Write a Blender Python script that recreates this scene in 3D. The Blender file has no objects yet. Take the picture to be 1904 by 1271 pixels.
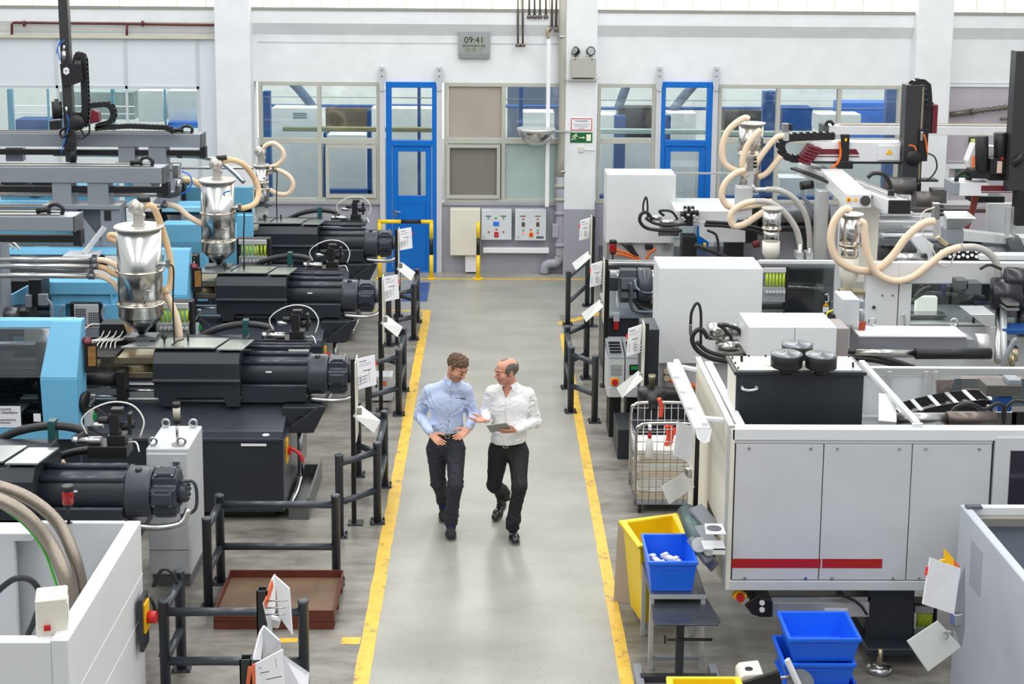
import bpy, bmesh, math, random
from mathutils import Vector, Matrix, Euler
import numpy as np
random.seed(7)
S = bpy.context.scene
COL = S.collection
# ------------------------------------------------------------------ camera geometry (metres)
FPX=2700.; PCX=952.; PCY=307.; CAMH=5.7
TH=math.atan(410/FPX); YAW=math.atan(40*math.cos(TH)/FPX); ROLL=.008
fw=Vector((math.sin(YAW)*math.cos(TH),math.cos(YAW)*math.cos(TH),-math.sin(TH)))
_rt=Vector((math.cos(YAW),-math.sin(YAW),0)); _up=_rt.cross(fw)
rt=_rt*math.cos(ROLL)+_up*math.sin(ROLL); up=_up*math.cos(ROLL)-_rt*math.sin(ROLL)
def _ray(px,py): return fw+rt*((px-PCX)/FPX)-up*((py-PCY)/FPX)
def P(px,py,Y):
    r=_ray(px,py); k=Y/r.y; return Vector((r.x*k,Y,CAMH+r.z*k))
def G(px,py,z=0.):
    r=_ray(px,py); k=(z-CAMH)/r.z; return Vector((r.x*k,r.y*k,z))
cam=bpy.data.cameras.new('camera'); camo=bpy.data.objects.new('camera',cam); COL.objects.link(camo)
cam.sensor_width=36; cam.lens=FPX/1904*36; cam.clip_end=300
cam.shift_y=(PCY-635.5)/1904; cam.shift_x=0
M=Matrix((rt,up,-fw)).transposed().to_4x4(); M.translation=Vector((0,0,CAMH)); camo.matrix_world=M
S.camera=camo
S.view_settings.view_transform='Standard'; S.view_settings.look='None'; S.view_settings.gamma=1; S.view_settings.use_curve_mapping=False
# ------------------------------------------------------------------ materials
def lin(c):
    return tuple(((v/255)/12.92 if v/255<=.04045 else ((v/255+.055)/1.055)**2.4) for v in c)
MATS={}
def mat(name,c,rough=.5,metal=0.,noise=.04,nscale=3.,bump=0.,bscale=40.,emit=0.,coat=0.):
    if name in MATS: return MATS[name]
    m=bpy.data.materials.new(name); m.use_nodes=True; nt=m.node_tree; b=nt.nodes['Principled BSDF']
    col=lin(c); b.inputs['Roughness'].default_value=rough; b.inputs['Metallic'].default_value=metal
    b.inputs['Coat Weight'].default_value=coat
    tc=nt.nodes.new('ShaderNodeTexCoord')
    if noise>0:
        n=nt.nodes.new('ShaderNodeTexNoise'); n.inputs['Scale'].default_value=nscale; n.inputs['Detail'].default_value=4
        nt.links.new(tc.outputs['Object'],n.inputs['Vector'])
        r=nt.nodes.new('ShaderNodeMapRange'); r.inputs['From Min'].default_value=.3; r.inputs['From Max'].default_value=.7
        nt.links.new(n.outputs['Fac'],r.inputs['Value'])
        mx=nt.nodes.new('ShaderNodeMix'); mx.data_type='RGBA'
        mx.inputs['A'].default_value=(*[v*(1-noise) for v in col],1); mx.inputs['B'].default_value=(*[min(1,v*(1+noise)) for v in col],1)
        nt.links.new(r.outputs['Result'],mx.inputs['Factor']); nt.links.new(mx.outputs['Result'],b.inputs['Base Color'])
    else: b.inputs['Base Color'].default_value=(*col,1)
    if bump>0:
        n2=nt.nodes.new('ShaderNodeTexNoise'); n2.inputs['Scale'].default_value=bscale; n2.inputs['Detail'].default_value=3
        nt.links.new(tc.outputs['Object'],n2.inputs['Vector'])
        bp=nt.nodes.new('ShaderNodeBump'); bp.inputs['Strength'].default_value=bump; bp.inputs['Distance'].default_value=.01
        nt.links.new(n2.outputs['Fac'],bp.inputs['Height']); nt.links.new(bp.outputs['Normal'],b.inputs['Normal'])
    if emit>0:
        b.inputs['Emission Color'].default_value=(*col,1); b.inputs['Emission Strength'].default_value=emit
    MATS[name]=m; return m
def glassmat(name,c,alpha,rough=.05):
    m=bpy.data.materials.new(name); m.use_nodes=True; nt=m.node_tree; nt.nodes.remove(nt.nodes['Principled BSDF'])
    out=nt.nodes['Material Output']; t=nt.nodes.new('ShaderNodeBsdfTransparent'); t.inputs[0].default_value=(*lin(c),1)
    g=nt.nodes.new('ShaderNodeBsdfGlossy'); g.inputs['Roughness'].default_value=rough; g.inputs['Color'].default_value=(.9,.9,.9,1)
    lw=nt.nodes.new('ShaderNodeFresnel'); lw.inputs[0].default_value=1.45
    mm=nt.nodes.new('ShaderNodeMath'); mm.operation='ADD'; mm.inputs[1].default_value=alpha; mm.use_clamp=True
    nt.links.new(lw.outputs[0],mm.inputs[0])
    mx=nt.nodes.new('ShaderNodeMixShader'); nt.links.new(mm.outputs[0],mx.inputs[0]); nt.links.new(t.outputs[0],mx.inputs[1]); nt.links.new(g.outputs[0],mx.inputs[2])
    nt.links.new(mx.outputs[0],out.inputs['Surface']); MATS[name]=m; return m
WHITE=mat('wall_paint_white',(232,234,236),.6,bump=.05)
WHITE2=mat('machine_white',(222,224,226),.4,noise=.02)
LGREY=mat('machine_light_grey',(200,202,205),.42,noise=.03)
CREAM=mat('machine_cream',(226,222,208),.45)
LILAC=mat('wall_paint_lilac_grey',(163,163,174),.5)
LILAC2=mat('wall_panel_mauve',(184,176,184),.6)
BLACK=mat('black_plastic',(26,26,28),.45)
ANTH=mat('anthracite_paint',(43,47,54),.38,noise=.05)
ANTH2=mat('anthracite_satin',(54,59,68),.32,noise=.05)
FENCEM=mat('fence_anthracite_gloss',(58,64,72),.28,noise=.08,nscale=8)
BLUE=mat('machine_sky_blue',(112,184,220),.4,noise=.03)
BLUEP=mat('pale_sky_blue',(150,208,234),.4,noise=.03)
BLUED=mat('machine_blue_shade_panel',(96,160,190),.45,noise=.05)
DOORB=mat('door_gloss_blue',(0,108,200),.35,noise=.02)
CRATEB=mat('crate_plastic_blue',(28,106,236),.35,noise=.03)
NAVY=mat('deep_blue_frame',(30,82,150),.4)
YEL=mat('safety_yellow',(245,205,20),.4,noise=.06)
YELB=mat('bin_yellow',(240,205,20),.4,noise=.03)
STEEL=mat('brushed_steel',(190,190,190),.28,1.,noise=.06,nscale=12)
CHROME=mat('polished_stainless',(208,208,206),.22,1.,noise=.02)
DSTEEL=mat('dark_cast_steel',(120,122,126),.4,.85,noise=.15,nscale=14)
GOLD=mat('warm_bare_steel',(190,178,150),.35,.9,noise=.1)
ALU=mat('aluminium_profile',(205,207,208),.35,.5)
PGREY=mat('powder_grey',(138,144,152),.42,noise=.05)
BEIGEF=mat('window_frame_beige_grey',(186,186,176),.5)
HOSE=mat('beige_hose_rubber',(222,190,148),.5,noise=.06,nscale=10)
HOSE2=mat('pale_cream_hose',(234,210,182),.45,noise=.04)
BHOSE=mat('black_rubber_hose',(36,36,38),.4)
ORANGE=mat('orange_cable',(235,110,40),.45)
RED=mat('signal_red',(190,28,30),.4)
REDL=mat('red_lamp_lens',(150,14,20),.15,coat=.5)
BURG=mat('burgundy_plastic',(110,28,42),.4)
GREEN=mat('green_plastic',(30,150,70),.4)
PAPER=mat('paper_white',(236,236,240),.55,noise=.01)
RUST=mat('oxide_brown_paint',(98,46,34),.5,noise=.18,nscale=6)
RUSTIN=mat('worn_tray_floor',(104,82,62),.55,noise=.35,nscale=2.5)
CABLEW=mat('white_cable',(225,222,215),.5)
CABLEB=mat('blue_tube',(50,120,220),.4)
FROST=mat('frosted_pane',(170,160,150),.5,noise=.12,nscale=.9)
GREYPANE=mat('grey_blind_pane',(128,122,116),.5,noise=.03)
SCREEN=mat('dark_screen',(30,32,36),.15)
LCD=mat('lcd_grey_green',(160,164,150),.3,noise=0)
INK=mat('printed_ink_grey',(90,92,100),.6,noise=0)
INKD=mat('printed_ink_black',(30,30,32),.6,noise=0)
WARNY=mat('warning_yellow',(250,190,10),.4,noise=0)
EXITG=mat('exit_sign_green',(20,95,50),.4,noise=0)
EXITW=mat('exit_sign_white',(240,245,215),.4,noise=0)
GLASS=glassmat('window_glass',(240,246,246),.06)
TINT=glassmat('tinted_guard_pane',(178,188,192),.03)
CLEAR=glassmat('clear_guard_pane',(205,212,212),.05)
def gridmat(name,base,dot,scale=60.):
    m=mat(name,base,.35,.8,noise=0); nt=m.node_tree; b=nt.nodes['Principled BSDF']
    tc=nt.nodes.new('ShaderNodeTexCoord'); v=nt.nodes.new('ShaderNodeTexVoronoi'); v.inputs['Scale'].default_value=scale; v.inputs['Randomness'].default_value=.0
    nt.links.new(tc.outputs['Object'],v.inputs['Vector']); cr=nt.nodes.new('ShaderNodeValToRGB')
    cr.color_ramp.elements[0].position=.3; cr.color_ramp.elements[0].color=(*lin(dot),1); cr.color_ramp.elements[1].position=.42; cr.color_ramp.elements[1].color=(*lin(base),1)
    nt.links.new(v.outputs['Distance'],cr.inputs[0]); nt.links.new(cr.outputs[0],b.inputs['Base Color']); return m
CHECK=gridmat('checker_plate',(120,122,128),(205,208,212),26)
# ------------------------------------------------------------------ mesh builder
ORG={}
class MB:
    def __init__(s): s.v=[]; s.f=[]; s.m=[]; s.s=[]; s.g=[]
    def add(s,vs,fs,m=0,sm=False):
        s.g.append((len(s.v),len(s.f))); o=len(s.v); s.v+= [tuple(v) for v in vs]
        for f in fs: s.f.append(tuple(i+o for i in f)); s.m.append(m); s.s.append(sm)
        return s
    def box(s,x0,x1,y0,y1,z0,z1,m=0):
        if x0>x1:x0,x1=x1,x0
        if y0>y1:y0,y1=y1,y0
        if z0>z1:z0,z1=z1,z0
        return s.add([(x,y,z) for x in (x0,x1) for y in (y0,y1) for z in (z0,z1)],[(0,1,3,2),(4,6,7,5),(0,4,5,1),(2,3,7,6),(0,2,6,4),(1,5,7,3)],m)
    def obox(s,c,size,rot=(0,0,0),m=0):
        R=Euler(rot).to_matrix(); c=Vector(c); h=[d/2 for d in size]
        vs=[c+R@Vector((x*h[0],y*h[1],z*h[2])) for x in (-1,1) for y in (-1,1) for z in (-1,1)]
        return s.add(vs,[(0,1,3,2),(4,6,7,5),(0,4,5,1),(2,3,7,6),(0,2,6,4),(1,5,7,3)],m)
    def bar(s,a,b,w,h=None,m=0,roll=0.):
        a=Vector(a);b=Vector(b);h=h or w; d=(b-a).normalized(); u=Vector((0,0,1)) if abs(d.z)<.95 else Vector((0,1,0))
        x=d.cross(u).normalized(); y=x.cross(d)
        if roll: x,y=x*math.cos(roll)+y*math.sin(roll), y*math.cos(roll)-x*math.sin(roll)
        vs=[p+x*sx*w/2+y*sy*h/2 for p in (a,b) for sx,sy in ((-1,-1),(1,-1),(1,1),(-1,1))]
        return s.add(vs,[(0,1,2,3),(7,6,5,4),(0,4,5,1),(1,5,6,2),(2,6,7,3),(3,7,4,0)],m)
    def cyl(s,a,b,r,r1=None,n=20,m=0,cap=True):
        a=Vector(a);b=Vector(b); r1=r if r1 is None else r1; d=(b-a).normalized(); u=Vector((0,0,1)) if abs(d.z)<.95 else Vector((0,1,0))
        x=d.cross(u).normalized(); y=x.cross(d)
        vs=[p+(x*math.cos(t)+y*math.sin(t))*q for p,q in((a,r),(b,r1)) for t in [2*math.pi*i/n for i in range(n)]]
        s.add(vs,[(i,(i+1)%n,n+(i+1)%n,n+i) for i in range(n)],m,True)
        if cap:
            o=len(s.v)-2*n; s.f.append(tuple(range(o+n-1,o-1,-1))); s.m.append(m); s.s.append(False)
            s.f.append(tuple(range(o+n,o+2*n))); s.m.append(m); s.s.append(False)
        return s
    def tube(s,pts,r,n=10,sub=5,m=0,closed=False,cap=True,rs=None):
        pts=[Vector(p) for p in pts]
        if sub>1 and len(pts)>2:
            out=[]; N=len(pts); rng=range(N if closed else N-1); ro=[]
            for i in rng:
                p0=pts[(i-1)%N] if closed or i>0 else pts[0]*2-pts[1]; p1=pts[i]; p2=pts[(i+1)%N]
                p3=pts[(i+2)%N] if closed or i<N-2 else pts[-1]*2-pts[-2]
                for k in range(sub):
                    t=k/sub; out.append(.5*((2*p1)+(p2-p0)*t+(2*p0-5*p1+4*p2-p3)*t*t+(3*p1-p0-3*p2+p3)*t**3))
                    if rs: ro.append(rs[i]*(1-t)+rs[(i+1)%N]*t)
            if not closed:
                out.append(pts[-1])
                if rs: ro.append(rs[-1])
            pts=out; rs=ro if rs else None
        N=len(pts); d=[(pts[min(i+1,N-1)]-pts[max(i-1,0)]).normalized() if not closed else (pts[(i+1)%N]-pts[i-1]).normalized() for i in range(N)]
        u=Vector((0,0,1)) if abs(d[0].z)<.9 else Vector((1,0,0)); x=d[0].cross(u).normalized(); vs=[]
        for i in range(N):
            x=(x-d[i]*x.dot(d[i])).normalized(); y=d[i].cross(x); q=rs[i] if rs else r
            vs+=[pts[i]+(x*math.cos(2*math.pi*k/n)+y*math.sin(2*math.pi*k/n))*q for k in range(n)]
        L=N if closed else N-1
        fs=[(i*n+k,i*n+(k+1)%n,((i+1)%N)*n+(k+1)%n,((i+1)%N)*n+k) for i in range(L) for k in range(n)]
        s.add(vs,fs,m,True)
        if cap and not closed:
            o=len(s.v)-N*n; s.f.append(tuple(range(o+n-1,o-1,-1))); s.m.append(m); s.s.append(False)
            s.f.append(tuple(range(o+(N-1)*n,o+N*n))); s.m.append(m); s.s.append(False)
        return s
    def lathe(s,prof,c,axis=(0,0,1),n=28,m=0):
        c=Vector(c); a=Vector(axis).normalized(); u=Vector((0,0,1)) if abs(a.z)<.95 else Vector((1,0,0)); x=a.cross(u).normalized(); y=a.cross(x); vs=[]
        for r,h in prof: vs+=[c+a*h+(x*math.cos(2*math.pi*k/n)+y*math.sin(2*math.pi*k/n))*max(r,1e-4) for k in range(n)]
        N=len(prof)
        fs=[(i*n+k,i*n+(k+1)%n,(i+1)*n+(k+1)%n,(i+1)*n+k) for i in range(N-1) for k in range(n)]
        fs+= [tuple(range(n-1,-1,-1)),tuple(range((N-1)*n,N*n))]
        s.g.append((len(s.v),len(s.f))); o=len(s.v); s.v+=[tuple(v) for v in vs]
        for j,f in enumerate(fs): s.f.append(tuple(i+o for i in f)); s.m.append(m); s.s.append(j<len(fs)-2)
        return s
    def prism(s,poly,ax,a,b,m=0):
        k={'x':lambda p,t:(t,p[0],p[1]),'y':lambda p,t:(p[0],t,p[1]),'z':lambda p,t:(p[0],p[1],t)}[ax]; n=len(poly)
        return s.add([k(p,a) for p in poly]+[k(p,b) for p in poly],[tuple(range(n-1,-1,-1)),tuple(range(n,2*n))]+[(i,(i+1)%n,n+(i+1)%n,n+i) for i in range(n)],m)
    def sheet(s,quad,t,m=0):   # thick quad/polygon
        q=[Vector(p) for p in quad]; nrm=(q[1]-q[0]).cross(q[2]-q[0]).normalized()*t/2; n=len(q)
        return s.add([p-nrm for p in q]+[p+nrm for p in q],[tuple(range(n-1,-1,-1)),tuple(range(n,2*n))]+[(i,(i+1)%n,n+(i+1)%n,n+i) for i in range(n)],m)
    def frame(s,x0,x1,z0,z1,w,y0,y1,m=0,wb=None,wt=None):
        wb=w if wb is None else wb; wt=w if wt is None else wt
        s.box(x0,x0+w,y0,y1,z0,z1,m); s.box(x1-w,x1,y0,y1,z0,z1,m); s.box(x0+w,x1-w,y0,y1,z0,z0+wb,m); s.box(x0+w,x1-w,y0,y1,z1-wt,z1,m); return s
    def ball(s,c,r,n=14,m=0):
        r=(r,r,r) if isinstance(r,(int,float)) else r; c=Vector(c); vs=[]; h=n//2
        for i in range(1,h):
            t=math.pi*i/h; vs+=[c+Vector((r[0]*math.sin(t)*math.cos(2*math.pi*k/n),r[1]*math.sin(t)*math.sin(2*math.pi*k/n),r[2]*math.cos(t))) for k in range(n)]
        L=h-1; vs+= [c+Vector((0,0,r[2])),c-Vector((0,0,r[2]))]; T=L*n
        fs=[(i*n+k,(i+1)*n+k,(i+1)*n+(k+1)%n,i*n+(k+1)%n) for i in range(L-1) for k in range(n)]
        fs+=[(T,k,(k+1)%n) for k in range(n)]+[(T+1,(L-1)*n+(k+1)%n,(L-1)*n+k) for k in range(n)]
        return s.add(vs,fs,m,True)
    def build(s,name,mats,parent=None,bevel=0.,seg=1,label=None,recalc=True):
        me=bpy.data.meshes.new(name); o=Vector((0,0,0))
        if parent is not None: o=ORG.get(parent.name,Vector((0,0,0)))
        me.from_pydata([(x-o.x,y-o.y,z-o.z) for x,y,z in s.v],[],s.f)
        if not isinstance(mats,(list,tuple)): mats=[mats]
        for q in mats: me.materials.append(q)
        me.polygons.foreach_set('material_index',s.m); me.polygons.foreach_set('use_smooth',s.s); me.update()
        if recalc:
            bm=bmesh.new(); bm.from_mesh(me); bmesh.ops.recalc_face_normals(bm,faces=bm.faces); bm.to_mesh(me); bm.free()
        ob=bpy.data.objects.new(name,me); COL.objects.link(ob)
        if parent is not None: ob.parent=parent; ORG[ob.name]=o
        if bevel>0:
            b=ob.modifiers.new('bevel','BEVEL'); b.width=bevel; b.segments=seg; b.limit_method='ANGLE'; b.angle_limit=.6
        if label: ob['label']=label
        return ob
def builds(mb,name,mats,parent=None,bevel=0.,label=None):
    """every primitive of the builder becomes a part of its own"""
    out=[]; G_=mb.g+[(len(mb.v),len(mb.f))]
    for (v0,f0),(v1,f1) in zip(G_[:-1],G_[1:]):
        q=MB(); q.v=mb.v[v0:v1]; q.f=[tuple(i-v0 for i in f) for f in mb.f[f0:f1]]; q.m=mb.m[f0:f1]; q.s=mb.s[f0:f1]
        out.append(q.build(name,mats,parent,bevel,label=label))
    return out
def tag(o,label,cat,group=None):
    o['label']=label; o['category']=cat
    if group: o['group']=group
    return o
def thing(name,label,cat,loc,group=None):
    o=bpy.data.objects.new(name,None); COL.objects.link(o); o.empty_display_size=.1; o.location=loc; ORG[o.name]=Vector(loc)
    return tag(o,label,cat,group)
def one(name,mb,mats,label,cat,group=None,bevel=0.,seg=1):
    """single-mesh thing with its origin at its own base centre"""
    xs=[v[0] for v in mb.v]; ys=[v[1] for v in mb.v]; zs=[v[2] for v in mb.v]
    c=Vector(((min(xs)+max(xs))/2,(min(ys)+max(ys))/2,min(zs)))
    mb.v=[(x-c.x,y-c.y,z-c.z) for x,y,z in mb.v]
    o=mb.build(name,mats,None,bevel,seg); o.location=c; ORG[o.name]=Vector(c)
    return tag(o,label,cat,group)
def struct(name,mb,mats,parent=None,bevel=0.):
    o=mb.build(name,mats,parent,bevel)
    o['kind']='structure'; return o
def dup(root,delta,label=None):
    r=root.copy(); COL.objects.link(r); r.location=root.location+Vector(delta); ORG[r.name]=ORG.get(root.name,Vector())+Vector(delta)
    if label: r['label']=label
    for ch in list(root.children):
        c=ch.copy(); COL.objects.link(c); c.parent=r
        for g in ch.children:
            d=g.copy(); COL.objects.link(d); d.parent=c
    return r
def text(txt,size,loc,parent,m,name='lettering',rot=(math.pi/2,0,0),align='CENTER',ext=.001):
    cu=bpy.data.curves.new(name,'FONT'); cu.body=txt; cu.size=size; cu.align_x=align; cu.align_y='CENTER'; cu.extrude=ext
    t=bpy.data.objects.new('tmp',cu); COL.objects.link(t); bpy.context.view_layer.update()
    me=bpy.data.meshes.new_from_object(t.evaluated_get(bpy.context.evaluated_depsgraph_get())); bpy.data.objects.remove(t)
    me.materials.clear(); me.materials.append(m)
    o=bpy.data.objects.new(name,me); COL.objects.link(o); og=ORG.get(parent.name,Vector()) if parent else Vector()
    o.location=Vector(loc)-og; o.rotation_euler=rot
    if parent: o.parent=parent
    return o
PI=math.pi
LW=.68; LA=380; LB=420; EXPO=0.4
# ------------------------------------------------------------------ light
W=bpy.data.worlds.new('world'); S.world=W; W.use_nodes=True
bg=W.node_tree.nodes['Background']; bg.inputs[0].default_value=(.93,.97,1,1); bg.inputs[1].default_value=LW
def area(name,loc,sx,sy,power,rot=(0,0,0),col=(1,1,1)):
    l=bpy.data.lights.new(name,'AREA'); l.shape='RECTANGLE'; l.size=sx; l.size_y=sy; l.energy=power; l.color=col
    o=bpy.data.objects.new(name,l); COL.objects.link(o); o.location=loc; o.rotation_euler=rot; return o
for i,x in enumerate((-7.5,-2.5,2.5,7.5)):
    area('hall_area_light',(x,13,8.6),.9,22,LA,col=(1,.985,.96))
S.view_settings.exposure=EXPO
# ------------------------------------------------------------------ floor
fm=mat('floor_concrete',(150,148,142),.3,noise=0); nt=fm.node_tree; B=nt.nodes['Principled BSDF']
def N(t,**k):
    n=nt.nodes.new(t)
    for a,b in k.items():
        if hasattr(n,a) and not a[0].isupper(): setattr(n,a,b)
        else: n.inputs[a.replace('_',' ')].default_value=b
    return n
tc=N('ShaderNodeTexCoord'); sx=N('ShaderNodeSeparateXYZ'); nt.links.new(tc.outputs['Object'],sx.inputs[0])
mp=N('ShaderNodeMapping'); mp.inputs['Scale'].default_value=(.6,1.1,1); nt.links.new(tc.outputs['Object'],mp.inputs[0])
n1=N('ShaderNodeTexNoise',Scale=1.6,Detail=6.); nt.links.new(mp.outputs[0],n1.inputs['Vector'])
n2=N('ShaderNodeTexNoise',Scale=2.2,Detail=8.,Roughness=.7); nt.links.new(tc.outputs['Object'],n2.inputs['Vector'])
n3=N('ShaderNodeTexNoise',Scale=55.,Detail=2.); nt.links.new(tc.outputs['Object'],n3.inputs['Vector'])
def ramp(src,a,ca,b,cb):
    r=N('ShaderNodeValToRGB'); r.color_ramp.elements[0].position=a; r.color_ramp.elements[0].color=(*lin(ca),1); r.color_ramp.elements[1].position=b; r.color_ramp.elements[1].color=(*lin(cb),1)
    nt.links.new(src,r.inputs[0]); return r
aisle=ramp(n1.outputs['Fac'],.28,(142,141,133),.74,(166,165,157))
mp2=N('ShaderNodeMapping'); mp2.inputs['Scale'].default_value=(.6,1.7,1); nt.links.new(tc.outputs['Object'],mp2.inputs[0]); nt.links.new(mp2.outputs[0],n2.inputs['Vector'])
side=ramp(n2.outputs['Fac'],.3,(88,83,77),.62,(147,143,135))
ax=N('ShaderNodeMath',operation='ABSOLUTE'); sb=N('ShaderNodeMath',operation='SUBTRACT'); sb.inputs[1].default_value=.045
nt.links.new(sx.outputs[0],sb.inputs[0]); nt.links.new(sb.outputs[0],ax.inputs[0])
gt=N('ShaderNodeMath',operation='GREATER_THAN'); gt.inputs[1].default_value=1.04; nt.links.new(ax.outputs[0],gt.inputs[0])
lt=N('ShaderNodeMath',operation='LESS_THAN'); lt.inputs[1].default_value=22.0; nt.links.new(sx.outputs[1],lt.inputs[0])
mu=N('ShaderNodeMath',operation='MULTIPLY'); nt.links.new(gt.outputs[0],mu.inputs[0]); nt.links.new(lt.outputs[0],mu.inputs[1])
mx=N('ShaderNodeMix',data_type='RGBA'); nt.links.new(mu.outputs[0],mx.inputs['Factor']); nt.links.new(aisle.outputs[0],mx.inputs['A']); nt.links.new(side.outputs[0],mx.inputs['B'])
sp=N('ShaderNodeMapRange'); sp.inputs['From Min'].default_value=.66; sp.inputs['From Max'].default_value=.72; nt.links.new(n3.outputs['Fac'],sp.inputs['Value'])
m2=N('ShaderNodeMix',data_type='RGBA'); nt.links.new(sp.outputs[0],m2.inputs['Factor']); nt.links.new(mx.outputs['Result'],m2.inputs['A']); m2.inputs['B'].default_value=(*lin((95,92,86)),1)
nt.links.new(m2.outputs['Result'],B.inputs['Base Color'])
rr=N('ShaderNodeMapRange'); rr.inputs['To Min'].default_value=.24; rr.inputs['To Max'].default_value=.46; nt.links.new(n2.outputs['Fac'],rr.inputs['Value']); nt.links.new(rr.outputs[0],B.inputs['Roughness'])
struct('floor',MB().box(-14,14,-12,25.05,-.1,0),fm)
# painted lines
ym=mat('floor_paint_yellow',(240,198,50),.4,noise=0); nt=ym.node_tree; B=nt.nodes['Principled BSDF']
tc=N('ShaderNodeTexCoord'); nn=N('ShaderNodeTexNoise',Scale=7.,Detail=8.,Roughness=.75); nt.links.new(tc.outputs['Object'],nn.inputs['Vector'])
r=ramp(nn.outputs['Fac'],  .36,(140,126,92),.45,(222,178,52)); e=r.color_ramp.elements.new(.8); e.color=(*lin((238,202,92)),1); nt.links.new(r.outputs[0],B.inputs['Base Color'])
ymw=ym
def wavy(x0,x1,y0,y1,z,amp,n=90):
    b=MB(); vs=[]
    for i in range(n+1):
        y=y0+(y1-y0)*i/n; a=random.uniform(-amp,amp); c=random.uniform(-amp,amp); vs+=[(x0+a,y,z),(x1+c,y,z)]
    b.add(vs,[(2*i,2*i+1,2*i+3,2*i+2) for i in range(n)]); return b
wl=wavy(-1.052,-.93,6,22.2,.002,.006); o=struct('trim_1',wl,ymw)
wr=wavy(1.035,1.14,6,20.9,.002,.003); struct('trim_2',wr,ym)
struct('trim_3',MB().box(-1.9,2.2,24.42,24.5,.0,.003),ym)
struct('trim_4',MB().box(-1.9,-.93,22.2,22.28,0,.003),ym)
struct('trim_5',MB().sheet([G(1034,600),G(1046,597),G(1120,578),G(1120,584),G(1044,604)],.003),ym)
struct('trim_6',MB().sheet([G(636,1184,.002),G(672,1184,.002),G(668,1197,.002),G(634,1197,.002)],.002).sheet([G(520,1186,.002),G(554,1185,.002),G(552,1193,.002),G(518,1194,.002)],.002),ymw)
struct('trim_7',MB().sheet([G(770,525,.002),G(800,525,.002),G(794,560,.002),G(745,560,.002)],.002),mat('floor_paint_blue',(62,88,140),.4,noise=.1))
# ------------------------------------------------------------------ back wall plane
YW=25.0
def wx(px,py=200): return P(px,py,YW).x
def wz(px,py): return P(px,py,YW).z
ZT=wz(950,18); ZW1=wz(950,154); ZW0=wz(700,376); 
zbeam1=wz(950,40)
xL=wx(480); xC0=wx(1048); xC1=wx(1110); xR=wx(1680); xR2=wx(1752)
# wall pieces (solid around openings)
D1a,D1b=wx(718,300),wx(814,300); D2a,D2b=wx(1224,250),wx(1320,250)
b=MB(); 
b.box(-14,14,YW,YW+.25,ZW1,ZT)            # band over the windows
struct('wall_back',b,WHITE)
struct('trim_62',MB().prism([(YW-.001,ZT-.02),(YW-.12,ZT-.02),(YW-.12,ZT-.25),(YW-.001,ZT-.45)],'x',-14,14),WHITE)
struct('trim_8',MB().box(-14,14,YW-.14,YW-.1,ZT-.03,ZT+.02),mat('ledge_trim_grey',(150,148,140),.5))
struct('trim_9',MB().box(xL,xC0,YW-.004,YW+.01,wz(700,80)-.01,wz(700,80)+.012),mat('seam_grey',(196,198,200),.6))
sill=ZW0
d=MB(); d.box(xL-.3,D1a-.02,YW,YW+.25,0,sill); d.box(D1b+.02,xC1,YW,YW+.25,0,sill); d.box(xC1,D2a-.02,YW,YW+.25,0,sill); d.box(D2b+.02,xR,YW,YW+.25,0,sill)
struct('wall_back_dado',d,LILAC)
struct('trim_10',MB().box(xL,D1a-.06,YW-.05,YW,sill-.03,sill+.0).box(D1b+.1,xC0,YW-.05,YW,sill-.03,sill),LILAC)
# clerestory bright glazing
cl=mat('clerestory_glazing',(255,255,238),.5,noise=0,emit=1.6)
b=MB(); b.box(-14,14,YW+.05,YW+.09,ZT,ZT+1.6); struct('window_1',b,cl)
b=MB(); 
for i in range(-22,23): b.box(i*.49,i*.49+.02,YW+.0,YW+.05,ZT,ZT+1.6)
struct('trim_60',b,mat('glazing_bar',(206,214,190),.5))
# columns
c=MB(); c.box(wx(408,150),wx(472,150),YW-.35,YW+.3,0,7.4); struct('wall_column_left',c,WHITE,bevel=.01)
cx0,cx1=P(1050,250,YW-.2).x,P(1108,250,YW-.2).x
c=MB(); c.box(cx0,cx1,YW-.2,YW+.3,P(1080,390,YW-.2).z,7.4); struct('wall_column_middle',c,WHITE,bevel=.01)
c=MB(); c.box(cx0-.003,cx1+.003,YW-.203,YW+.3,0,P(1080,390,YW-.2).z); struct('trim_61',c,LILAC)
c=MB(); c.box(wx(1694,100),wx(1760,100),YW-.3,YW+.3,0,7.4); struct('wall_column_right',c,WHITE,bevel=.01)
# right wall portion
c=MB(); c.box(wx(1750),14,YW,YW+.2,0,wz(1830,155)); struct('wall_back_right',c,LILAC2)
c=MB(); c.box(wx(1752),14,YW-.03,YW,wz(1830,158)-.03,wz(1830,158)+.02); struct('trim_11',c,WHITE)
struct('wall_front_unseen',MB().box(-14,14,-12.2,-12,0,8.5),mat('unseen_rear_wall',(150,152,156),.6))  # unseen wall added behind the camera to darken what the steel reflects
for i,x in enumerate(range(-12,13,3)): struct('trim_%d'%(40+i),MB().box(x-.25,x+.25,-12,-11.6,0,8.5),WHITE if i%2 else mat('unseen_dark_column',(60,62,68),.6))  # unseen columns added so the polished hoppers reflect vertical stripes
struct('wall_left',MB().box(-14.2,-14,-12,25.3,0,7.4),WHITE); struct('wall_right',MB().box(14,14.2,-12,25.3,0,7.4),WHITE)
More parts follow.
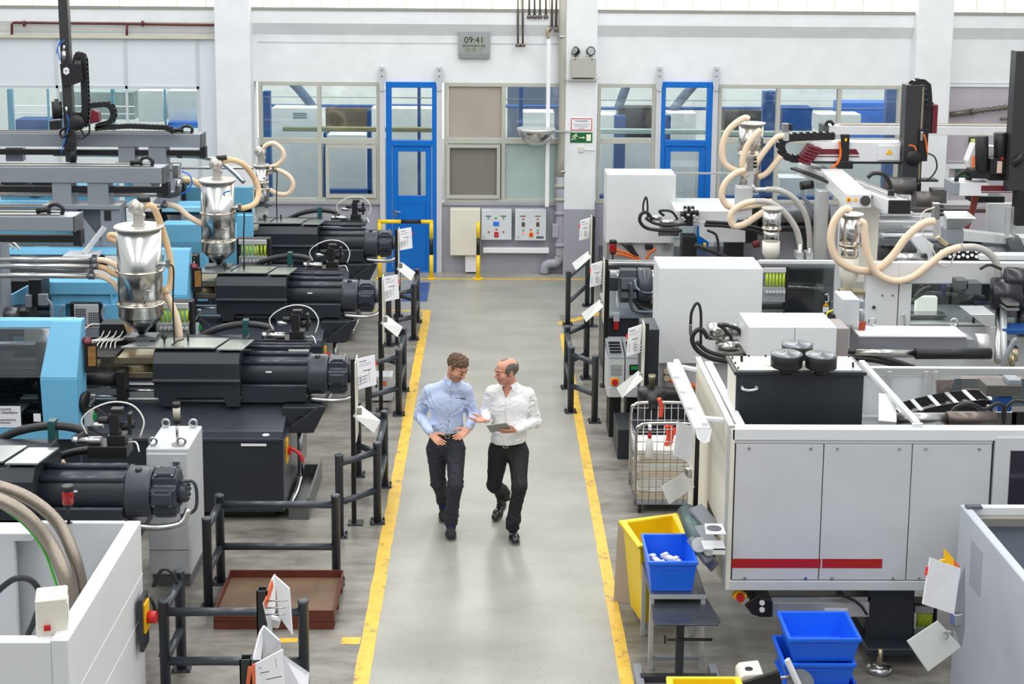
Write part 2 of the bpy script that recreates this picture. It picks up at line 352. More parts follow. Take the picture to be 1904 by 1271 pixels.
# left partition: pale panels over glazing
PLB=mat('partition_panel_pale_blue',(220,228,232),.5,noise=.01)
b=MB(); zt=wz(200,70); zb=wz(200,160); xe=wx(374,200)
b.box(-14,wx(410,200),YW-.12,YW-.06,zb,zt); b.box(xe,wx(412,200),YW-.12,YW-.06,0,zb); b.box(-14,xe,YW-.12,YW-.06,0,wz(200,262)); struct('wall_partition_left',b,PLB)
b=MB(); b.box(-14,wx(410),YW-.2,YW-.06,zt,zt+.05); struct('trim_12',b,mat('rail_cream',(205,200,180),.5))
b=MB()
for px in (-130,112,240,372): b.box(wx(px)-.02,wx(px)+.02,YW-.14,YW-.11,0,zt)
b.box(-14,xe,YW-.14,YW-.11,zb-.03,zb+.02); struct('trim_13',b,mat('partition_mullion',(200,205,208),.4))
b=MB(); b.box(-14,xe,YW-.1,YW-.09,wz(200,262),zb); struct('window_2',b,GLASS)
# brown-red pipe on left wall
t=thing('fire_pipe','thin dark red pipe running along the white wall above the pale panels','pipe',P(100,60,YW-.05))
b=MB(); y=YW-.16; z0=P(200,43,y).z
b.tube([P(22,66,y),P(22,45,y),P(26,42,y),P(200,44,y)],.022,sub=1); b.tube([P(200,44,y),P(408,47,y)],.022,sub=1); b.tube([P(236,44,y),P(236,68,y)],.022,sub=1)
pm=mat('pipe_oxide_red',(96,38,40),.4); b.build('pipe',pm,t)
for px in (45,265): MB().cyl(P(px,44,y)-Vector((.02,0,0)),P(px,44,y)+Vector((.02,0,0)),.04).cyl(P(px,38,y),P(px,50,y),.012).build('coupling',pm,t)
# ---- windows in back wall
def win(n,px0,px1,splits,label_mats):
    """px0..px1 outer frame at y~260; splits: list of (px0,px1,py0,py1,material,sash)"""
    r=MB(); x0,x1=wx(px0,260),wx(px1,260); z0,z1=ZW0,ZW1
    y0,y1=YW-.01,YW+.09; r.frame(x0,x1,z0,z1,.06,y0,y1,wt=.07,wb=.07)
    zm=wz((px0+px1)/2,262); r.box(x0+.06,x1-.06,y0,y1,zm-.05,zm+.05)
    xs=[x0+.06]+[wx(p,260) for p in splits]+[x1-.06]
    for p in splits: r.box(wx(p,260)-.035,wx(p,260)+.035,y0-.001,y1+.001,z0+.07,z1-.07)
    ro=struct('window_%d'%n,r,BEIGEF,bevel=.005)
    for i in range(len(xs)-1):
        for j,(za,zb) in enumerate(((zm+.05,z1-.07),(z0+.07,zm-.05))):
            pb=MB().box(xs[i]+.01,xs[i+1]-.01,YW+.035,YW+.045,za,zb); pb.build('pane',label_mats[i][j],ro)
    return ro,xs,zm
w3,xs3,zm3=win(3,482,706,[594],[(GLASS,GLASS),(GLASS,GLASS)])
struct('trim_14',MB().frame(wx(606,320),wx(700,320),ZW0+.08,zm3-.06,.06,YW-.04,YW+.02),BEIGEF)
w4,xs4,zm4=win(4,826,1048,[936],[(FROST,GREYPANE),(GLASS,mat('pale_green_blind',(172,190,186),.45,noise=.05,nscale=2))])
struct('trim_15',MB().frame(wx(830,320),wx(930,320),ZW0+.08,zm4-.06,.06,YW-.04,YW+.02),BEIGEF)
w5,xs5,zm5=win(5,1110,1218,[],[(GLASS,GLASS)])
w6,xs6,zm6=win(6,1334,1672,[1445,1558],[(GLASS,GLASS)]*3)
# white support posts with bracket beside doors
for px in (711,817,1224,1329):
    b=MB(); x=wx(px,200); b.box(x-.045,x+.045,YW-.06,YW,0,wz(px,165)); struct('trim_%d'%(16+[711,817,1224,1329].index(px)),b,mat('post_silver',(205,206,210),.4))
    b=MB(); zz0,zz1=wz(px,168),wz(px,124); zm=wz(px,152)
    b.prism([(x-.035,zz0),(x+.035,zz0),(x+.055,zm),(x+.055,zz1),(x-.055,zz1),(x-.055,zm)],'y',YW-.085,YW-.06)
    t=one('wall_bracket',b,mat('bracket_grey',(196,200,206),.4),'pale grey bolted bracket plate above the %s side of the %s blue door'%('left' if px in (711,1224) else 'right','left' if px<900 else 'right'),'bracket','bracket plates above the doors')
    for q in (130,141): MB().cyl((x,YW-.095,wz(px,q)),(x,YW-.08,wz(px,q)),.012).build('bolt',INK,t)
# ---- blue doors
def door(n,px0,px1,pyb,leafsplit,lower_solid):
    x0,x1=wx(px0,300),wx(px1,300); z1=wz((px0+px1)/2,152); zt=wz((px0+px1)/2,leafsplit)
    t=MB(); t.frame(x0,x1,0,z1,.1,YW-.05,YW+.08,wb=.02,wt=.1); t.box(x0+.1,x1-.1,YW-.05,YW+.08,zt-.05,zt+.05)
    ro=struct('door_%d'%n,t,DOORB,bevel=.006)
    a,b_=x0+.11,x1-.11
    MB().box(a,b_,YW+.01,YW+.02,zt+.05,z1-.1).build('transom_pane',GLASS,ro)
    zl=wz(px0,365) if lower_solid else .25
    MB().frame(a,b_,.02,zt-.055,.1,YW-.03,YW+.04,wb=zl,wt=.09).build('door_leaf',DOORB,ro,bevel=.005)
    MB().box(a+.1,b_-.1,YW,YW+.012,zl,zt-.14).build('pane',GLASS,ro)
    if lower_solid:
        MB().frame(a+.06,b_-.06,.1,zl-.1,.02,YW-.036,YW-.03).build('panel_moulding',DOORB,ro)
        hx=a+.05; hz=1.08
        MB().cyl((hx,YW-.03,hz),(hx,YW-.08,hz),.012).tube([(hx,YW-.08,hz),(hx+.1,YW-.085,hz)],.011,sub=1).box(hx-.02,hx+.02,YW-.035,YW-.03,hz-.1,hz+.03).build('handle',STEEL,ro)
door(1,718,814,497,266,True); door(2,1224,1322,480,266,False)
# ================================================================== LEFT: black injection units
def rivet_row(mb,x0,x1,n,y,z,r=.006):
    for i in range(n):
        x=x0+(x1-x0)*i/max(1,n-1); mb.cyl((x,y+.004,z),(x,y-.006,z),r,n=8)
def motor_unit(root,xs,Y,z,sc=1.,hoop=False):
    """drum, lobed hydraulic motor and end cap; xs=(x0,x1,x2,x3)"""
    x0,x1,x2,x3=xs
    b=MB(); b.lathe([(.19*sc,0),(.215*sc,.0),(.215*sc,.03),(.205*sc,.035),(.205*sc,x1-x0-.03),(.19*sc,x1-x0)],(x0,Y,z),(1,0,0),n=40)
    b.cyl((x0+.1,Y-.05,z+.19*sc),(x0+.1,Y-.05,z+.215*sc),.03,n=16); b.build('motor_drum',ANTH2,root,bevel=.004)
    b=MB(); b.cyl((x1-.001,Y,z),(x2,Y,z),.15*sc,n=32)
    for k in range(5):
        a=PI/2+2*PI*k/5+.3; c=Vector((0,math.cos(a),math.sin(a))); s_=Vector((0,-math.sin(a),math.cos(a)))
        for w,h,r0 in ((.17*sc,(x2-x1)*.98,.16*sc),(.11*sc,(x2-x1)*.8,.19*sc)):
            cc=Vector(((x1+x2)/2,Y,z))+c*r0*.9
            vs=[cc+Vector((sx*h/2,0,0))+c*cz*.035*sc+s_*sy*w/2*(1 if cz<0 else .8) for sx in(-1,1) for sy in(-1,1) for cz in(-1,1)]
            b.add(vs,[(0,1,3,2),(4,6,7,5),(0,4,5,1),(2,3,7,6),(0,2,6,4),(1,5,7,3)])
    hd=b.build('motor_head',ANTH2,root,bevel=.008,seg=2)
    b=MB()
    for k in range(5):
        a=PI/2+2*PI*k/5+.3; c=Vector((0,math.cos(a),math.sin(a))); s_=Vector((0,-math.sin(a),math.cos(a)))
        for sx in (-1,1):
            for sy in (-1,1):
                q=Vector(((x1+x2)/2+sx*(x2-x1)*.33,Y,z))+c*.2*sc*.95+s_*sy*.05*sc; b.cyl(q,q+c*.012,.012*sc,n=8)
    builds(b,'bolt',DSTEEL,hd)
    b=MB(); b.cyl((x2-.01,Y,z),(x3,Y,z),.1*sc,.085*sc,n=28)
    for k in range(8):
        a=2*PI*k/8; b.cyl((x3-.005,Y+math.cos(a)*.06*sc,z+math.sin(a)*.06*sc),(x3+.012,Y+math.cos(a)*.06*sc,z+math.sin(a)*.06*sc),.012*sc,n=8)
    if hoop: b.tube([(x2+.02,Y-.06,z+.1*sc),(x3+.05,Y-.05,z+.1*sc),(x3+.08,Y-.05,z),(x3+.06,Y-.05,z-.14*sc),(x2+.02,Y-.08,z-.18*sc)],.014,n=8)
    b.build('motor_end_cap',ANTH2,root)
def inj_unit(root,Y0,dx=0.,rods=True,full=True):
    Y=Y0; z=1.3
    def X(v): return v+dx
    b=MB(); prof=[(-.30,.86),(-.33,1.13),(-.33,1.3),(-.37,1.315),(-.36,1.34),(-.36,1.5),(-.30,1.6),(-.2,1.625),(.3,1.625),(.4,1.5),(.4,1.13)]
    b.prism([(Y+p,q) for p,q in prof[1:]],'x',X(-3.4),X(-2.53))
    b.prism([(Y-.345,1.30),(Y-.375,1.305),(Y-.375,1.325),(Y-.345,1.34)],'x',X(-3.41),X(-2.52))
    h=b.build('unit_housing',ANTH,root,bevel=.008,seg=2)
    b=MB()
    for x in (-3.36,-2.7): b.prism([(X(x),1.14),(X(x)+.19,1.14),(X(x)+.16,1.04),(X(x)+.03,1.04)],'y',Y-.33,Y+.3)
    builds(b,'carriage_foot',ANTH,root,bevel=.004)
    b=MB(); b.prism([(X(-3.73),Y-.3),(X(-2.78),Y-.3),(X(-2.7),Y+.06),(X(-3.55),Y+.06)],'z',1.635,1.655); b.build('top_plate',mat('oily_steel_plate',(178,184,180),.22,.7,noise=.08),root,bevel=.003)
    b=MB(); b.prism([(X(-2.76),Y-.32),(X(-2.5),Y-.32),(X(-2.44),Y+.04),(X(-2.68),Y+.04)],'z',1.627,1.645); b.build('rear_plate',mat('oily_steel_plate'  ,(178,184,180)),root,bevel=.003)
    b=MB(); b.ball((X(-3.32),Y-.15,1.72),.032).cyl((X(-3.32),Y-.15,1.65),(X(-3.32),Y-.15,1.7),.01); b.build('knob',BLACK,root)
    b=MB(); b.tube([(X(-3.22),Y-.27,1.665),(X(-3.18),Y-.2,1.69),(X(-3.12),Y-.15,1.7)],.008,sub=1,n=6).cyl((X(-3.1),Y-.05,1.65),(X(-3.1),Y-.05,1.73),.012,n=8); builds(b,'clamp_lever',BLACK,root)
    # cylinder section
    b=MB(); b.cyl((X(-2.54),Y-.08,1.34),(X(-1.86),Y-.08,1.34),.165,n=36,m=0)
    b.box(X(-2.53),X(-1.87),Y-.28,Y+.2,1.08,1.24); b.build('main_cylinder',ANTH,root,bevel=.004)
    MB().box(X(-2.28),X(-2.22),Y-.247,Y-.24,1.375,1.39).build('type_plate',PAPER,root)
    b=MB()
    b.cyl((X(-2.54),Y-.2,1.47),(X(-1.86),Y-.2,1.47),.028,n=14)
    b.cyl((X(-2.54),Y-.06,1.525),(X(-1.86),Y-.06,1.525),.025,n=14)
    if rods:
        for k in range(3): b.cyl((X(-2.56),Y+.06+k*.11,1.56),(X(-1.86),Y+.06+k*.11,1.56),.02,n=10)
    b.cyl((X(-2.54),Y-.265,1.24),(X(-1.86),Y-.265,1.24),.018,n=10)
    builds(b,'tie_rod',ANTH2,root)
    motor_unit(root,(X(-1.87),X(-1.66),X(-1.46),X(-1.39)),Y-.02,z,hoop=not full)
    # oil return pipe below motor
    b=MB(); b.tube([(X(-1.85),Y-.2,1.09),(X(-1.6),Y-.24,1.08),(X(-1.42),Y-.2,1.1),(X(-1.36),Y-.15,1.2)],.028,n=8); b.build('return_pipe',STEEL,root)
    # valve block on top
    vx=X(-2.05); vy=Y+.28
    b=MB(); b.box(vx-.2,vx+.12,vy-.1,vy+.12,1.5,1.6).box(vx-.05,vx+.1,vy-.06,vy+.06,1.6,1.68).box(vx-.03,vx+.05,vy-.05,vy+.05,1.68,1.86).cyl((vx-.04,vy-.02,1.8),(vx-.12,vy-.02,1.8),.03,n=10)
    b.cyl((vx+.06,vy,1.74),(vx+.17,vy,1.76),.035,n=10).box(vx+.12,vx+.15,vy-.04,vy+.04,1.68,1.86).box(vx-.02,vx+.08,vy-.04,vy+.04,1.86,1.9)
    b.build('valve_block',BLACK,root,bevel=.004)
    b=MB(); b.cyl((vx-.3,vy-.03,1.63),(vx-.1,vy-.03,1.63),.035,n=12).cyl((vx-.18,vy-.03,1.76),(vx-.08,vy-.03,1.76),.025,n=10); b.cyl((vx-.34,vy-.03,1.63),(vx-.29,vy-.03,1.63),.042,n=6); b.build('hose_fitting',STEEL,root)
    b=MB(); b.tube([(vx-.22,vy-.02,1.68),(vx-.26,vy-.02,1.8),(vx-.16,vy-.02,1.9),(vx,vy,1.95),(vx+.16,vy,1.92),(vx+.25,vy-.02,1.8),(vx+.22,vy-.04,1.66)],.007,n=6)
    b.tube([(vx+.1,vy,1.6),(vx+.2,vy-.1,1.64),(vx+.24,vy-.16,1.58)],.007,n=6); builds(b,'control_cable',CABLEW,root)
    b=MB(); b.tube([(X(-3.1),Y+.36,1.56),(X(-2.85),Y+.34,1.68),(X(-2.55),Y+.33,1.73),(X(-2.3),Y+.3,1.69),(vx-.32,vy-.03,1.63)],.036,n=12); hs=b.build('pressure_hose',BHOSE,root)
    b=MB(); b.box(X(-2.6),X(-2.54),Y+.28,Y+.38,1.6,1.78); b.build('hose_clamp',mat('teal_clamp',(30,80,80),.4),hs)
    if not full: return
    # barrel, steel throat block, mesh guard, connectors
    b=MB(); b.cyl((X(-5.2),Y,1.36),(X(-3.38),Y,1.36),.085,n=24).cyl((X(-4.0),Y,1.36),(X(-3.4),Y,1.36),.115,n=24); b.build('plasticising_barrel',GOLD,root)
    b=MB(); b.box(X(-3.78),X(-3.36),Y-.24,Y+.25,1.46,1.53).box(X(-3.76),X(-3.38),Y-.2,Y+.2,1.3,1.36); b.build('throat_block',GOLD,root,bevel=.004)
    b=MB(); b.cyl((X(-4.35),Y-.3,1.33),(X(-3.72),Y-.3,1.33),.075,n=20).box(X(-3.76),X(-3.68),Y-.4,Y-.2,1.1,1.42); b.build('traverse_cylinder',BLACK,root)
    b=MB(); b.cyl((X(-3.7),Y-.3,1.2),(X(-3.3),Y-.3,1.2),.014,n=8).cyl((X(-4.3),Y-.3,1.14),(X(-3.7),Y-.3,1.14),.014,n=8).cyl((X(-4.2),Y-.26,1.22),(X(-3.75),Y-.26,1.22),.01,n=8); builds(b,'guide_rod',STEEL,root)
    b=MB(); x0,x1=X(-4.28),X(-3.8); y0,y1=Y-.3,Y+.12; zt=1.55
    for k in range(23):
        x=x0+(x1-x0)*k/22; b.box(x-.003,x+.003,y0-.003,y0+.003,1.42,zt).box(x-.004,x+.004,y0,y1,zt-.003,zt+.003)
    for k in range(7):
        q=1.42+(zt-1.42)*k/6; b.box(x0,x1,y0-.004,y0,q-.003,q+.003)
    for k in range(14):
        q=y0+(y1-y0)*k/13; b.box(x0,x1,q-.005,q+.005,zt,zt+.004)
    b.build('mesh_guard',mat('guard_mesh_dark',(74,70,68),.4,.5),root)
    b=MB(); b.box(X(-4.1),X(-3.76),Y+.3,Y+.5,1.5,1.73); cb=b.build('connector_box',BLACK,root,bevel=.005)
    b=MB()
    for k in range(9):
        x=X(-4.05+k*.033); b.tube([(x,Y+.29,1.66-.05*(k%2)),(x-.03,Y+.2,1.6),(X(-4.2)+.04*k,Y+.1,1.6),(X(-4.25)+.05*k,Y-.05,1.57)],.007,n=6,sub=3)
    b.tube([(X(-4.1),Y+.4,1.7),(X(-4.2),Y+.3,1.72),(X(-4.28),Y+.2,1.62),(X(-4.15),Y+.1,1.58)],.009,n=6)
    builds(b,'heater_cable',CABLEW,cb)
    b=MB()
    for k in range(6): b.cyl((X(-3.79),Y+.29,1.7-.035*k),(X(-3.79),Y+.3,1.7-.035*k),.012,n=8)
    builds(b,'socket',STEEL,cb)
def L_machine(Y0,label,door_x,detail=True):
    root=thing('injection_moulding_machine',label,'machine',(-4.,Y0,0),'black and sky-blue moulding machines on the left')
    f=Y0-.77
    b=MB(); b.box(-7.4,-2.03,f,f+1.7,.1,.855); b.build('machine_base',ANTH,root,bevel=.006)
    b=MB(); b.box(-7.3,-2.15,f+.12,f+1.5,0,.1); b.build('base_plinth',BLACK,root)
    b=MB(); b.box(-4.035,-4.02,f-.004,f,.1,.85).box(-2.04,-2.027,f-.001,f+1.7,.12,.84); builds(b,'base_seam',mat('steel_edge_strip',(120,124,130),.3,.7),root)
    b=MB(); b.prism([(f-.015,.83),(f-.015,.865),(f+.18,.87),(f+.2,.88),(f+.3,.92),(f+.62,1.05),(f+.62,.83)],'x',-7.4,-2.06)
    c=b.build('sloping_cover',ANTH2,root,bevel=.004)
    MB().cyl((-2.22,f+.09,.867),(-2.22,f+.09,.871),.035).build('round_sticker',PAPER,c)
    MB().box(-2.45,-2.2,f-.018,f-.015,.79,.815).build('maker_plate',PAPER,c)
    b=MB(); b.box(-6.,-2.1,f+.6,f+1.3,.85,1.04); b.prism([(-2.1,.8),(-1.72,1.08),(-1.66,1.08),(-1.66,1.04),(-1.78,.8)],'y',f+.35,f+.37)
    b.prism([(-2.1,.78),(-2.1,1.05),(-1.7,1.05),(-1.82,.78)],'y',f+.4,f+1.2); b.build('machine_bed',ANTH,root,bevel=.005)
    b=MB()
    for q in (f+.6,f+1.1): b.box(-5.8,-1.72,q,q+.05,1.04,1.065)
    builds(b,'linear_rail',STEEL,root)
    b=MB(); b.cyl((-1.92,f+.395,.93),(-1.92,f+.402,.93),.04); b.build('bed_hole',BLACK,root)
    b=MB(); b.cyl((-1.95,f+.6,.78),(-1.95,f+.6,.25),.03,n=12).tube([(-1.95,f+.6,.25),(-1.97,f+.4,.15),(-2.0,f+.1,.12)],.03,n=10); b.build('drain_pipe',STEEL,root)
    # main switch on the right end
    b=MB(); b.box(-2.027,-2.015,f+.12,f+.22,.56,.8); sw=b.build('switch_plate',WARNY,root)
    b=MB(); b.box(-2.015,-1.985,f+.14,f+.2,.64,.72).tube([(-1.985,f+.17,.7),(-1.9,f+.14,.66),(-1.86,f+.12,.58)],.018,n=8); b.build('rotary_handle',RED,sw,bevel=.004)
    inj_unit(root,Y0)
    # blue enclosure, right end
    e=MB(); dx=door_x; 
    def stile(x0,x1,m=0): e.prism([(f-.04,.86),(f-.04,1.48),(f+.2,2.0),(f+.32,2.0),(f+.26,.86)],'x',x0,x1,m)
    stile(dx-.1,dx); 
    e.prism([(f-.042,.86),(f-.042,1.0),(f+.02,1.0),(f+.02,.86)],'x',-7.4,dx-.1)
    e.prism([(f+.17,1.93),(f+.2,2.0),(f+.32,2.0),(f+.32,1.93)],'x',-7.4,dx-.1)
    # front face of stile widened like a facetted post
    e.prism([(dx-.34,.86),(dx,.86),(dx,1.48),(dx-.36,1.48)],'y',f-.043,f-.02)
    e.sheet([(dx-.36,f-.035,1.48),(dx,f-.035,1.48),(dx,f+.2,1.99),(dx-.3,f+.2,1.99)],.02)
    en=e.build('guard_frame',BLUE,root,bevel=.006)
    w=MB(); w.sheet([(-7.4,f-.02,1.0),(dx-.33,f-.02,1.0),(dx-.35,f-.02,1.48),(-7.4,f-.02,1.48)],.008).sheet([(-7.4,f-.02,1.48),(dx-.35,f-.02,1.48),(dx-.3,f+.19,1.93),(-7.4,f+.19,1.93)],.008)
    w.build('guard_window',TINT,root)
    # operator terminal on the enclosure edge
    b=MB(); b.obox((dx+.07,f+.22,1.62),(.12,.06,.3),(0,0,.35)); hm=b.build('operator_terminal',BLACK,root,bevel=.006)
    MB().obox((dx+.09,f+.185,1.64),(.075,.006,.2),(0,0,.35)).build('screen',mat('terminal_screen',(150,110,60),.3,noise=.3,nscale=30),hm)
    MB().lathe([(.03,0),(.045,.01),(.045,.03),(.02,.04)],(dx+.04,f+.2,1.78),(.3,-.5,.8)).build('emergency_knob',BURG,hm)
    b=MB(); b.lathe([(.02,0),(.1,.0),(.11,.02),(.1,.04),(.03,.045)],(dx+.02,f+.1,1.2),(1,-.25,0)); hh=b.build('handwheel',BLACK,root)
    MB().tube([(dx+.07,f+.08,1.18),(dx+.12,f+.04,1.24),(dx+.13,f+.04,1.3)],.03,n=10).build('handwheel_hub',STEEL,hh)
    b=MB(); b.box(dx+.02,dx+.1,f+.08,f+.16,.95,1.1); sb=b.build('switch_box',LGREY,root,bevel=.004)
    MB().box(dx+.1,dx+.13,f+.1,f+.14,1.02,1.07).build('plug',GREEN,sb)
    MB().tube([(dx+.1,f+.05,1.2),(dx+.25,f+0,1.1),(dx+.33,f-.02,.98),(dx+.25,f+0,.9),(dx+.08,f+.08,.92)],.008,n=6).build('loop_cable',BHOSE,sb)
    # interior: mould platens, chute tray
    b=MB(); b.box(-7.2,-4.6,f+.5,f+1.4,.9,1.05).box(dx-.5,dx-.36,f+.3,f+1.3,1.0,1.75).box(-5.9,-5.7,f+.3,f+1.3,1.,1.8); builds(b,'mould_platen',PGREY,root,bevel=.01)
    b=MB(); 
    for q,zz in ((f+.5,1.2),(f+.5,1.65),(f+1.15,1.65)): b.cyl((-6.6,q,zz),(dx-.4,q,zz),.05,n=14)
    builds(b,'tie_bar',STEEL,root)
    b=MB(); b.box(-5.1,dx-.38,f+.1,f+.5,1.52,1.53)
    for k in range(34): x=-5.1+k*.022; b.box(x,x+.004,f+.09,f+.1,1.38,1.53)
    for k in range(6): b.box(-5.1,dx-.38,f+.09,f+.1,1.38+k*.03,1.384+k*.03)
    b.build('inner_mesh_guard',mat('guard_mesh_dark',(74,70,68)),root)
    b=MB(); b.sheet([(-5.0,f+.1,1.06),(dx-.62,f+.1,1.06),(dx-.58,f+.4,1.1),(-5.,f+.4,1.1)],.02); b.sheet([(-5.2,f+.1,1.2),(-4.75,f+.12,1.12),(-4.5,f+.5,1.38),(-5.,f+.5,1.4)],.01); b.build('chute_plate',CHECK,root)
    # warning stickers on the window
    b=MB(); b.box(-4.99,-4.59+.0,f-.05,f-.044,.985,1.2); sg=b.build('warning_sign',PAPER,root) if Y0<16 else None
    if sg:
        x=-4.92; y=f-.053
        MB().prism([(x-.05,1.13),(x+.06,1.13),(x+.005,1.2-.01)],'y',y,y+.002).build('warning_triangle',WARNY,sg)
        MB().cyl((x+.005,y+.002,1.06),(x+.005,y,1.06),.05).build('mandatory_disc',mat('sign_blue',(20,90,170),.4,noise=0),sg)
        MB().prism([(x-.02,1.03),(x+.03,1.03),(x+.03,1.08),(x+.0,1.1),(x-.015,1.07)],'y',y-.002,y).build('glove_symbol',PAPER,sg)
        text('Vorsicht!\nheiße Oberfläche',.035,(-4.74,y,1.155),sg,INK)
        text('Schutzhandschuhe\nbenutzen',.028,(-4.74,y,1.05),sg,INK)
        MB().prism([(-4.34,1.06),(-4.24,1.06),(-4.29,1.15)],'y',f-.035,f-.03).build('hazard_triangle',WARNY,root)
        MB().box(-4.47,-4.4,f-.035,f-.03,1.04,1.12).build('info_sticker',PAPER,root)
        MB().box(-4.81,-4.72,f-.035,f-.03,1.0,1.0).build('tmp',PAPER,root) if False else None
    return root
m3=L_machine(14.57,'nearest complete black moulding machine, its sky-blue guard door bearing a warning sign',-4.03)
m2=L_machine(17.95,'middle one of three complete black moulding machines, between nearest and farthest',-3.66)
m1=L_machine(21.2,'farthest black moulding machine, just in front of the grey dado wall',-3.6)
# fourth unit, cut off by the frame
m4=thing('injection_moulding_machine','black injection unit in the foreground left, its barrel running out of the picture','machine',(-4.,11.3,0),'black and sky-blue moulding machines on the left')
inj_unit(m4,11.3,-1.05,rods=False,full=False)
b=MB(); b.box(-7.4,-3.1,10.9,12.2,.3,1.05); b.build('machine_bed',ANTH,m4); b=MB(); b.box(-7.4,-3.2,11.0,12.1,0,.3); b.build('machine_base',BLACK,m4)
b=MB(); b.box(-7.4,-2.8,11.2,12.1,.95,1.04).box(-7.,-4.4,10.95,11.6,1.625,1.7); b.build('side_cover',ANTH2,m4,bevel=.006)
MB().tube([P(x,y,11.95) for x,y in ((-40,848),(0,842),(40,836),(80,840),(106,853),(118,872),(122,895))],.04,n=14).build('suction_hose',HOSE,m4)
MB().tube([P(x,y,11.8) for x,y in ((85,862),(110,848),(150,838),(190,835),(222,835))],.035,n=12).build('pressure_hose',BHOSE,m4)
# steel sump tray at the right end of the nearest machine
t=thing('sump_tray','narrow steel sump tray on the floor at right end of the nearest black machine','tray',(-1.9,14.4,0))
b=MB(); b.box(-2.0,-1.8,13.85,15.0,0,.02); b.box(-2.0,-1.8,13.85,13.87,.02,.16).box(-2.0,-1.8,14.98,15.0,.02,.16).box(-1.82,-1.8,13.87,14.98,.02,.22).box(-2.0,-1.98,13.87,14.98,.02,.16); b.build('tray_body',mat('sump_steel',(120,122,124),.35,.7),t)
# grey box on the floor further back
q=G(710,748); b=MB(); b.box(q.x-.13,q.x+.13,q.y,q.y+.25,.02,.34); o=one('power_box',b,LGREY,'light grey box with orange sticker on the floor behind the hooped guard rail','box',None,.008); MB().box(q.x+.0,q.x+.06,q.y-.004,q.y,.22,.28).build('orange_sticker',mat('card_orange',(225,110,70),.5),o); MB().box(q.x-.08,q.x-.055,q.y-.006,q.y,.2,.29).build('black_switch',BLACK,o)
# white control cabinet behind it
c0=P(380,845,12.9)
ct=thing('control_cabinet','light grey control cabinet with lifting eyes and a clear stack lamp on top','cabinet',(-3.,12.6,0))
zt=P(356,834,12.3).z
xa,xb=G(271,834,zt).x,G(350,834,zt).x; ya=G(350,834,zt).y; yb=G(378,791,zt).y
b=MB(); b.box(xa,xb,ya,yb,.12,zt); b.build('cabinet_body',LGREY,ct,bevel=.008)
b=MB(); b.box(xa+.01,xb-.01,ya-.018,ya,.36,zt-.04).box(xa+.01,xb-.01,ya-.012,ya,.14,.35); dr=b.build('cabinet_door',LGREY,ct,bevel=.005)
MB().box(xb-.13,xb-.07,ya-.04,ya-.018,zt-.32,zt-.1).build('door_latch',STEEL,dr,bevel=.003)
MB().box(xa+.02,xb-.02,ya+.03,yb-.02,0,.12).build('plinth',mat('plinth_grey',(96,98,104),.5),ct)
for x in (xa+.05,xb-.07):
    for y in (ya+.06,yb-.06):
        MB().tube([(x+.035*math.cos(a),y,zt+.045+.035*math.sin(a)) for a in [2*PI*k/12 for k in range(12)]],.011,sub=1,closed=True,n=8).box(x-.02,x+.02,y-.012,y+.012,zt,zt+.02).build('lifting_eye',STEEL,ct)
b=MB(); q=Vector(((xa+xb)/2+.07,ya+.1,zt)); b.cyl(q,q+Vector((0,0,.012)),.05).cyl(q,q+Vector((0,0,.2)),.012,n=10); pl=b.build('lamp_pole',STEEL,ct)
b=MB(); b.cyl(q+Vector((0,0,.2)),q+Vector((0,0,.25)),.036).cyl(q+Vector((0,0,.35)),q+Vector((0,0,.39)),.036); builds(b,'lamp_cap',BLACK,ct)
MB().cyl(q+Vector((0,0,.25)),q+Vector((0,0,.35)),.033).build('lamp_lens',mat('clear_lamp_lens',(200,196,180),.15,noise=.1),ct)
# open white box, bottom left
ob=thing('open_top_enclosure','large white open-top sheet metal enclosure filling the bottom left corner, hoses inside','machine enclosure',(-3.6,10.2,0))
z=1.45; br=G(262,967,z); fr=G(119,1189,z)
x1=br.x; y0=8.6; y1=br.y
yf=fr.y; th=.11
b=MB(); b.box(x1-th,x1,yf,y1,.02,z); b.build('right_wall',WHITE2,ob,bevel=.008)
b=MB(); b.box(-6.,x1-th,yf,yf+.1,.2,z-.02); b.box(-6.,x1-th-.08,yf-.004,yf,.2,z-.4); b.build('front_wall',WHITE2,ob,bevel=.006)
b=MB(); b.box(-6.,x1-th,y1-.05,y1,.2,z); b.box(-6.,x1-th-.75,y1-.25,y1-.2,.2,z-.05); b.box(-6.,x1-th-.62,y1-.25,y1-.0,z-.06,z+.0); b.build('back_wall',LGREY,ob,bevel=.006)
b=MB(); b.box(-6.,x1-th,yf+.1,y1-.05,.25,.28); b.build('bottom_plate',LGREY,ob)
b=MB(); 
for k in (.42,.72): b.box(x1,x1+.002,yf+.02,y1,z-k,z-k+.006)
builds(b,'panel_seam',PAPER,ob)
q=P(100,1115,yf+.22)
b=MB(); b.obox(P(97,1135,yf+.2)+Vector((0,0,0)),(.19,.2,.24),(0,0,.25)); cb=b.build('junction_box',CREAM,ob,bevel=.008)
MB().obox(P(88,1167,yf+.08),(.04,.02,.03),(0,0,.25)).build('rocker_switch',RED,cb)
MB().obox(P(118,1130,yf+.2)+Vector((.03,0,0)),(.004,.12,.12),(0,0,.25)).build('type_label',PAPER,cb)
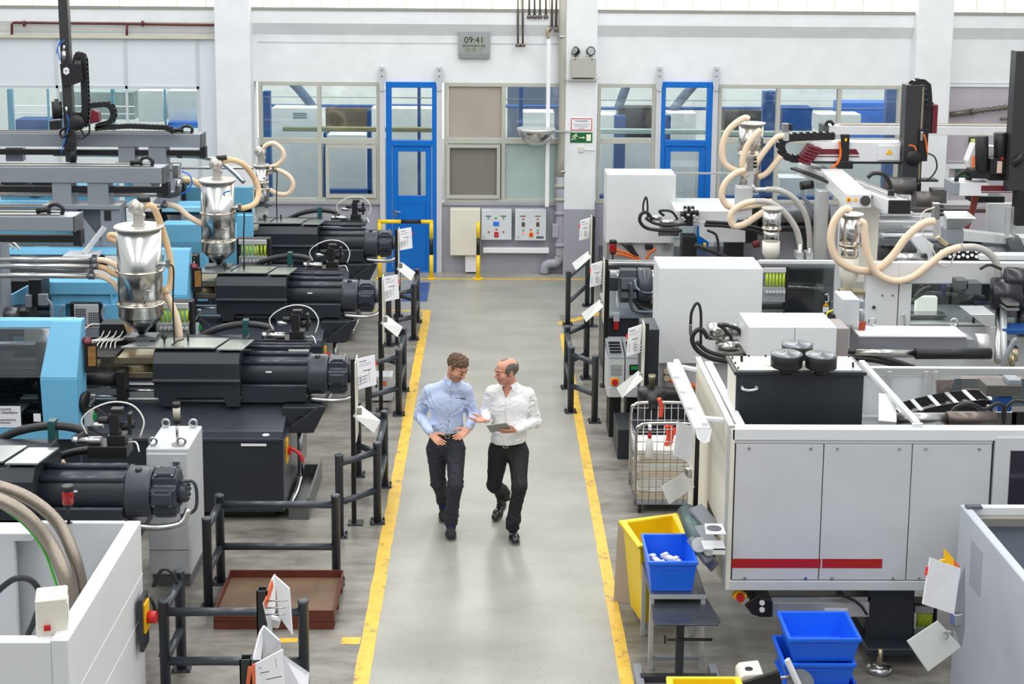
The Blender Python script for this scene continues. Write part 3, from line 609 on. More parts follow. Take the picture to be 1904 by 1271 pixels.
# steel conduit hoses diving into the box
Yh=y1-.5
for pts,r in (([(-60,900),(0,905),(60,930),(110,975),(140,1040),(152,1095),(150,1110)],.045),([(-60,915),(0,930),(50,960),(92,1010),(120,1070),(132,1120),(130,1140)],.05)):
    b=MB(); ps=[P(x,y,Yh-.1*(i>3)-(.14 if r>.047 else 0)) for i,(x,y) in enumerate(pts)]; b.tube(ps,r,n=14)
    t=tag(b.build('corrugated_conduit',mat('braided_conduit',(150,140,128),.3,.75,bump=.3,bscale=120),None),'thick braided metal conduit, %s of the pair arching into the open white enclosure'%('outer' if r<.05 else 'inner'),'conduit','conduits into the white enclosure')
b=MB(); b.tube([P(x,y,Yh-.12) for x,y in ((-40,925),(0,942),(45,975),(80,1020),(100,1070),(112,1110))],.009,n=6)
tag(b.build('earth_cable',mat('green_cable',(70,190,50),.5),None),'thin green cable running alongside the braided conduits','cable')
b=MB(); b.tube([P(x,y,Yh-.1) for x,y in ((-30,1130),(0,1095),(30,1075),(60,1080),(75,1110),(65,1150),(52,1180))],.022,n=10)
tag(b.build('rubber_cable',BHOSE,None),'thick black cable looping inside the open white enclosure','cable')
# red beacon
def beacon(px,py,Y,h,label,group='beacon lamps'):
    q=P(px,py,Y); t=thing('signal_beacon',label,'beacon',q,group)
    b=MB(); b.cyl(q,q+Vector((0,0,.02*h)),.09*h).cyl(q,q+Vector((0,0,.45*h)),.035*h).cyl(q+Vector((0,0,.45*h)),q+Vector((0,0,.52*h)),.12*h); b.build('stand',BLACK,t)
    MB().lathe([(.14*h,0),(.15*h,.02*h),(.15*h,.33*h),(.14*h,.35*h)],q+Vector((0,0,.52*h))).build('red_lens',REDL,t)
    MB().lathe([(.155*h,0),(.155*h,.1*h),(.13*h,.13*h)],q+Vector((0,0,.87*h))).build('cap',BLACK,t)
beacon(128,972,y1-.12,.29,'red signal beacon on a black stalk, standing on the rim of open white enclosure')
beacon(150,462,18.4,.2,'small red beacon on the sky-blue machine frame below the grey gantry brace')
beacon(275,378,20.5,.17,'small red beacon beyond the steel conveying pipe, between two grey gantries')
# switch on right side of the open box
b=MB(); q=G(268,1080,.9); b.box(x1+.03,x1+.06,y1-.28,y1-.1,.55,.95); pn=one('isolator_switch',b,ANTH,'red and yellow isolator switch beside the white enclosure, near the fence','switch')
MB().box(x1+.06,x1+.075,y1-.25,y1-.13,.68,.9).build('yellow_plate',WARNY,pn); MB().cyl((x1+.075,y1-.19,.78),(x1+.14,y1-.19,.78),.045).build('red_handle',RED,pn)
for k,(pts) in enumerate(([(285,1090),(300,1060),(318,1062),(330,1085)],[(280,1110),(295,1150),(305,1190),(298,1220)],[(285,1130),(300,1140),(312,1180),(300,1215)])):
    tag(MB().tube([P(x,y,y1+.1) for x,y in pts],.014,n=8).build('supply_cable',BHOSE,None),['black cable hooped beside the grey cabinet foot','black cable hanging down behind the front fence post, outer one','black cable hanging down behind the front fence post, inner one'][k],'cable','cables behind the isolator switch')
# ================================================================== LEFT: hoppers, hoses, gantries, pipes
def px2m(px,Y): return px*(Y*.9887+2.8*.15)/FPX
def cable_ties(b,pts,r): pass
def hopper(px,ys,rl,rb,Y,label,cone_tip,head=True,small=False):
    """ys: pixel rows of lid, ring1, ring2, cone start, cone tip"""
    zs=[P(px,y,Y).z for y in ys]; x=P(px,ys[1],Y).x
    t=thing('material_hopper',label,'hopper',(x,Y,zs[4]),'stainless hoppers on the left machines')
    rl=px2m(rl,Y); rb=px2m(rb,Y)
    b=MB(); b.lathe([(rb,0),(rb,zs[0]-zs[3])],(x,Y,zs[3]),n=48); b.build('hopper_body',CHROME,t)
    b=MB(); b.lathe([(.035,0),(rb*.97,zs[3]-zs[4]-.02),(rb,zs[3]-zs[4])],(x,Y,zs[4]+.01),n=40); b.build('hopper_cone',mat('dark_polished_cone',(120,120,124),.12,1.),t)
    b=MB(); b.lathe([(rl,0),(rl,.02),(rl*.96,.03)],(x,Y,zs[0]),n=48); b.build('lid',mat('satin_lid',(206,204,198),.35,.6),t)
    for q in (zs[1],zs[2]):
        MB().lathe([(rb,0),(rb*1.09,.006),(rb*1.09,.022),(rb,.03)],(x,Y,q),n=48).build('flange_ring',mat('ring_steel',(205,196,182),.2,1.),t)
    MB().box(x-.16,x+.16,Y-.1,Y+.1,zs[4]-.03,zs[4]+.0).box(x-.1,x+.1,Y-.08,Y+.08,zs[4]-.05,zs[4]-.03).build('feed_flange',DSTEEL,t)
    b=MB(); b.cyl((x-.02,Y-rb*.5,zs[4]+.05),(x-.02,Y-rb*.55,zs[3]-.1),.02,n=8)
    b=MB(); 
    for dz in (.1,.32): 
        a=Vector((x+rb*.35,Y-rb*.94,zs[2]+dz*.6)); b.cyl(a,a+Vector((.09,-.02,.0)),.008,n=8)
    builds(b,'latch',STEEL,t)
    a=Vector((x+rb,Y-.05,zs[2]+.26+ (zs[1]-zs[2])*.5)); b=MB(); b.cyl(a-Vector((.02,0,0)),a+Vector((.09,-.02,0)),.022,n=10).box(a.x+.06,a.x+.1,a.y-.05,a.y+.0,a.z-.03,a.z+.05).build('level_sensor',STEEL,t)
    b=MB(); b.tube([a+Vector((.09,0,0)),a+Vector((.13,0,-.06)),a+Vector((.12,-.02,-.4)),a+Vector((.13,-.05,-.85)),a+Vector((.16,-.1,-1.0))],.009,n=6); b.build('sensor_cable',BLACK,t)
    if head:
        z=zs[0]+.03; b=MB(); b.box(x-.06,x+.06,Y-.05,Y+.05,z,z+.02); b.prism([(x-.045,z),(x+.045,z),(x+.07,z+.1),(x+.03,z+.16),(x-.04,z+.14)],'y',Y-.04,Y+.04)
        c=Vector((x-.03,Y-.02,z+.2)); ax=Vector((-.45,-.6,.35)).normalized()
        b.lathe([(.03,-.09),(.085,-.08),(.085,-.03),(.075,-.025),(.075,.01),(.07,.02),(.025,.03),(.025,.045)],c,ax,n=28); b.build('suction_head',mat('cast_aluminium',(186,182,176),.4,.6),t,bevel=.003)
        b=MB(); b.cyl(c+Vector((.03,.02,.06)),c+Vector((.15,.05,.07)),.032,n=14); b.build('hose_socket',BLACK,t)
    return t,x,Y,zs,rb
h3=hopper(260,(424,504,565,585,622),45.5,41,14.57,'nearest polished steel hopper with a flat round lid, above the nearest black machine',None)
h2=hopper(405,(337,396,448,465,492),34,31,17.95,'polished steel hopper above the middle black machine, blue tape at its rim',None)
MB().prism([(h2[1]+.12,h2[3][0]-.12),(h2[1]+.19,h2[3][0]-.1),(h2[1]+.19,h2[3][0]-.08),(h2[1]+.12,h2[3][0]-.1)],'y',17.95-.19,17.95-.17).build('blue_tape',CABLEB,h2[0])
h1=hopper(486,(309,340,352,372,378),16,14,21.2,'slim steel hopper with white lower jar above the farthest black machine',None)
MB().lathe([(.06,0),(.1,.06),(.1,.2),(.11,.2)],(h1[1],21.2,1.66),n=24).build('white_jar',mat('milky_glass',(214,214,210),.25),h1[0])
def hose(pl,r,label,m=HOSE,group='beige conveying hoses',n=14,name='conveying_hose',cat='hose'):
    b=MB(); b.tube(pl,r,n=n,sub=6)
    return one(name,b,m,label,cat,group)
def pts(Y,l): return [P(a[0],a[1],Y if len(a)<3 else a[2]) for a in l]
hose(pts(14.6,[(272,382),(285,385),(300,420,14.75),(314,470,14.8),(319,510,14.8),(312,540,14.75),(304,538,14.7)]),.034,'thick beige hose arching from the nearest hopper head down its right side')
hose(pts(14.75,[(306,540),(320,570),(330,600),(334,628)]),.038,'pale cream hose running down to the right of the nearest hopper',HOSE2)
hose(pts(14.8,[(232,590),(240,610),(250,632)]),.034,'short beige hose disappearing behind the nearest hopper cone',HOSE)
for k,a in enumerate(([(176,483),(195,484),(212,492),(226,503)],[(176,494),(196,499),(210,508),(226,516)],[(170,513),(190,514),(210,525),(225,545)])):
    hose(pts(14.7,a),.03,'beige hose from the %s of three steel pipes into the nearest hopper'%('top','middle','bottom')[k],HOSE2 if k!=1 else HOSE)
hose(pts(14.9,[(222,440),(206,436),(204,442),(218,448)]),.03,'short curled beige hose stub behind left rim of the nearest hopper',HOSE)
hose(pts(18.,[(413,301),(430,297),(452,305),(472,330,18.1),(481,355,18.1),(474,378,18.),(452,387,17.9),(442,385)]),.036,'thick beige hose looping right from the head of the middle hopper',HOSE)
hose(pts(17.9,[(309,380),(330,385),(350,402),(378,418)]),.036,'pale cream hose sloping from steel pipe to the middle hopper',HOSE2)
hose(pts(18.1,[(341,333),(358,336),(374,346)]),.038,'short beige hose between the valve stack and the middle hopper',HOSE)
hose(pts(17.8,[(404,518),(404,535),(409,555),(411,570)]),.034,'pale cut hose end hanging below the middle hopper',HOSE2)
hose(pts(21.2,[(486,280),(492,272),(508,266),(524,278),(527,293),(516,306),(500,311)]),.034,'pale hose loop on top of the slim far hopper',HOSE2)
hose(pts(21.2,[(498,321),(516,316),(538,328),(545,345),(535,360),(515,360),(501,352)]),.034,'second lower hose loop right of the slim far hopper',HOSE2)
# steel conveying pipes
def pipe(a,b_,r,label,m=STEEL,extra=None,group='steel conveying pipes'):
    b=MB(); b.cyl(a,b_,r,n=18); 
    e=Vector(b_)
    o=one('conveying_pipe',b,m,label,'pipe',group)
    ORG[o.name]=o.location.copy()
    d=(Vector(b_)-Vector(a)).normalized()
    MB().cyl(e-d*.03,e+d*.03,r*1.25,n=16).box(e.x-.02,e.x+.02,e.y-.02,e.y+.02,e.z+r,e.z+r*2.2).build('pipe_clamp',DSTEEL,o)
    return o
pipe(P(-80,481,14.7),P(176,483,14.7),.028,'top one of three parallel steel pipes feeding the nearest hopper')
pipe(P(-80,494,14.65),P(176,495,14.65),.028,'middle one of three parallel steel pipes feeding the nearest hopper')
pipe(P(-80,511,14.6),P(170,513,14.6),.028,'bottom one of three parallel steel pipes feeding the nearest hopper')
pipe(P(-60,360,17.9),P(300,361,17.9),.034,'long steel pipe running level with the grey gantry brace')
pipe(P(-60,383,17.8),P(306,382,17.8),.028,'long steel pipe ending at the cream hose to middle hopper')
pipe(P(100,286,21.),P(335,289,21.),.034,'upper steel pipe below the farthest grey gantry beam')
o=MB(); o.tube(pts(21.,[(335,289),(370,291),(405,299),(430,316),(455,340)]),.034,n=14); one('bent_pipe',o,STEEL,'bent steel pipe curving down behind the middle hopper','pipe','steel conveying pipes')
pipe(P(330,312,22),P(480,312,22),.022,'thin steel pipe in front of pale blue partition')
# valve stack near (330,345)
t=thing('valve_stack','small pneumatic valve stack with grey pipe elbow left of middle hopper','valve',P(330,380,17.9))
y=17.9
b=MB(); q=P(330,345,y); b.box(q.x-.05,q.x+.03,y-.05,y+.05,P(330,330,y).z,P(330,306,y).z).cyl(P(331,358,y),P(331,334,y),.04,n=14); b.build('valve_body',STEEL,t,bevel=.004)
b=MB(); b.tube(pts(y,[(300,361),(318,362),(330,357),(332,343)]),.045,n=12); b.build('elbow',DSTEEL,t)
b=MB(); b.tube(pts(y,[(338,318),(352,325),(357,340),(347,355),(334,362)]),.01,n=6); b.build('air_tube',CABLEB,t)
# grey support post for the pipes, far left
b=MB(); p0=P(0,445,15.2); b.box(-6.4,p0.x+.03,15.1,15.4,.9,P(0,447,15.2).z); b.box(-6.4,p0.x+.06,15.1,15.4,.9,1.1)
one('support_column',b,PGREY,'grey steel column at the left picture edge where the three pipes end','column',bevel=.01)
# gantry robots: beam + brace
def gantry(px,py0,py1,Y,label,brace):
    e=P(px,py1,Y); zt=P(px,py0,Y).z; z0=e.z; xr=e.x
    t=thing('gantry_robot',label,'gantry',(xr-.9,Y+.2,0),'grey overhead gantries on the left')
    b=MB(); b.box(-7.6,xr,Y,Y+.3,z0,zt); b.build('beam',PGREY,t,bevel=.006)
    MB().box(xr,xr+.02,Y-.005,Y+.31,z0-.01,zt+.005).build('end_cap',mat('cap_dark_grey',(84,86,90),.45),t,bevel=.004)
    MB().box(-7.6,xr-.15,Y+.03,Y+.06,zt,zt+.02).box(-7.6,xr-.15,Y+.2,Y+.23,zt,zt+.02).build('guide_rails',STEEL,t)
    MB().box(-7.6,xr-.3,Y+.08,Y+.17,zt,zt+.012).build('rack_strip',mat('rack_dark',(70,66,62),.4,.4),t)
    b=MB(); c=Vector((xr-.25,Y+.12,zt+.0)); b.tube([c+Vector((.1,0,.0)),c+Vector((.11,0,.07)),c+Vector((.04,0,.11)),c+Vector((-.03,0,.08)),c+Vector((-.03,0,0))],.022,n=8).cyl(c+Vector((-.16,0,.04)),c+Vector((-.02,0,.06)),.03,n=10); b.build('lifting_lug',BLACK,t)
    MB().box(-7.6,xr+.02,Y+.06,Y+.16,z0-.13,z0-.06).box(xr-.02,xr+.06,Y+.04,Y+.18,z0-.16,z0+.0).build('cable_trunking',BLACK,t)
    if brace:
        bx=P(brace,py1,Y).x
        MB().box(bx-.33,bx-.1,Y+.02,Y+.28,z0-.27,z0).build('mount_block',PGREY,t); MB().box(bx+.1,bx+.35,Y+.02,Y+.28,z0-.27,z0).build('mount_block',PGREY,t)
        MB().box(bx-.45,bx+.5,Y-.03,Y+.33,z0-.32,z0-.27).build('mount_plate',PGREY,t,bevel=.003)
        zc=z0-.32
        b=MB(); b.prism([(bx-.3,zc),(bx-.05,zc),(bx+.5,zc-.75),(bx+.5,zc-1.15)],'y',Y+.02,Y+.06); b.prism([(bx-.3,zc),(bx+.5,zc),(bx+.5,zc-.9)],'y',Y+.2,Y+.24)
        b.build('brace',PGREY,t,bevel=.004)
        MB().box(bx+.25,bx+.5,Y,Y+.28,1.9,zc).build('post',PGREY,t,bevel=.006)
        MB().box(bx+.3,bx+.38,Y-.01,Y,zc-.14,zc-.02).build('post_slot',INKD,t)
        MB().bar((bx+.33,Y-.12,zc-.2),(bx+.12,Y-.3,1.98),.05,.05).build('strut',LGREY,t); MB().box(bx-.1,bx+.3,Y-.45,Y-.05,1.95,1.98).build('foot_plate',LGREY,t)
    return t,zt
ga=gantry(373,250,274,20.6,'farthest grey gantry beam, carrying the black vertical robot arm',262)
gb=gantry(302,312,341,17.5,'middle grey gantry beam with triangular brace above the hoppers',146)
gc=gantry(137,403,430,14.8,'nearest grey gantry beam, short, at the left picture edge',None)
# posts
tp=tag(MB().box(P(216,420,18).x-.0,P(216,420,18).x+.0,18,18.1,0,1).build('x',PGREY) ,'x','x') if False else None
# vertical robot arm on far gantry
Y=20.45
t=thing('linear_robot','tall black vertical robot arm with cable chain on the farthest grey gantry','robot arm',P(130,255,Y))
b=MB(); b.bar(P(117,-30,Y),P(133,300,Y),.13,.13); b.build('vertical_axis',mat('robot_black',(58,58,60),.4,.2),t,bevel=.006)
b=MB(); a=P(112,119,Y-.1); c=P(137,160,Y-.1); b.prism([(a.x,a.z),(P(155,119,Y).x,a.z),(P(158,150,Y).x,P(150,150,Y).z),(c.x,c.z+.02),(a.x+.02,c.z)],'y',Y-.12,Y-.09); br=b.build('carriage_plate',BLACK,t)
q=P(123,132,Y-.13); MB().prism([(q.x,q.z+.055),(q.x+.04,q.z+.03),(q.x+.04,q.z-.03),(q.x,q.z-.055),(q.x-.04,q.z-.03),(q.x-.04,q.z+.03)],'y',Y-.128,Y-.122).build('hexagon_badge',PAPER,br)
MB().tube([(q.x-.015,Y-.131,q.z+.015),(q.x,Y-.131,q.z-.002),(q.x+.015,Y-.131,q.z+.015)],.004,sub=1,n=5).tube([(q.x,Y-.131,q.z),(q.x,Y-.131,q.z-.02)],.004,sub=1,n=5).build('badge_mark',INKD,br)
b=MB(); b.cyl(P(144,150,Y-.05),P(144,112,Y-.05),.06,n=16); b.build('servo_motor',BLACK,t)
b=MB(); b.cyl(P(107,220,Y-.1),P(105,188,Y-.1),.07,n=16).box(P(100,228,Y).x,P(116,228,Y).x,Y-.2,Y-.02,P(110,238,Y).z,P(110,222,Y).z).cyl(P(105,187,Y-.1),P(105,184,Y-.1),.03,n=10); b.build('drive_motor',BLACK,t)
def chain2(path,w,h,step,label,m=BLACK,rung=ALU,th=.012,group='cable chains',parent=None,name='cable_chain'):
    P_=[Vector(p) for p in path]; L=[0.]
    for i in range(1,len(P_)): L.append(L[-1]+(P_[i]-P_[i-1]).length)
    def at(s):
        for i in range(1,len(P_)):
            if s<=L[i] or i==len(P_)-1: return P_[i-1].lerp(P_[i],(s-L[i-1])/max(1e-6,L[i]-L[i-1]))
    n=max(2,int(L[-1]/step)); C=[at(L[-1]*i/n) for i in range(n+1)]
    D=[(C[min(i+1,n)]-C[max(i-1,0)]).normalized() for i in range(n+1)]; U=[Vector((-d.z,0,d.x)) for d in D]
    b=MB()
    for sy in (-1,1):
        vs=[]
        for c,u in zip(C,U): vs+=[c+u*h/2+Vector((0,sy*w/2,0)),c-u*h/2+Vector((0,sy*w/2,0)),c-u*h/2+Vector((0,sy*(w/2-th),0)),c+u*h/2+Vector((0,sy*(w/2-th),0))]
        fs=[(4*i+k,4*i+(k+1)%4,4*i+4+(k+1)%4,4*i+4+k) for i in range(n) for k in range(4)]+[(0,1,2,3),(4*n+3,4*n+2,4*n+1,4*n)]
        b.add(vs,fs)
    for i in range(n):
        c=(C[i]+C[i+1])/2; d=(C[i+1]-C[i]).normalized(); u=Vector((-d.z,0,d.x))
        for su in (-1,1): 
            q=c+u*su*h*.46; e=step*.13; 
            vs=[q+d*sx*e+Vector((0,sy*w/2,0))+u*sz*.006 for sx in(-1,1) for sy in(-1,1) for sz in(-1,1)]
            b.add(vs,[(0,1,3,2),(4,6,7,5),(0,4,5,1),(2,3,7,6),(0,2,6,4),(1,5,7,3)],1)
    if parent is not None: return b.build(name,[m,rung],parent)
    return one(name,b,[m,rung],label,'cable chain',group)
def arcpath(c,r,a0,a1,n=10,Y=0):
    return [Vector((c[0]+r*math.cos(a0+(a1-a0)*i/n),Y,c[1]+r*math.sin(a0+(a1-a0)*i/n))) for i in range(n+1)]
y=Y+.02
a=P(158,235,y); c=P(152,108,y); d=P(143,112,y)
chain2([a,P(160,200,y),P(158,150,y),P(156,112,y),P(153,104,y),P(150,101,y),P(146,101,y),P(144,104,y),P(143,112,y),P(143,125,y)],.12,.09,.06,'',m=BLACK,rung=BLACK,parent=t)
chain2([P(168,196,y),P(200,193,y),P(210,200,y),P(212,215,y),P(208,226,y),P(195,230,y),P(180,234,y)],.12,.07,.06,'',m=BLACK,rung=BLACK,parent=t)
chain2([P(178,238,y),P(240,234,y),P(310,237,y),P(325,245,y)],.12,.06,.06,'',m=BLACK,rung=BLACK,parent=t)
b=MB(); b.prism([(P(168,230,Y).x,P(168,230,Y).z),(P(186,226,Y).x,P(186,226,Y).z),(P(184,208,Y).x,P(184,208,Y).z),(P(170,203,Y).x,P(170,203,Y).z)],'y',Y-.05,Y+.1); b.build('drive_cover',BURG,t,bevel=.01)
b=MB(); b.box(P(140,205,Y).x,P(152,205,Y).x,Y-.06,Y+.1,P(145,240,Y).z,P(145,208,Y).z).lathe([(.02,0),(.1,.01),(.11,.05),(.03,.07)],P(150,225,Y)-Vector((0,.16,0)),(0,-1,0)); b.build('carriage',BLACK,t,bevel=.005)
b=MB(); b.cyl(P(118,95,Y-.1),P(120,112,Y-.1),.03,n=10).cyl(P(119,84,Y-.1),P(119,95,Y-.1),.018,n=8).cyl(P(123,198,Y-.1),P(124,212,Y-.1),.022,n=8); builds(b,'air_fitting',STEEL,t)
b=MB(); b.tube(pts(Y-.1,[(122,205),(128,230),(122,255),(114,285)]),.01,n=6).tube(pts(Y-.1,[(112,75),(107,92),(112,112)]),.008,n=6).tube(pts(Y-.12,[(104,100),(109,85),(120,74)]),.006,n=6); builds(b,'air_hose',CABLEB,t)
b=MB(); b.tube(pts(Y-.12,[(125,235),(112,245),(116,255),(130,248)]),.016,n=8).tube(pts(Y-.12,[(150,240),(158,252),(166,246),(166,228)]),.014,n=8).tube(pts(Y-.12,[(140,252),(152,258),(164,248)]),.012,n=8); builds(b,'power_cable',BHOSE,t)
b=MB(); b.cyl(P(134,275,Y-.1),P(136,303,Y-.1),.045,n=12).cyl(P(136,303,Y-.1),P(136,307,Y-.1),.07,n=14).box(P(125,268,Y).x,P(143,268,Y).x,Y-.16,Y-.04,P(134,276,Y).z,P(134,264,Y).z); b.build('gripper_head',BLACK,t)
# black chain robot piece further left below
b=MB(); b.box(P(12,285,20.9).x,P(44,285,20.9).x,20.85,21.,P(20,299,20.9).z,P(20,274,20.9).z); q=one('drive_unit',b,PGREY,'grey motor unit with pipes under the farthest gantry beam, far left','drive unit',bevel=.01)
# ---- blue press frames, enclosures behind machines
def bluebox(x0,y0px,x1,y1px,Y,depth,label,m=BLUE,holes=(),name='guard_panel',cat='machine guard',group='sky-blue guard frames',shelf=True):
    a=P(x0,y0px,Y); b_=P(x1,y1px,Y); b=MB(); b.box(a.x,b_.x,Y,Y+depth,b_.z,a.z)
    o=one(name,b,m,label,cat,group,bevel=.006); o.location=o.location
    return o
# platen frame between near and middle machine (photo 78-224, 522-625)
t=thing('clamping_unit','sky-blue clamping frame with keypad panel between the nearest and middle machines','machine frame',P(150,600,16.3),'sky-blue guard frames')
Y=16.3
def bx(x0,y0,x1,y1,Ya,Yb,m,name,par,bev=.005):
    a=P(x0,y0,Ya); c=P(x1,y1,Ya); return MB().box(a.x,c.x,Ya,Yb,c.z,a.z).build(name,m,par,bevel=bev)
bx(78,524,224,548,Y,Y+.3,BLUE,'upper_beam',t); bx(95,548,210,566,Y+.03,Y+.25,BLUE,'lower_beam',t)
bx(92,566,126,700,Y,Y+.3,BLUE,'left_post',t); bx(190,566,232,640,Y,Y+.3,BLUE,'right_post',t)
a=P(205,540,Y-.05); MB().sheet([P(207,542,Y),P(226,530,Y+.4),P(226,640,Y+.4),P(207,640,Y)],.02).build('side_plate',BLUE,t)
bx(75,640,232,720,Y+.1,Y+.3,ANTH,'lower_cover',t)
kp=bx(129,563,188,632,Y-.03,Y+.05,BLACK,'panel_housing',t)
fp=bx(137,566,184,611,Y-.05,Y-.03,LGREY,'keypad_plate',kp)
fp2=bx(140,612,184,628,Y-.05,Y-.03,PGREY,'switch_strip',kp)
b=MB(); 
for i in range(5):
    for j in range(7):
        q=P(142+i*4,577+j*4.6-2,Y-.055); b.box(q.x-.009,q.x+.009,Y-.056,Y-.05,q.z-.009,q.z+.009)
        q=P(166+i*4,582+j*4,Y-.055); b.box(q.x-.008,q.x+.008,Y-.056,Y-.05,q.z-.008,q.z+.008)
b.build('keys',INK,kp)['kind']='stuff'
q=P(146,607,Y-.06); MB().cyl(P(146,607,Y-.09),P(146,607,Y-.05),.02).build('stop_button',RED,kp)
for i in range(4):
    q=P(157+i*4,606,Y-.06); MB().cyl(q,q+Vector((0,.01,0)),.012,n=10).build('lamp_button',RED if i%2 else GREEN,kp)
MB().tube(pts(Y-.1,[(194,567),(190,585),(200,605),(212,612)]),.016,n=8).build('grab_handle',PGREY,t); MB().tube(pts(Y-.1,[(119,567),(113,580),(113,600),(117,602)]),.014,n=8).build('grab_handle',PGREY,t)
# blocks and arm above platen (left)
t=thing('ejector_unit','black and grey actuator blocks with a bent cable behind the sky-blue guard door','actuator',P(60,610,15.4))
Y=15.4
bx(52,520,78,570,Y,Y+.3,BLACK,'valve_tower',t); bx(46,549,58,572,Y-.05,Y,PGREY,'actuator',t); bx(70,547,88,568,Y-.05,Y,PGREY,'actuator',t)
MB().tube(pts(Y-.08,[(88,557),(96,568),(96,590),(86,604)]),.018,n=8).build('bent_cable',PGREY,t)
bx(0,578,55,625,Y-.2,Y+.1,BLACK,'carriage',t); MB().cyl(P(12,583,Y-.25),P(34,583,Y-.25),.07,n=20).build('cylinder',DSTEEL,t); bx(44,612,75,638,Y-.5,Y-.4,CREAM,'terminal_box',t)
MB().sheet([P(20,548,Y),P(53,530,Y+.3),P(53,560,Y+.3),P(20,580,Y)],.02).build('blue_side_plate',BLUE,t)
bx(15,522,76,545,Y+.6,Y+.9,BLACK,'rear_block',t)
# flow meter racks
def rack(x0,y0,x1,y1,Y,n,label):
    a=P(x0,y0,Y); c=P(x1,y1,Y); t=thing('flow_meter_rack',label,'flow meter',((a.x+c.x)/2,Y,c.z),'flow meter racks')
    H_=a.z-c.z; b=MB(); b.frame(a.x,c.x,c.z-.1,a.z,.035,Y-.02,Y+.12); b.build('rack_frame',BLACK,t,bevel=.003)
    w=(c.x-a.x-.1)/n
    MB().box(a.x+.03,c.x-.04,Y-.05,Y+.08,a.z-.07,a.z-.01).build('top_manifold',LGREY,t,bevel=.004); MB().box(a.x+.03,c.x-.04,Y-.05,Y+.08,c.z,c.z+H_*.42).build('valve_bank',mat('translucent_grey',(150,154,156),.3),t,bevel=.004)
    b=MB(); g=MB()
    for i in range(n):
        x=a.x+.06+w*(i+.5); g.cyl((x,Y-.02,c.z+H_*.45),(x,Y-.02,a.z-.07),.017,n=10); b.cyl((x,Y-.045,c.z+H_*.3),(x,Y-.075,c.z+H_*.3),.02,n=8)
    builds(g,'sight_tube',mat('lime_sight_tube',(196,220,60),.2,noise=.2,nscale=25),t); builds(b,'valve_knob',LGREY,t)
    return t
rack(440,443,503,500,18.6,7,'flow meter rack with lime sight tubes behind the middle hopper hose')
rack(286,560,360,628,15.3,7,'flow meter rack with lime sight tubes right of the nearest hopper cone')
# more blue bodies: between middle and far
t=thing('clamping_unit','sky-blue clamping frame with glazed side between the middle and farthest machines','machine frame',P(300,450,19.7),'sky-blue guard frames')
Y=19.7
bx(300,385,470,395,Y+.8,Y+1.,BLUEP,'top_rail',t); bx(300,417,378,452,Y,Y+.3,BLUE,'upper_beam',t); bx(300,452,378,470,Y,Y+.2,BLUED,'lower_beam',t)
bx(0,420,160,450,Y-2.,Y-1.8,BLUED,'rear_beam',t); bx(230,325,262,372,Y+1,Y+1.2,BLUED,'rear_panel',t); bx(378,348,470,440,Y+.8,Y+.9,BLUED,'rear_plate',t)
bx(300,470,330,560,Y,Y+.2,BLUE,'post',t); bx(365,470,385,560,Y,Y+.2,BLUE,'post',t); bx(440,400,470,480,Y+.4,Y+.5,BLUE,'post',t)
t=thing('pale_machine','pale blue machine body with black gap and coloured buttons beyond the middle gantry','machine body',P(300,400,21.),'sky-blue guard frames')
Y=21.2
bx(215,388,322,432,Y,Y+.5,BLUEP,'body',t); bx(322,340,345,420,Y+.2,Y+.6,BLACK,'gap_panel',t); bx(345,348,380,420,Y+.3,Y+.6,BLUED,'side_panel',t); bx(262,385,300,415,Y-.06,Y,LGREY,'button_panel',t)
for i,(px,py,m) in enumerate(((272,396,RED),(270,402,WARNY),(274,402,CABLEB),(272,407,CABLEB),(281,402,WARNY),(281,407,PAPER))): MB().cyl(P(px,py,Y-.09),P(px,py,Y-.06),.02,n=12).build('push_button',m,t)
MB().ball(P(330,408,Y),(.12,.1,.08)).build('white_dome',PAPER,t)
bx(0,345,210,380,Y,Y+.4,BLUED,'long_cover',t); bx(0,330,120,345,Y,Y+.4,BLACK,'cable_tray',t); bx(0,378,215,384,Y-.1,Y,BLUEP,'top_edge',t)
# clutter pipes & cables at left
for k,l in enumerate(([(0,330),(20,338),(40,332),(60,345)],[(0,345),(30,352),(50,345),(80,352)],[(25,350),(60,365),(90,362),(110,372)],[(0,445),(20,448),(32,458),(36,464)],[(0,452),(15,453),(26,462)])):
    tag(MB().tube(pts(20.5 if k<3 else 15.6,l),.022 if k<3 else .014,n=8).build('machine_hose',BHOSE if k<3 else CABLEW,None),['black hose sagging left of the grey brace, topmost','black hose sagging left of the grey brace, middle','black hose sagging left of the grey brace, lowest','white cable bundle strand beside the support column, upper','white cable bundle strand beside the support column, lower'][k],'hose','loose machine hoses')
# ================================================================== fences, document stands, wall fittings, small things
def fence(posts,links,label,group='anthracite tubular guard rails'):
    c=Vector((sum(p[0] for p in posts)/len(posts),sum(p[1] for p in posts)/len(posts),0))
    t=thing('guard_rail',label,'guard rail',c,group)
    for x,y in posts:
        b=MB(); b.lathe([(.04,0),(.04,.8),(.043,.802),(.043,.815),(.03,.825)],(x,y,.008),n=22); o=b.build('post',FENCEM,t)
        MB().obox((x,y,.006),(.15,.15,.012),(0,0,.1)).build('base_plate',ANTH,t,bevel=.002)
        b=MB()
        for sx,sy in((-1,-1),(1,1),(-1,1),(1,-1)): b.cyl((x+sx*.058,y+sy*.058,.012),(x+sx*.058,y+sy*.058,.03),.009,n=8)
        builds(b,'anchor_bolt',BLACK,o)
    for i,j in links:
        for z in (.735,.34):
            a=Vector((*posts[i],z)); b_=Vector((*posts[j],z)); MB().cyl(a,b_,.032,n=18).build('rail',FENCEM,t)
    return t
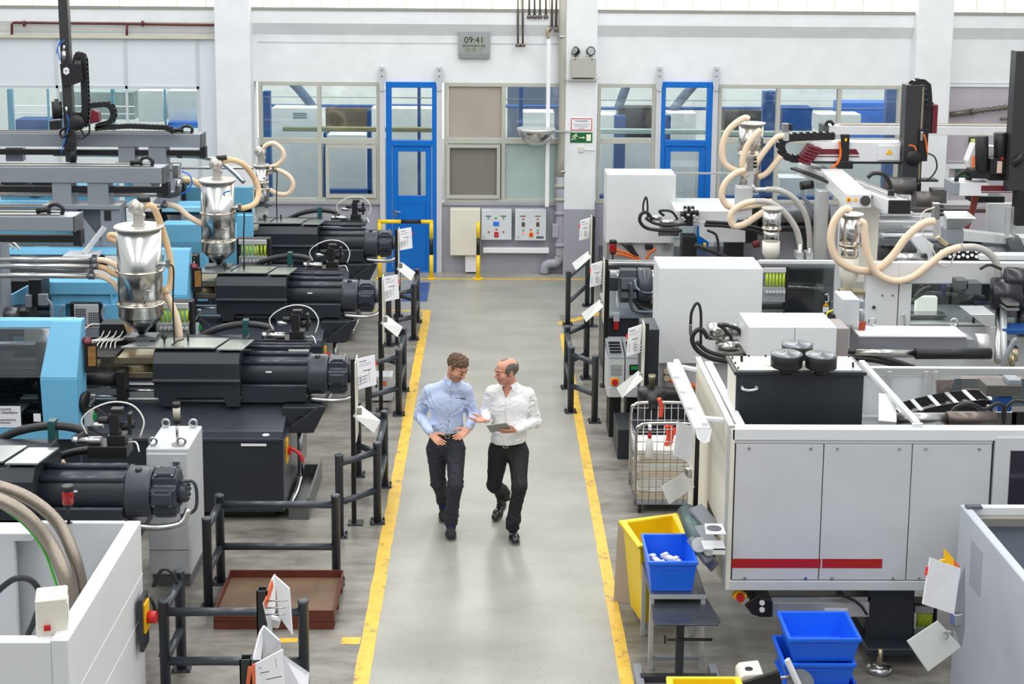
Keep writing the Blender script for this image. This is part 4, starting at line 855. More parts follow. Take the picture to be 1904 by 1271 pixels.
fence([(-2.435,10.3),(-1.39,10.3),(-2.43,10.83)],[(0,1),(0,2)],'foreground guard rail, corner shaped, in front of the brown tray')
fence([(-2.42,11.88),(-2.41,12.41),(-1.372,12.41)],[(0,1),(1,2)],'corner guard rail right behind the brown tray')
for k,Yd in enumerate((13.77,17.12,20.55)):
    fence([(-1.45,Yd-.32),(-1.11,Yd+.02),(-1.11,Yd+1.0),(-1.42,Yd+1.31)],[(0,1),(1,2),(2,3)],('hooped guard rail beside the two men, nearest of three along left yellow line','hooped guard rail, middle of three along the left yellow line','hooped guard rail farthest along left, by the yellow and black barrier')[k])
fence([(1.27,16.9),(1.0,17.27),(1.0,18.25),(1.28,18.67)],[(0,1),(1,2),(2,3)],'guard rail standing across the right yellow line, nearest on that side')
fence([(1.18,21.45),(1.55,22.6)],[(0,1)],'farthest guard rail on the right, near white column base')
# document stands ----------------------------------------------------
def doc(xp,yp,paper,plate,label,s=1,h=1.69,square=False,back=True,cards=False,m2=PAPER,post=True,marks=True,wires=True):
    t=thing('document_stand',label,'document stand',(xp,yp,0),'document stands along the aisle')
    if post:
        MB().box(xp-.022,xp+.022,yp-.03,yp+.03,.01,h).build('post',BLACK,t,bevel=.002)
        MB().box(xp-.06,xp+.09,yp-.07,yp+.07,0,.012).build('base_plate',ANTH,t)
    if back: MB().sheet([(xp+s*.03,yp-.1,h-.02),(xp+s*.03,yp+.14,h),(xp+s*.035,yp+.14,h-.8),(xp+s*.035,yp-.1,h-.82)],.008).build('backing_panel',mat('panel_ivory',(222,220,205),.4),t)
    q=[Vector(p) for p in paper]
    o=MB().sheet(q,.012).build('paper_binder',PAPER,t)
    n_=(q[1]-q[0]).cross(q[2]-q[0]).normalized(); n_= -n_ if n_.y>0 else n_
    def uv(u,v): return q[0].lerp(q[1],u).lerp(q[3].lerp(q[2],u),v)+n_*.0075
    if marks:
        for (u0,u1,v0,v1) in ((.3,.75,.42,.45),(.1,.5,.1,.125),(.1,.8,.2,.21),(.1,.7,.26,.27),(.12,.15,.55,.85),(.6,.62,.45,.8)):
            MB().add([uv(u0,v0),uv(u1,v0),uv(u1,v1),uv(u0,v1)],[(0,1,2,3)]).build('printed_line',INK,o)
    e=q[1] if s>0 else q[0]; f=q[2] if s>0 else q[3]
    MB().sheet([e.lerp(f,.2),e.lerp(f,.2)+Vector((s*.018,0,0)),e.lerp(f,.38)+Vector((s*.018,0,0)),e.lerp(f,.38)],.004).build('red_tab',mat('tab_red',(240,70,60),.5),o)
    b=MB()
    for k in range(3 if wires else 0):
        z=q[3].z+.05+k*.035; b.cyl((xp+s*.03,yp-.08,z),q[3].lerp(q[2],.5)+Vector((0,-.0,.06+k*.03)),.004,n=6)
    builds(b,'wire_clip',STEEL,t)
    if plate:
        q=[Vector(p) for p in plate]; pl=MB().sheet(q,.01).build('tray_plate',mat('plate_pale_metal',(206,208,204),.3,.3),t,bevel=.002)
        c=q[0].lerp(q[1],.5); MB().obox(Vector((xp+s*.05,yp,c.z+.03)),(.06,.06,.08),(0,0,.3)).build('hinge',STEEL,t,bevel=.004)
        if cards is not False:
            pass
    return t
for k,Yd in enumerate((13.77,17.3,20.3)):
    xp=-1.34; z=1.69
    # paper: A4, turned outwards
    pp=[(xp+.04,Yd-.02,z+.0),(xp+.2,Yd+.13,z+.0),(xp+.22,Yd+.12,z-.3),(xp+.055,Yd-.04,z-.3)]
    pl=[(xp+.07,Yd+.05,1.2),(xp+.27,Yd+.0,1.06),(xp+.21,Yd-.07,.95),(xp+.0,Yd-.05,1.12)]
    doc(xp,Yd,pp,pl,('document stand with paper binder just left of the man in the blue shirt','document stand, middle of three along left aisle edge','document stand farthest on the left, in front of the blue door')[k])
def ptop(px,py,z=1.69): return G(px,py,z)
for (px,py,lab,k) in ((1203,600,'document stand beside the tall control box with red knob, right of aisle',0),(1128,482,'document stand halfway along the right side, by the stacked dark machine',1),(1104,402,'document stand farthest on right, before the lilac column base',2)):
    a=ptop(px,py); xp,Yd,z=a.x,a.y,1.69
    pp=[(xp-.2,Yd-.02,z-.06),(xp-.05,Yd+.05,z-.03),(xp-.07,Yd+.03,z-.34),(xp-.215,Yd-.04,z-.36)]
    pl=[(xp-.32,Yd-.05,.98),(xp-.08,Yd+.0,1.16),(xp-.03,Yd-.06,1.08),(xp-.26,Yd-.1,.88)]
    doc(xp,Yd,pp,pl,lab,s=-1)
a=ptop(1296,792,1.69); xp,Yd=a.x,a.y; Yq=Yd
doc(xp,Yd,[P(1259,782,Yq-.05),P(1291,794,Yq-.02),P(1284,861,Yq-.05),P(1252,845,Yq-.08)],[P(1229,905,Yq-.15),P(1271,878,Yq-.02),P(1292,905,Yq-.05),P(1244,938,Yq-.2)],'document stand with blank white sheet, in front of the wire roll cage',s=-1,marks=False,wires=False)
b=MB().obox(P(1286,785,Yq+.03),(.012,.12,.16),(.3,0,0))
# bottom right stand fixed to panel
a=G(1797,1045,1.5); Yq=a.y; xp=a.x
dbr=doc(xp,Yq,[P(1729,1036,Yq-.1),P(1785,1056,Yq),P(1773,1141,Yq-.03),P(1715,1122,Yq-.12)],[P(1686,1191,Yq-.2),P(1743,1153,Yq-.05),P(1787,1202,Yq-.05),P(1725,1248,Yq-.22)],'document holder with white binder and yellow card, bottom right before grey panel',s=-1,back=False,post=False,marks=False,wires=False)
MB().sheet([P(1770,1120,Yq+.02),P(1794,1050,Yq+.03),P(1794,1165,Yq+.03),P(1787,1204,Yq+.02),P(1768,1150,Yq+.02)],.01).build('backing_panel',PGREY,dbr)
MB().sheet([P(1755,1018,Yq+.03),P(1773,1038,Yq+.03),P(1773,1058,Yq+.03),P(1755,1046,Yq+.03)],.006).build('yellow_card',WARNY,dbr); MB().sheet([P(1773,1038,Yq+.03),P(1784,1051,Yq+.03),P(1784,1070,Yq+.03),P(1773,1058,Yq+.03)],.007).build('orange_card',mat('card_orange',(225,110,70),.5),dbr)
MB().sheet([P(1747,1040,Yq-.06),P(1757,1040,Yq-.06),P(1757,1048,Yq-.05),P(1747,1046,Yq-.06)],.01).build('yellow_card',WARNY,dbr)
b=MB(); b.obox(P(1762,1175,Yq-.1),(.05,.03,.012),(0,0,.5)); b.tube([P(1757,1172,Yq-.12),P(1763,1180,Yq-.12),P(1758,1188,Yq-.12)],.008,n=6); b.build('clip',STEEL,dbr)
# front two stands (square tube posts), seen from behind/side
for k,(tx,ty,lab) in enumerate(((488,1094,'front document stand with square tube post leaning boards, at foreground guard rail'),(458,1221,'document stand cut by the bottom edge, printed sheet turned to the aisle'))):
    a=G(tx,ty,1.5); Yq=a.y; xp=a.x; h=1.5
    t=thing('document_stand',lab,'document stand',(xp,Yq,0),'document stands along the aisle')
    MB().frame(xp-.035,xp+.035,.0,.0,.0,Yq,Yq) 
    b=MB(); 
    for sx,sy,wx_,wy_ in ((-1,0,.008,.07),(1,0,.008,.07),(0,-1,.07,.008),(0,1,.07,.008)): b.box(xp+sx*.031-wx_/2,xp+sx*.031+wx_/2,Yq+sy*.031-wy_/2,Yq+sy*.031+wy_/2,0,h)
    b.build('square_post',mat('post_dark_green',(44,50,48),.4),t)
    MB().box(xp-.08,xp+.08,Yq-.08,Yq+.08,0,.012).build('base_plate',ANTH,t)
    if k==0:
        MB().sheet([P(511,1067,Yq+.1),P(504,1080,Yq+.05),P(490,1122,Yq-.05),P(503,1180,Yq-.05),P(511,1130,Yq+.1)],.012).build('backing_panel',PAPER,t)
        MB().sheet([P(505,1078,Yq+.03),P(492,1118,Yq-.06),P(494,1130,Yq-.06),P(507,1090,Yq+.03)],.014).build('orange_card',mat('card_orange',(225,110,70),.5),t)
        MB().sheet([P(512,1070,Yq),P(538,1093,Yq-.05),P(544,1179,Yq-.08),P(519,1144,Yq-.02)],.012).build('paper_binder',PAPER,t)
        b=MB()
        for i,q in enumerate((1117,1130,1142)): b.cyl(P(494,q,Yq-.05),P(530+ (4 if i==0 else 0),q-1,Yq-.12),.005,n=6)
        builds(b,'wire_clip',STEEL,t)
        MB().obox(P(510,1155,Yq-.05),(.08,.05,.07),(0,.3,0)).build('hinge',ALU,t,bevel=.01)
        MB().sheet([P(496,1150,Yq-.08),P(504,1143,Yq-.08),P(506,1175,Yq-.08),P(498,1178,Yq-.08)],.01).build('paper_slip',LGREY,t)
    else:
        MB().sheet([P(491,1162,Yq+.15),P(483,1175,Yq+.1),P(470,1226,Yq-.0),P(484,1226,Yq+.05)],.012).build('backing_panel',PAPER,t)
        MB().sheet([P(491,1163,Yq+.12),P(520,1190,Yq+.05),P(522,1215,Yq+.05),P(489,1225,Yq+.1)],.012).build('rear_binder',LGREY,t)
        o=MB().sheet([P(475,1233,Yq-.1),P(526,1206,Yq-.02),P(531,1290,Yq-.05),P(477,1300,Yq-.12)],.012).build('paper_binder',PAPER,t)
        for u0,v0,u1,v1 in ((482,1240,486,1241),(494,1262,524,1256),(512,1222,515,1240),(484,1250,500,1247)):
            MB().sheet([P(u0,v0,Yq-.12),P(u1,v1,Yq-.1),P(u1,v1+1.5,Yq-.1),P(u0,v0+1.5,Yq-.12)],.002).build('printed_line',INK,o)
        MB().sheet([P(528,1218,Yq),P(575,1250,Yq-.02),P(572,1300,Yq-.1),P(531,1290,Yq-.02)],.012).build('tray_plate',PAPER,t)
        MB().sheet([P(462,1240,Yq-.05),P(476,1232,Yq),P(474,1300,Yq),P(456,1300,Yq-.05)],.012).build('orange_card',mat('card_orange',(225,110,70),.5),t)
# brown tray ----------------------------------------------------------
x0,x1,y0,y1=-2.305,-1.297,11.5,12.3
t=thing('drip_tray','large flat brown metal tray on the floor inside the foreground guard rails','tray',((x0+x1)/2,(y0+y1)/2,0))
MB().box(x0+.01,x1-.01,y0+.01,y1-.01,.09,.1).build('tray_floor',RUSTIN,t)
b=MB(); b.box(x0,x1,y0,y0+.01,.0,.17).box(x0,x1,y1-.01,y1,.0,.17).box(x0,x0+.01,y0+.01,y1-.01,.07,.17).box(x1-.01,x1,y0+.01,y1-.01,.07,.17); b.build('tray_rim',RUST,t,bevel=.002)
b=MB()
for xx in (x0,x1-.01):
    for q in (y0+.05,y0+.36,y0+.68): b.box(xx,xx+.01,q,q+.08,0,.07)
builds(b,'tray_foot',RUST,t)
MB().box(x0,x1,y0-.012,y0,.085,.1).build('front_rib',RUST,t)
# yellow-black barrier -------------------------------------------------
Yb=24.45; BARB=mat('barrier_black',(28,26,24),.45)
t=thing('barrier','yellow and black tubular barrier frame in front of the left blue door','barrier',(-1.45,Yb,0))
def striped(par,a,b_,bands,r,name):
    a=Vector(a);b_=Vector(b_)
    o=None
    for i,(s0,s1,m) in enumerate(bands):
        q=MB().cyl(a.lerp(b_,s0),a.lerp(b_,s1),r,n=16); 
        q=q.build(name if o is None else 'colour_band',m,par if o is None else o); o=o or q
    return o
for x in (-1.9,-1.015):
    striped(t,(x,Yb,.01),(x,Yb,1.0),((0,.42,YEL),(.42,.7,BARB),(.7,1,YEL)),.035,'post'); MB().cyl((x,Yb,0),(x,Yb,.02),.08).build('floor_flange',YEL,t)
striped(t,(-1.93,Yb,1.0),(-.985,Yb,1.0),((0,.42,YEL),(.42,.78,BARB),(.78,1,YEL)),.034,'top_rail')
t=thing('bollard','single yellow bollard with black band standing before the wall switch boxes','bollard',(-.211,Yb,0))
striped(t,(-.211,Yb,.01),(-.211,Yb,1.0),((0,.42,YEL),(.42,.72,BARB),(.72,1,YEL)),.033,'post'); MB().cyl((-.211,Yb,0),(-.211,Yb,.02),.09).build('floor_flange',YEL,t)
# wall boxes ------------------------------------------------------------
def wbox(x0,y0,x1,y1,d=.2,Y=YW):
    a=P(x0,y0,Y-d); c=P(x1,y1,Y-d); return a.x,c.x,Y-d,Y,c.z,a.z
def wb(name,rect,d,m,label,cat,bev=.008,group=None):
    b=MB(); b.box(*wbox(*rect,d)); return one(name,b,m,label,cat,group,bev)
o=wb('junction_cabinet',(837,389,893,475),.22,CREAM,'plain off-white wall cabinet, leftmost of the boxes on the lilac wall','cabinet')
o=wb('cable_duct',(865,475,887,506),.15,PAPER,'short white cable duct under the plain off-white wall cabinet','duct')
for (r,lab,btn) in (((895,390,951,446),'grey switch panel with blue plate, left of the two on the wall',[(908,405,GREEN),(922,405,GREEN),(936,405,GREEN),(909,431,RED),(936,431,RED),(923,426,RED)]),((958,390,1015,447),'grey switch panel with lit pink lamp, right of the two on the wall',[(973,407,RED),(1000,407,RED),(973,428,GREEN),(1000,428,GREEN),(973,433,mat('lit_lamp',(255,90,90),.4,emit=.6,noise=0)),(987,427,RED),(1000,433,RED)])):
    o=wb('switch_panel',r,.18,mat('panel_grey_white',(212,218,222),.4),lab,'switch panel',.006,'wall switch panels')
    y=YW-.18
    for px,py,m in btn: MB().cyl(P(px,py,y-.012),P(px,py,y),.016,n=12).build('push_button',m,o)
    cx=(r[0]+r[2])/2+(0 if r[0]<900 else 1); MB().box(P(cx-4,431,y).x,P(cx+4,440,y).x,y-.005,y,P(cx,441,y).z,P(cx,431,y).z).build('yellow_plate',WARNY if r[0]>900 else RED,o)
    MB().cyl(P(cx,436,y-.03),P(cx,436,y),.03).build('main_switch',RED,o)
    if r[0]<900: MB().box(P(917,412,y).x,P(928,420,y).x,y-.005,y,P(917,420,y).z,P(917,412,y).z).build('blue_plate',CABLEB,o)
    else:
        for px in (973,1000): MB().box(P(px-3,413,y).x,P(px+3,421,y).x,y-.006,y,P(px,421,y).z,P(px,413,y).z).build('display',mat('display_olive',(90,84,60),.4),o)
        MB().box(P(997,439,y).x,P(1011,443,y).x,y-.004,y,P(997,443,y).z,P(997,439,y).z).build('label_strip',INK,o)
    for px in ((908,936) if r[0]<900 else (972,1000)): MB().box(P(px-5,401,y).x,P(px+5,402.5,y).x,y-.003,y,P(px,402.5,y).z,P(px,401,y).z).build('label_strip',INKD,o)
    for px in ((900,) if r[0]<900 else (964,)): MB().cyl(P(px,440,y-.01),P(px,440,y),.015,n=8).build('lock',STEEL,o)
o=wb('shelf_trough',(898,461,1021,471),.16,PAPER,'long white cable trough under the two grey switch panels','trough')
# pipes -------------------------------------------------------------------
PB=mat('downpipe_beige_grey',(176,174,162),.4)
y=YW-.14
t=thing('drain_pipe','thick beige grey downpipe beside the white middle column, elbow at the floor','pipe',(P(1042,500,y).x,y,0))
MB().tube([P(1047,-40,y),P(1047,200,y),P(1042,330,y)],.075,sub=3,n=18).build('upper_pipe',PB,t)
MB().tube([P(1042,328,y),P(1041,460,y),P(1040,478,y),P(1034,488,y),P(1020,490,y),P(1013,496,y),P(1012,508,y)],.078,sub=4,n=18).build('lower_pipe',LILAC,t)
for py,m in ((345,PB),(370,PB),(396,LILAC),(455,LILAC)): MB().cyl(P(1041,py-3,y),P(1041,py+3,y),.095,n=18).build('pipe_collar',m,t)
MB().box(P(1027,415,y).x,P(1038,440,y).x,y-.1,y+.05,P(1030,440,y).z,P(1030,415,y).z).build('cleanout_cover',LILAC,t,bevel=.01)
for py in (68,318): MB().cyl(P(1045,py-2,y),P(1045,py+2,y),.082,n=18).box(P(1050,py,y).x,P(1056,py,y).x,y,y+.1,P(1050,py,y).z-.01,P(1050,py,y).z+.01).build('pipe_clip',STEEL,t)
b=MB(); b.box(P(1017,70,YW-.3).x,P(1024,70,YW-.3).x,YW-.33,YW-.27,P(1020,384,YW-.3).z,P(1020,72,YW-.3).z); t=one('cable_conduit',b,PAPER,'slim white vertical conduit hanging in front of the window','conduit',bevel=.003)
MB().tube([P(1020,72,YW-.3),P(1018,60,YW-.3),P(1021,52,YW-.3)],.03,n=8).build('open_end',GOLD,t)
for px in (963,972): 
    b=MB(); b.cyl(P(px,-40,y),P(px,82,y),.018,n=10).lathe([(.02,0),(.045,.0),(.045,.05),(.02,.06)],P(px,85,y)+Vector((0,.0,-.02)),(0,0,1),n=14); one('heating_pipe',b,mat('old_steel_pipe',(120,112,104),.4,.6),'%s of the two long bare pipes ending above the frosted window'%('left' if px<970 else 'right'),'pipe','bare vertical pipes at the top')
for i,px in enumerate((984,994,1004,1015)):
    b=MB(); b.cyl(P(px,-40,y),P(px,28,y),.018,n=10).lathe([(.02,0),(.04,.0),(.04,.05),(.02,.06)],P(px,32,y)+Vector((0,0,-.02)),(0,0,1),n=14); one('heating_pipe',b,mat('old_steel_pipe',(120,112,104),.4,.6),'%s of four short bare pipes at the top edge'%('first from left','second from left','third from left','fourth from left')[i],'pipe','bare vertical pipes at the top')
for i,px in enumerate((1026,1034)):
    b=MB(); b.cyl(P(px+1,-40,y),P(px,50,y),.022,n=10).cyl(P(px,50,y),P(px-7*(1-i),60,y),.03,n=10); one('heating_pipe',b,mat('old_steel_pipe',(120,112,104),.4,.6),('bare pipe with bent end directly above the white conduit','bare pipe touching the thick beige downpipe')[i],'pipe','bare vertical pipes at the top')
# clock -------------------------------------------------------------------
d=.08; y=YW-d
b=MB(); b.box(*wbox(852,58,911,109,d)); ck=one('wall_clock',b,mat('clock_silver',(166,168,170),.4,.3),'silver digital wall clock reading 09:41 high on the white wall','clock',None,.012)
q0=P(864,69,y); q1=P(899,97,y); MB().box(q0.x,q1.x,y-.006,y,q1.z,q0.z).build('lcd_display',LCD,ck)
c=(q0+q1)/2; hh=q0.z-q1.z
text('09:41',.155,(c.x,y-.008,c.z+hh*.29),ck,INKD); text('DONNERSTAG',.058,(c.x,y-.008,c.z-.02),ck,INKD); text('02.03.17',.085,(c.x,y-.008,c.z-hh*.33),ck,INK)
q=P(882,104,y); MB().box(P(853,100,y).x,P(910,100,y).x,y-.004,y,P(882,109,y).z+.01,P(882,100,y).z).build('lower_band',mat('clock_band',(140,142,145),.4),ck)
# emergency light ------------------------------------------------------------
yc=YW-.2; d=.16; b=MB(); a=P(1062,107,yc-d); c=P(1108,145,yc-d); b.box(a.x,c.x,yc-d,yc,c.z,a.z)
em=one('emergency_light',b,mat('emergency_box_grey',(176,176,166),.45),'grey emergency light box with two black spotlights on the white column','lamp',None,.01)
for px,r,dirv in ((1070,0,(-.7,-.5,.3)),(1098,0,(.3,-.9,.1))):
    q=P(px,95,yc-.08); dv=Vector(dirv).normalized(); h_=MB().lathe([(.02,-.09),(.06,-.05),(.075,0),(.08,.02),(.07,.02)],q,dv,n=20).cyl(q-dv*.03-Vector((0,0,.02)),(q.x,q.y,a.z),.012,n=8).build('spotlight',BLACK,em)
    MB().lathe([(.0,0),(.066,0),(.06,.008)],q+dv*.02,dv,n=20).build('spot_lens',CHROME,h_)
for px in (1069,1101): MB().cyl(P(px,110,yc-d-.01),P(px,110,yc-d),.014,n=10).build('screw',INK,em)
b=MB(); a=P(1052,147,yc-.1); c=P(1112,150,yc-.1); b.box(a.x,c.x,yc-.1,yc+.1,c.z,a.z); one('cable_ledge',b,mat('ledge_beige',(200,198,186),.5),'thin pale cable ledge under the emergency light','ledge')
b=MB(); b.tube([P(1108,142,yc-.12),P(1113,134,yc-.1),P(1118,140,yc-.1),P(1112,148,yc-.1)],.008,n=6); one('cable_loop',b,CABLEW,'small white cable loop right of the emergency light','cable')
# signs -----------------------------------------------------------------------
b=MB(); a=P(1061,219,yc); c=P(1101,243,yc); b.box(a.x,c.x,yc-.012,yc,c.z,a.z); sg=one('notice_sign',b,PAPER,'white notice sign with red border headed Vorsicht on the column','sign')
MB().frame(a.x+.005,c.x-.005,c.z+.005,a.z-.005,.014,yc-.014,yc-.012).build('red_border',mat('border_red',(205,70,60),.5,noise=0),sg)
m=(a+c)/2; text('Vorsicht!',.06,(m.x,yc-.014,m.z+.06),sg,INK); text('Bei Aufenthalt von Personen',.023,(m.x,yc-.014,m.z+.0),sg,INK); text('unter schwebender Last',.023,(m.x,yc-.014,m.z-.035),sg,INK); text('ist verboten',.023,(m.x,yc-.014,m.z-.07),sg,INK)
b=MB(); a=P(1060.5,246,yc); c=P(1101,265,yc); b.box(a.x,c.x,yc-.012,yc,c.z,a.z); sg=one('exit_sign',b,EXITG,'green emergency exit sign with running figure, arrow and door','sign')
m=(a+c)/2; yy=yc-.015; W_=(c.x-a.x); Hh=a.z-c.z
MB().box(c.x-W_*.27,c.x-W_*.06,yy,yy+.003,c.z+.03,a.z-.03).build('door_symbol',EXITW,sg)
MB().prism([(m.x-.04,m.z-.006),(m.x+.03,m.z-.006),(m.x+.03,m.z-.022),(m.x+.065,m.z),(m.x+.03,m.z+.022),(m.x+.03,m.z+.006),(m.x-.04,m.z+.006)],'y',yy,yy+.003).build('arrow_symbol',EXITW,sg)
x=a.x+W_*.2; z=m.z; b=MB(); b.cyl((x+.02,yy,z+.058),(x+.02,yy+.003,z+.058),.014,n=14)
for l in ([(.01,.04),(-.005,.0)],[(.01,.038),(.04,.02),(.055,.03)],[(.005,.036),(-.03,.03),(-.04,.005)],[(-.005,.0),(.025,-.02),(.015,-.055)],[(-.005,.0),(-.025,-.03),(-.06,-.035)]):
    for p,q in zip(l[:-1],l[1:]): b.bar((x+p[0],yy+.0015,z+p[1]),(x+q[0],yy+.0015,z+q[1]),.003,.014)
b.build('running_figure',EXITW,sg)
b=MB(); a=P(1076,272,yc-.03); c=P(1085,283,yc-.03); b.box(a.x,c.x,yc-.03,yc,c.z,a.z); so=one('wall_socket',b,CREAM,'small beige wall socket below the exit sign','socket',None,.006); MB().cyl(P(1085,278,yc-.02),P(1108,279,yc-.02),.008,n=8).build('conduit',PAPER,so)
# dome mirror ---------------------------------------------------------------------
ym_=YW-.45; c=P(997,240,ym_); b=MB(); R_=.31
pr=[]
for i in range(10):
    a=PI/2*i/9; pr.append((R_*math.cos(a),-R_*.92*math.sin(a)))
b.lathe(pr[::-1] if False else [(r,h) for r,h in reversed(pr)],c,(0,0,1),n=36)
mr=one('dome_mirror',b,CHROME,'half-dome observation mirror hanging in front of the window, left of the column','mirror')
MB().lathe([(R_,-.03),(R_+.02,-.02),(R_+.02,.02),(R_,.02)],c,(0,0,1),n=36).build('rim',ALU,mr)
MB().bar(P(962,241,ym_),P(1060,244,YW-.2),.03,.03).build('bracket_arm',ALU,mr)
# ================================================================== RIGHT SIDE
# ---- foreground cabinet machine ------------------------------------------------
Yf=10.85
def X_(px,py,Y=Yf): return P(px,py,Y).x
def Z_(px,py,Y=Yf): return P(px,py,Y).z
xA=X_(1362,950); xB=X_(1838,950); zt=Z_(1500,797); zb=Z_(1500,1096); yback=12.75
t=thing('moulding_machine_cabinet','big light grey machine housing with a red stripe and three panels, right foreground','machine',((xA+xB)/2,Yf+.8,0),'machines on the right side')
rm=t
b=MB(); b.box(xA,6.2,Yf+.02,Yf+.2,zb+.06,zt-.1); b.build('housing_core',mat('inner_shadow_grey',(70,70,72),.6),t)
MB().prism([(Yf-.01,zt-.09),(Yf-.01,zt-.0),(Yf+.08,zt+.01),(Yf+.08,zt-.09)],'x',xA-.02,6.2).build('top_rail',WHITE2,t,bevel=.004)
z2=Z_(1500,808); MB().box(xA,6.2,Yf-.005,Yf+.02,z2-.015,z2+.005).build('rail_gap',INK,t)
zs=Z_(1500,824); MB().box(xA,xB,Yf,Yf+.02,zs,zt-.09).build('fascia',LGREY,t)
pz0=Z_(1500,1078)
px_=[1364,1527,1690.5,1838]
for i in range(3):
    a=X_(px_[i],950)+.004; c=X_(px_[i+1],950)-.004
    p=MB().box(a,c,Yf-.004,Yf+.02,pz0+.004,zs-.006).build('side_panel',LGREY,t,bevel=.003)
    for q in (a+.1,c-.1) if i<2 else (a+.1,c-.1):
        MB().cyl((q,Yf-.012,zs-.04),(q,Yf-.004,zs-.04),.011,n=10).build('panel_screw',STEEL,p); MB().cyl((q,Yf-.012,pz0+.02),(q,Yf-.004,pz0+.02),.011,n=10).build('panel_screw',STEEL,p)
r0=Z_(1500,1055); r1=Z_(1500,1038); xs_=X_(1640,1045)
STR=mat('stripe_red',(170,22,26),.4,noise=.03)
MB().box(xA+.005,X_(1526,1040)-.0,Yf-.006,Yf-.004,r0,r1).build('red_stripe',STR,t); MB().box(X_(1528,1040)+.003,xs_,Yf-.006,Yf-.004,r0,r1).build('red_stripe',STR,t)
MB().box(xA-.01,6.2,Yf-.012,Yf+.03,zb,pz0-.004).build('bottom_rail',LGREY,t,bevel=.003)
xC=X_(1842,950); MB().box(xC,6.2,Yf-.02,Yf+.02,zb+.06,zs+.06).build('right_panel',LGREY,t,bevel=.004)
MB().box(X_(1875,880),6.2,Yf-.024,Yf-.02,Z_(1900,935),Z_(1900,836)).build('dark_window',mat('window_violet_black',(40,36,50),.12),t)
# left side wall
b=MB(); b.prism([(Yf-.01,zb),(Yf-.01,zt),(yback,zt),(yback,.5),(Yf+1.2,.45),(Yf+.55,zb-.1),(Yf+.25,zb-.02)],'x',xA-.04,xA); b.build('left_side_wall',CREAM,t,bevel=.004)
MB().box(xA-.045,xA-.04,Yf-.012,Yf+.1,zb,zt).build('corner_profile',ALU,t)
MB().box(xA-.05,xA+.0,Yf,yback,zt,zt+.03).build('top_ledge',ALU,t,bevel=.004); MB().box(xA+.02,xA+.09,Yf+.08,yback-.1,zt-.02,zt+.015).build('inner_ledge',WHITE2,t,bevel=.004)
MB().box(xA-.042,xA-.04,Yf+.5,Yf+1.0,zb-.05,zb+.35).build('chute_opening',INKD,t)
MB().box(xA,6.2,Yf+.2,yback,.95,1.0).build('inner_floor',LGREY,t)
# chute roller unit sticking out left
b=MB(); 
a=P(1292,955,11.4); c=P(1322,1040,11.0)
b.cyl(P(1276,950,11.5),P(1300,1010,11.1),.075,n=20); b.build('drum_roller',mat('roller_teal_grey',(92,112,110),.4,.3),t)
b=MB(); b.bar(P(1292,942,11.4),P(1330,985,11.25),.16,.03); b.bar(P(1300,980,11.2),P(1328,1020,11.0),.12,.06); b.bar(P(1285,1000,11.1),P(1318,1045,10.95),.08,.05); builds(b,'chute_bracket',PGREY,t,bevel=.004)
b=MB(); b.cyl(P(1300,1012,10.95),P(1300,1012,11.1),.06,n=18).cyl(P(1318,1022,10.95),P(1318,1022,11.1),.045,n=16); builds(b,'roller_end',ALU,t)
MB().bar(P(1300,1020,11.2),P(1330,1055,11.1),.03,.1).build('lower_guard',ALU,t)
q=P(1330,983,Yf-.05); b=MB(); b.prism([(q.x-.09,q.y-.1),(q.x+.07,q.y-.1),(q.x+.07,q.y+.1),(q.x-.07,q.y+.1)],'z',q.z-.005,q.z+.005); b.box(q.x-.03,q.x+.07,q.y-.1,q.y-.09,q.z-.17,q.z-.11); builds(b,'white_bracket',WHITE2,t,bevel=.002)
MB().cyl((q.x-.01,q.y,q.z+.004),(q.x-.01,q.y,q.z+.007),.06).build('bracket_hole',INK,t)
MB().box(q.x-.1,q.x+.07,q.y-.1,q.y+.06,q.z-.13,q.z-.12).build('white_bracket',WHITE2,t)
# machine stand below with levelling foot
b=MB(); x0=X_(1612,1120,11.0); x1=X_(1700,1120,11.0); b.box(x0,x1,11.0,12.2,.12,zb+.02); b.prism([(x0-.02,.1),(x1+.04,.1),(x1+.04,.16),(x0-.02,.16)],'y',10.85,12.2); b.build('stand_column',ANTH,t,bevel=.006)
b=MB(); b.prism([(x0,.14),(x0-.3,zb),(x0-.25,zb),(x0,.22)],'y',11.05,11.08); b.build('stand_gusset',ANTH,t)
f=G(1634,1247); b=MB(); b.lathe([(.1,0),(.1,.035),(.07,.05),(.02,.055),(.02,.12)],(f.x,f.y,0),n=28); b.build('levelling_foot',STEEL,t)
MB().cyl((f.x,f.y-.02,.05),(f.x,f.y-.02,.2),.018,n=10).build('foot_bolt',GOLD,t)
# top frame profiles at back
b=MB(); zt2=zt
b.bar(P(1602,673,yback),P(1705,787,Yf+.05),.05,.04); b.bar(P(1706,786,Yf+.04),P(1706,800,Yf+.04),.08,.03); builds(b,'frame_strut',WHITE2,t,bevel=.003)
b=MB(); b.box(X_(1600,688,yback),6.4,yback,yback+.06,Z_(1700,696,yback),Z_(1700,684,yback)); b.box(X_(1600,688,yback),6.4,yback-.02,yback+.02,Z_(1700,775,yback),Z_(1700,772,yback)); 
for px in (1652,1720,1738): b.box(X_(px,730,yback)-.02,X_(px,730,yback)+.02,yback-.01,yback+.03,Z_(px,792,yback),Z_(px,690,yback))
builds(b,'rear_frame_rail',ALU,t,bevel=.003)
MB().box(X_(1600,688,yback),X_(1716,740,yback),yback+.03,yback+.04,Z_(1700,792,yback),Z_(1700,700,yback)).build('rear_panel',LGREY,t)
MB().box(X_(1740,700,yback),6.4,yback+.03,yback+.04,Z_(1700,760,yback),Z_(1700,705,yback)).build('rear_window',TINT,t)
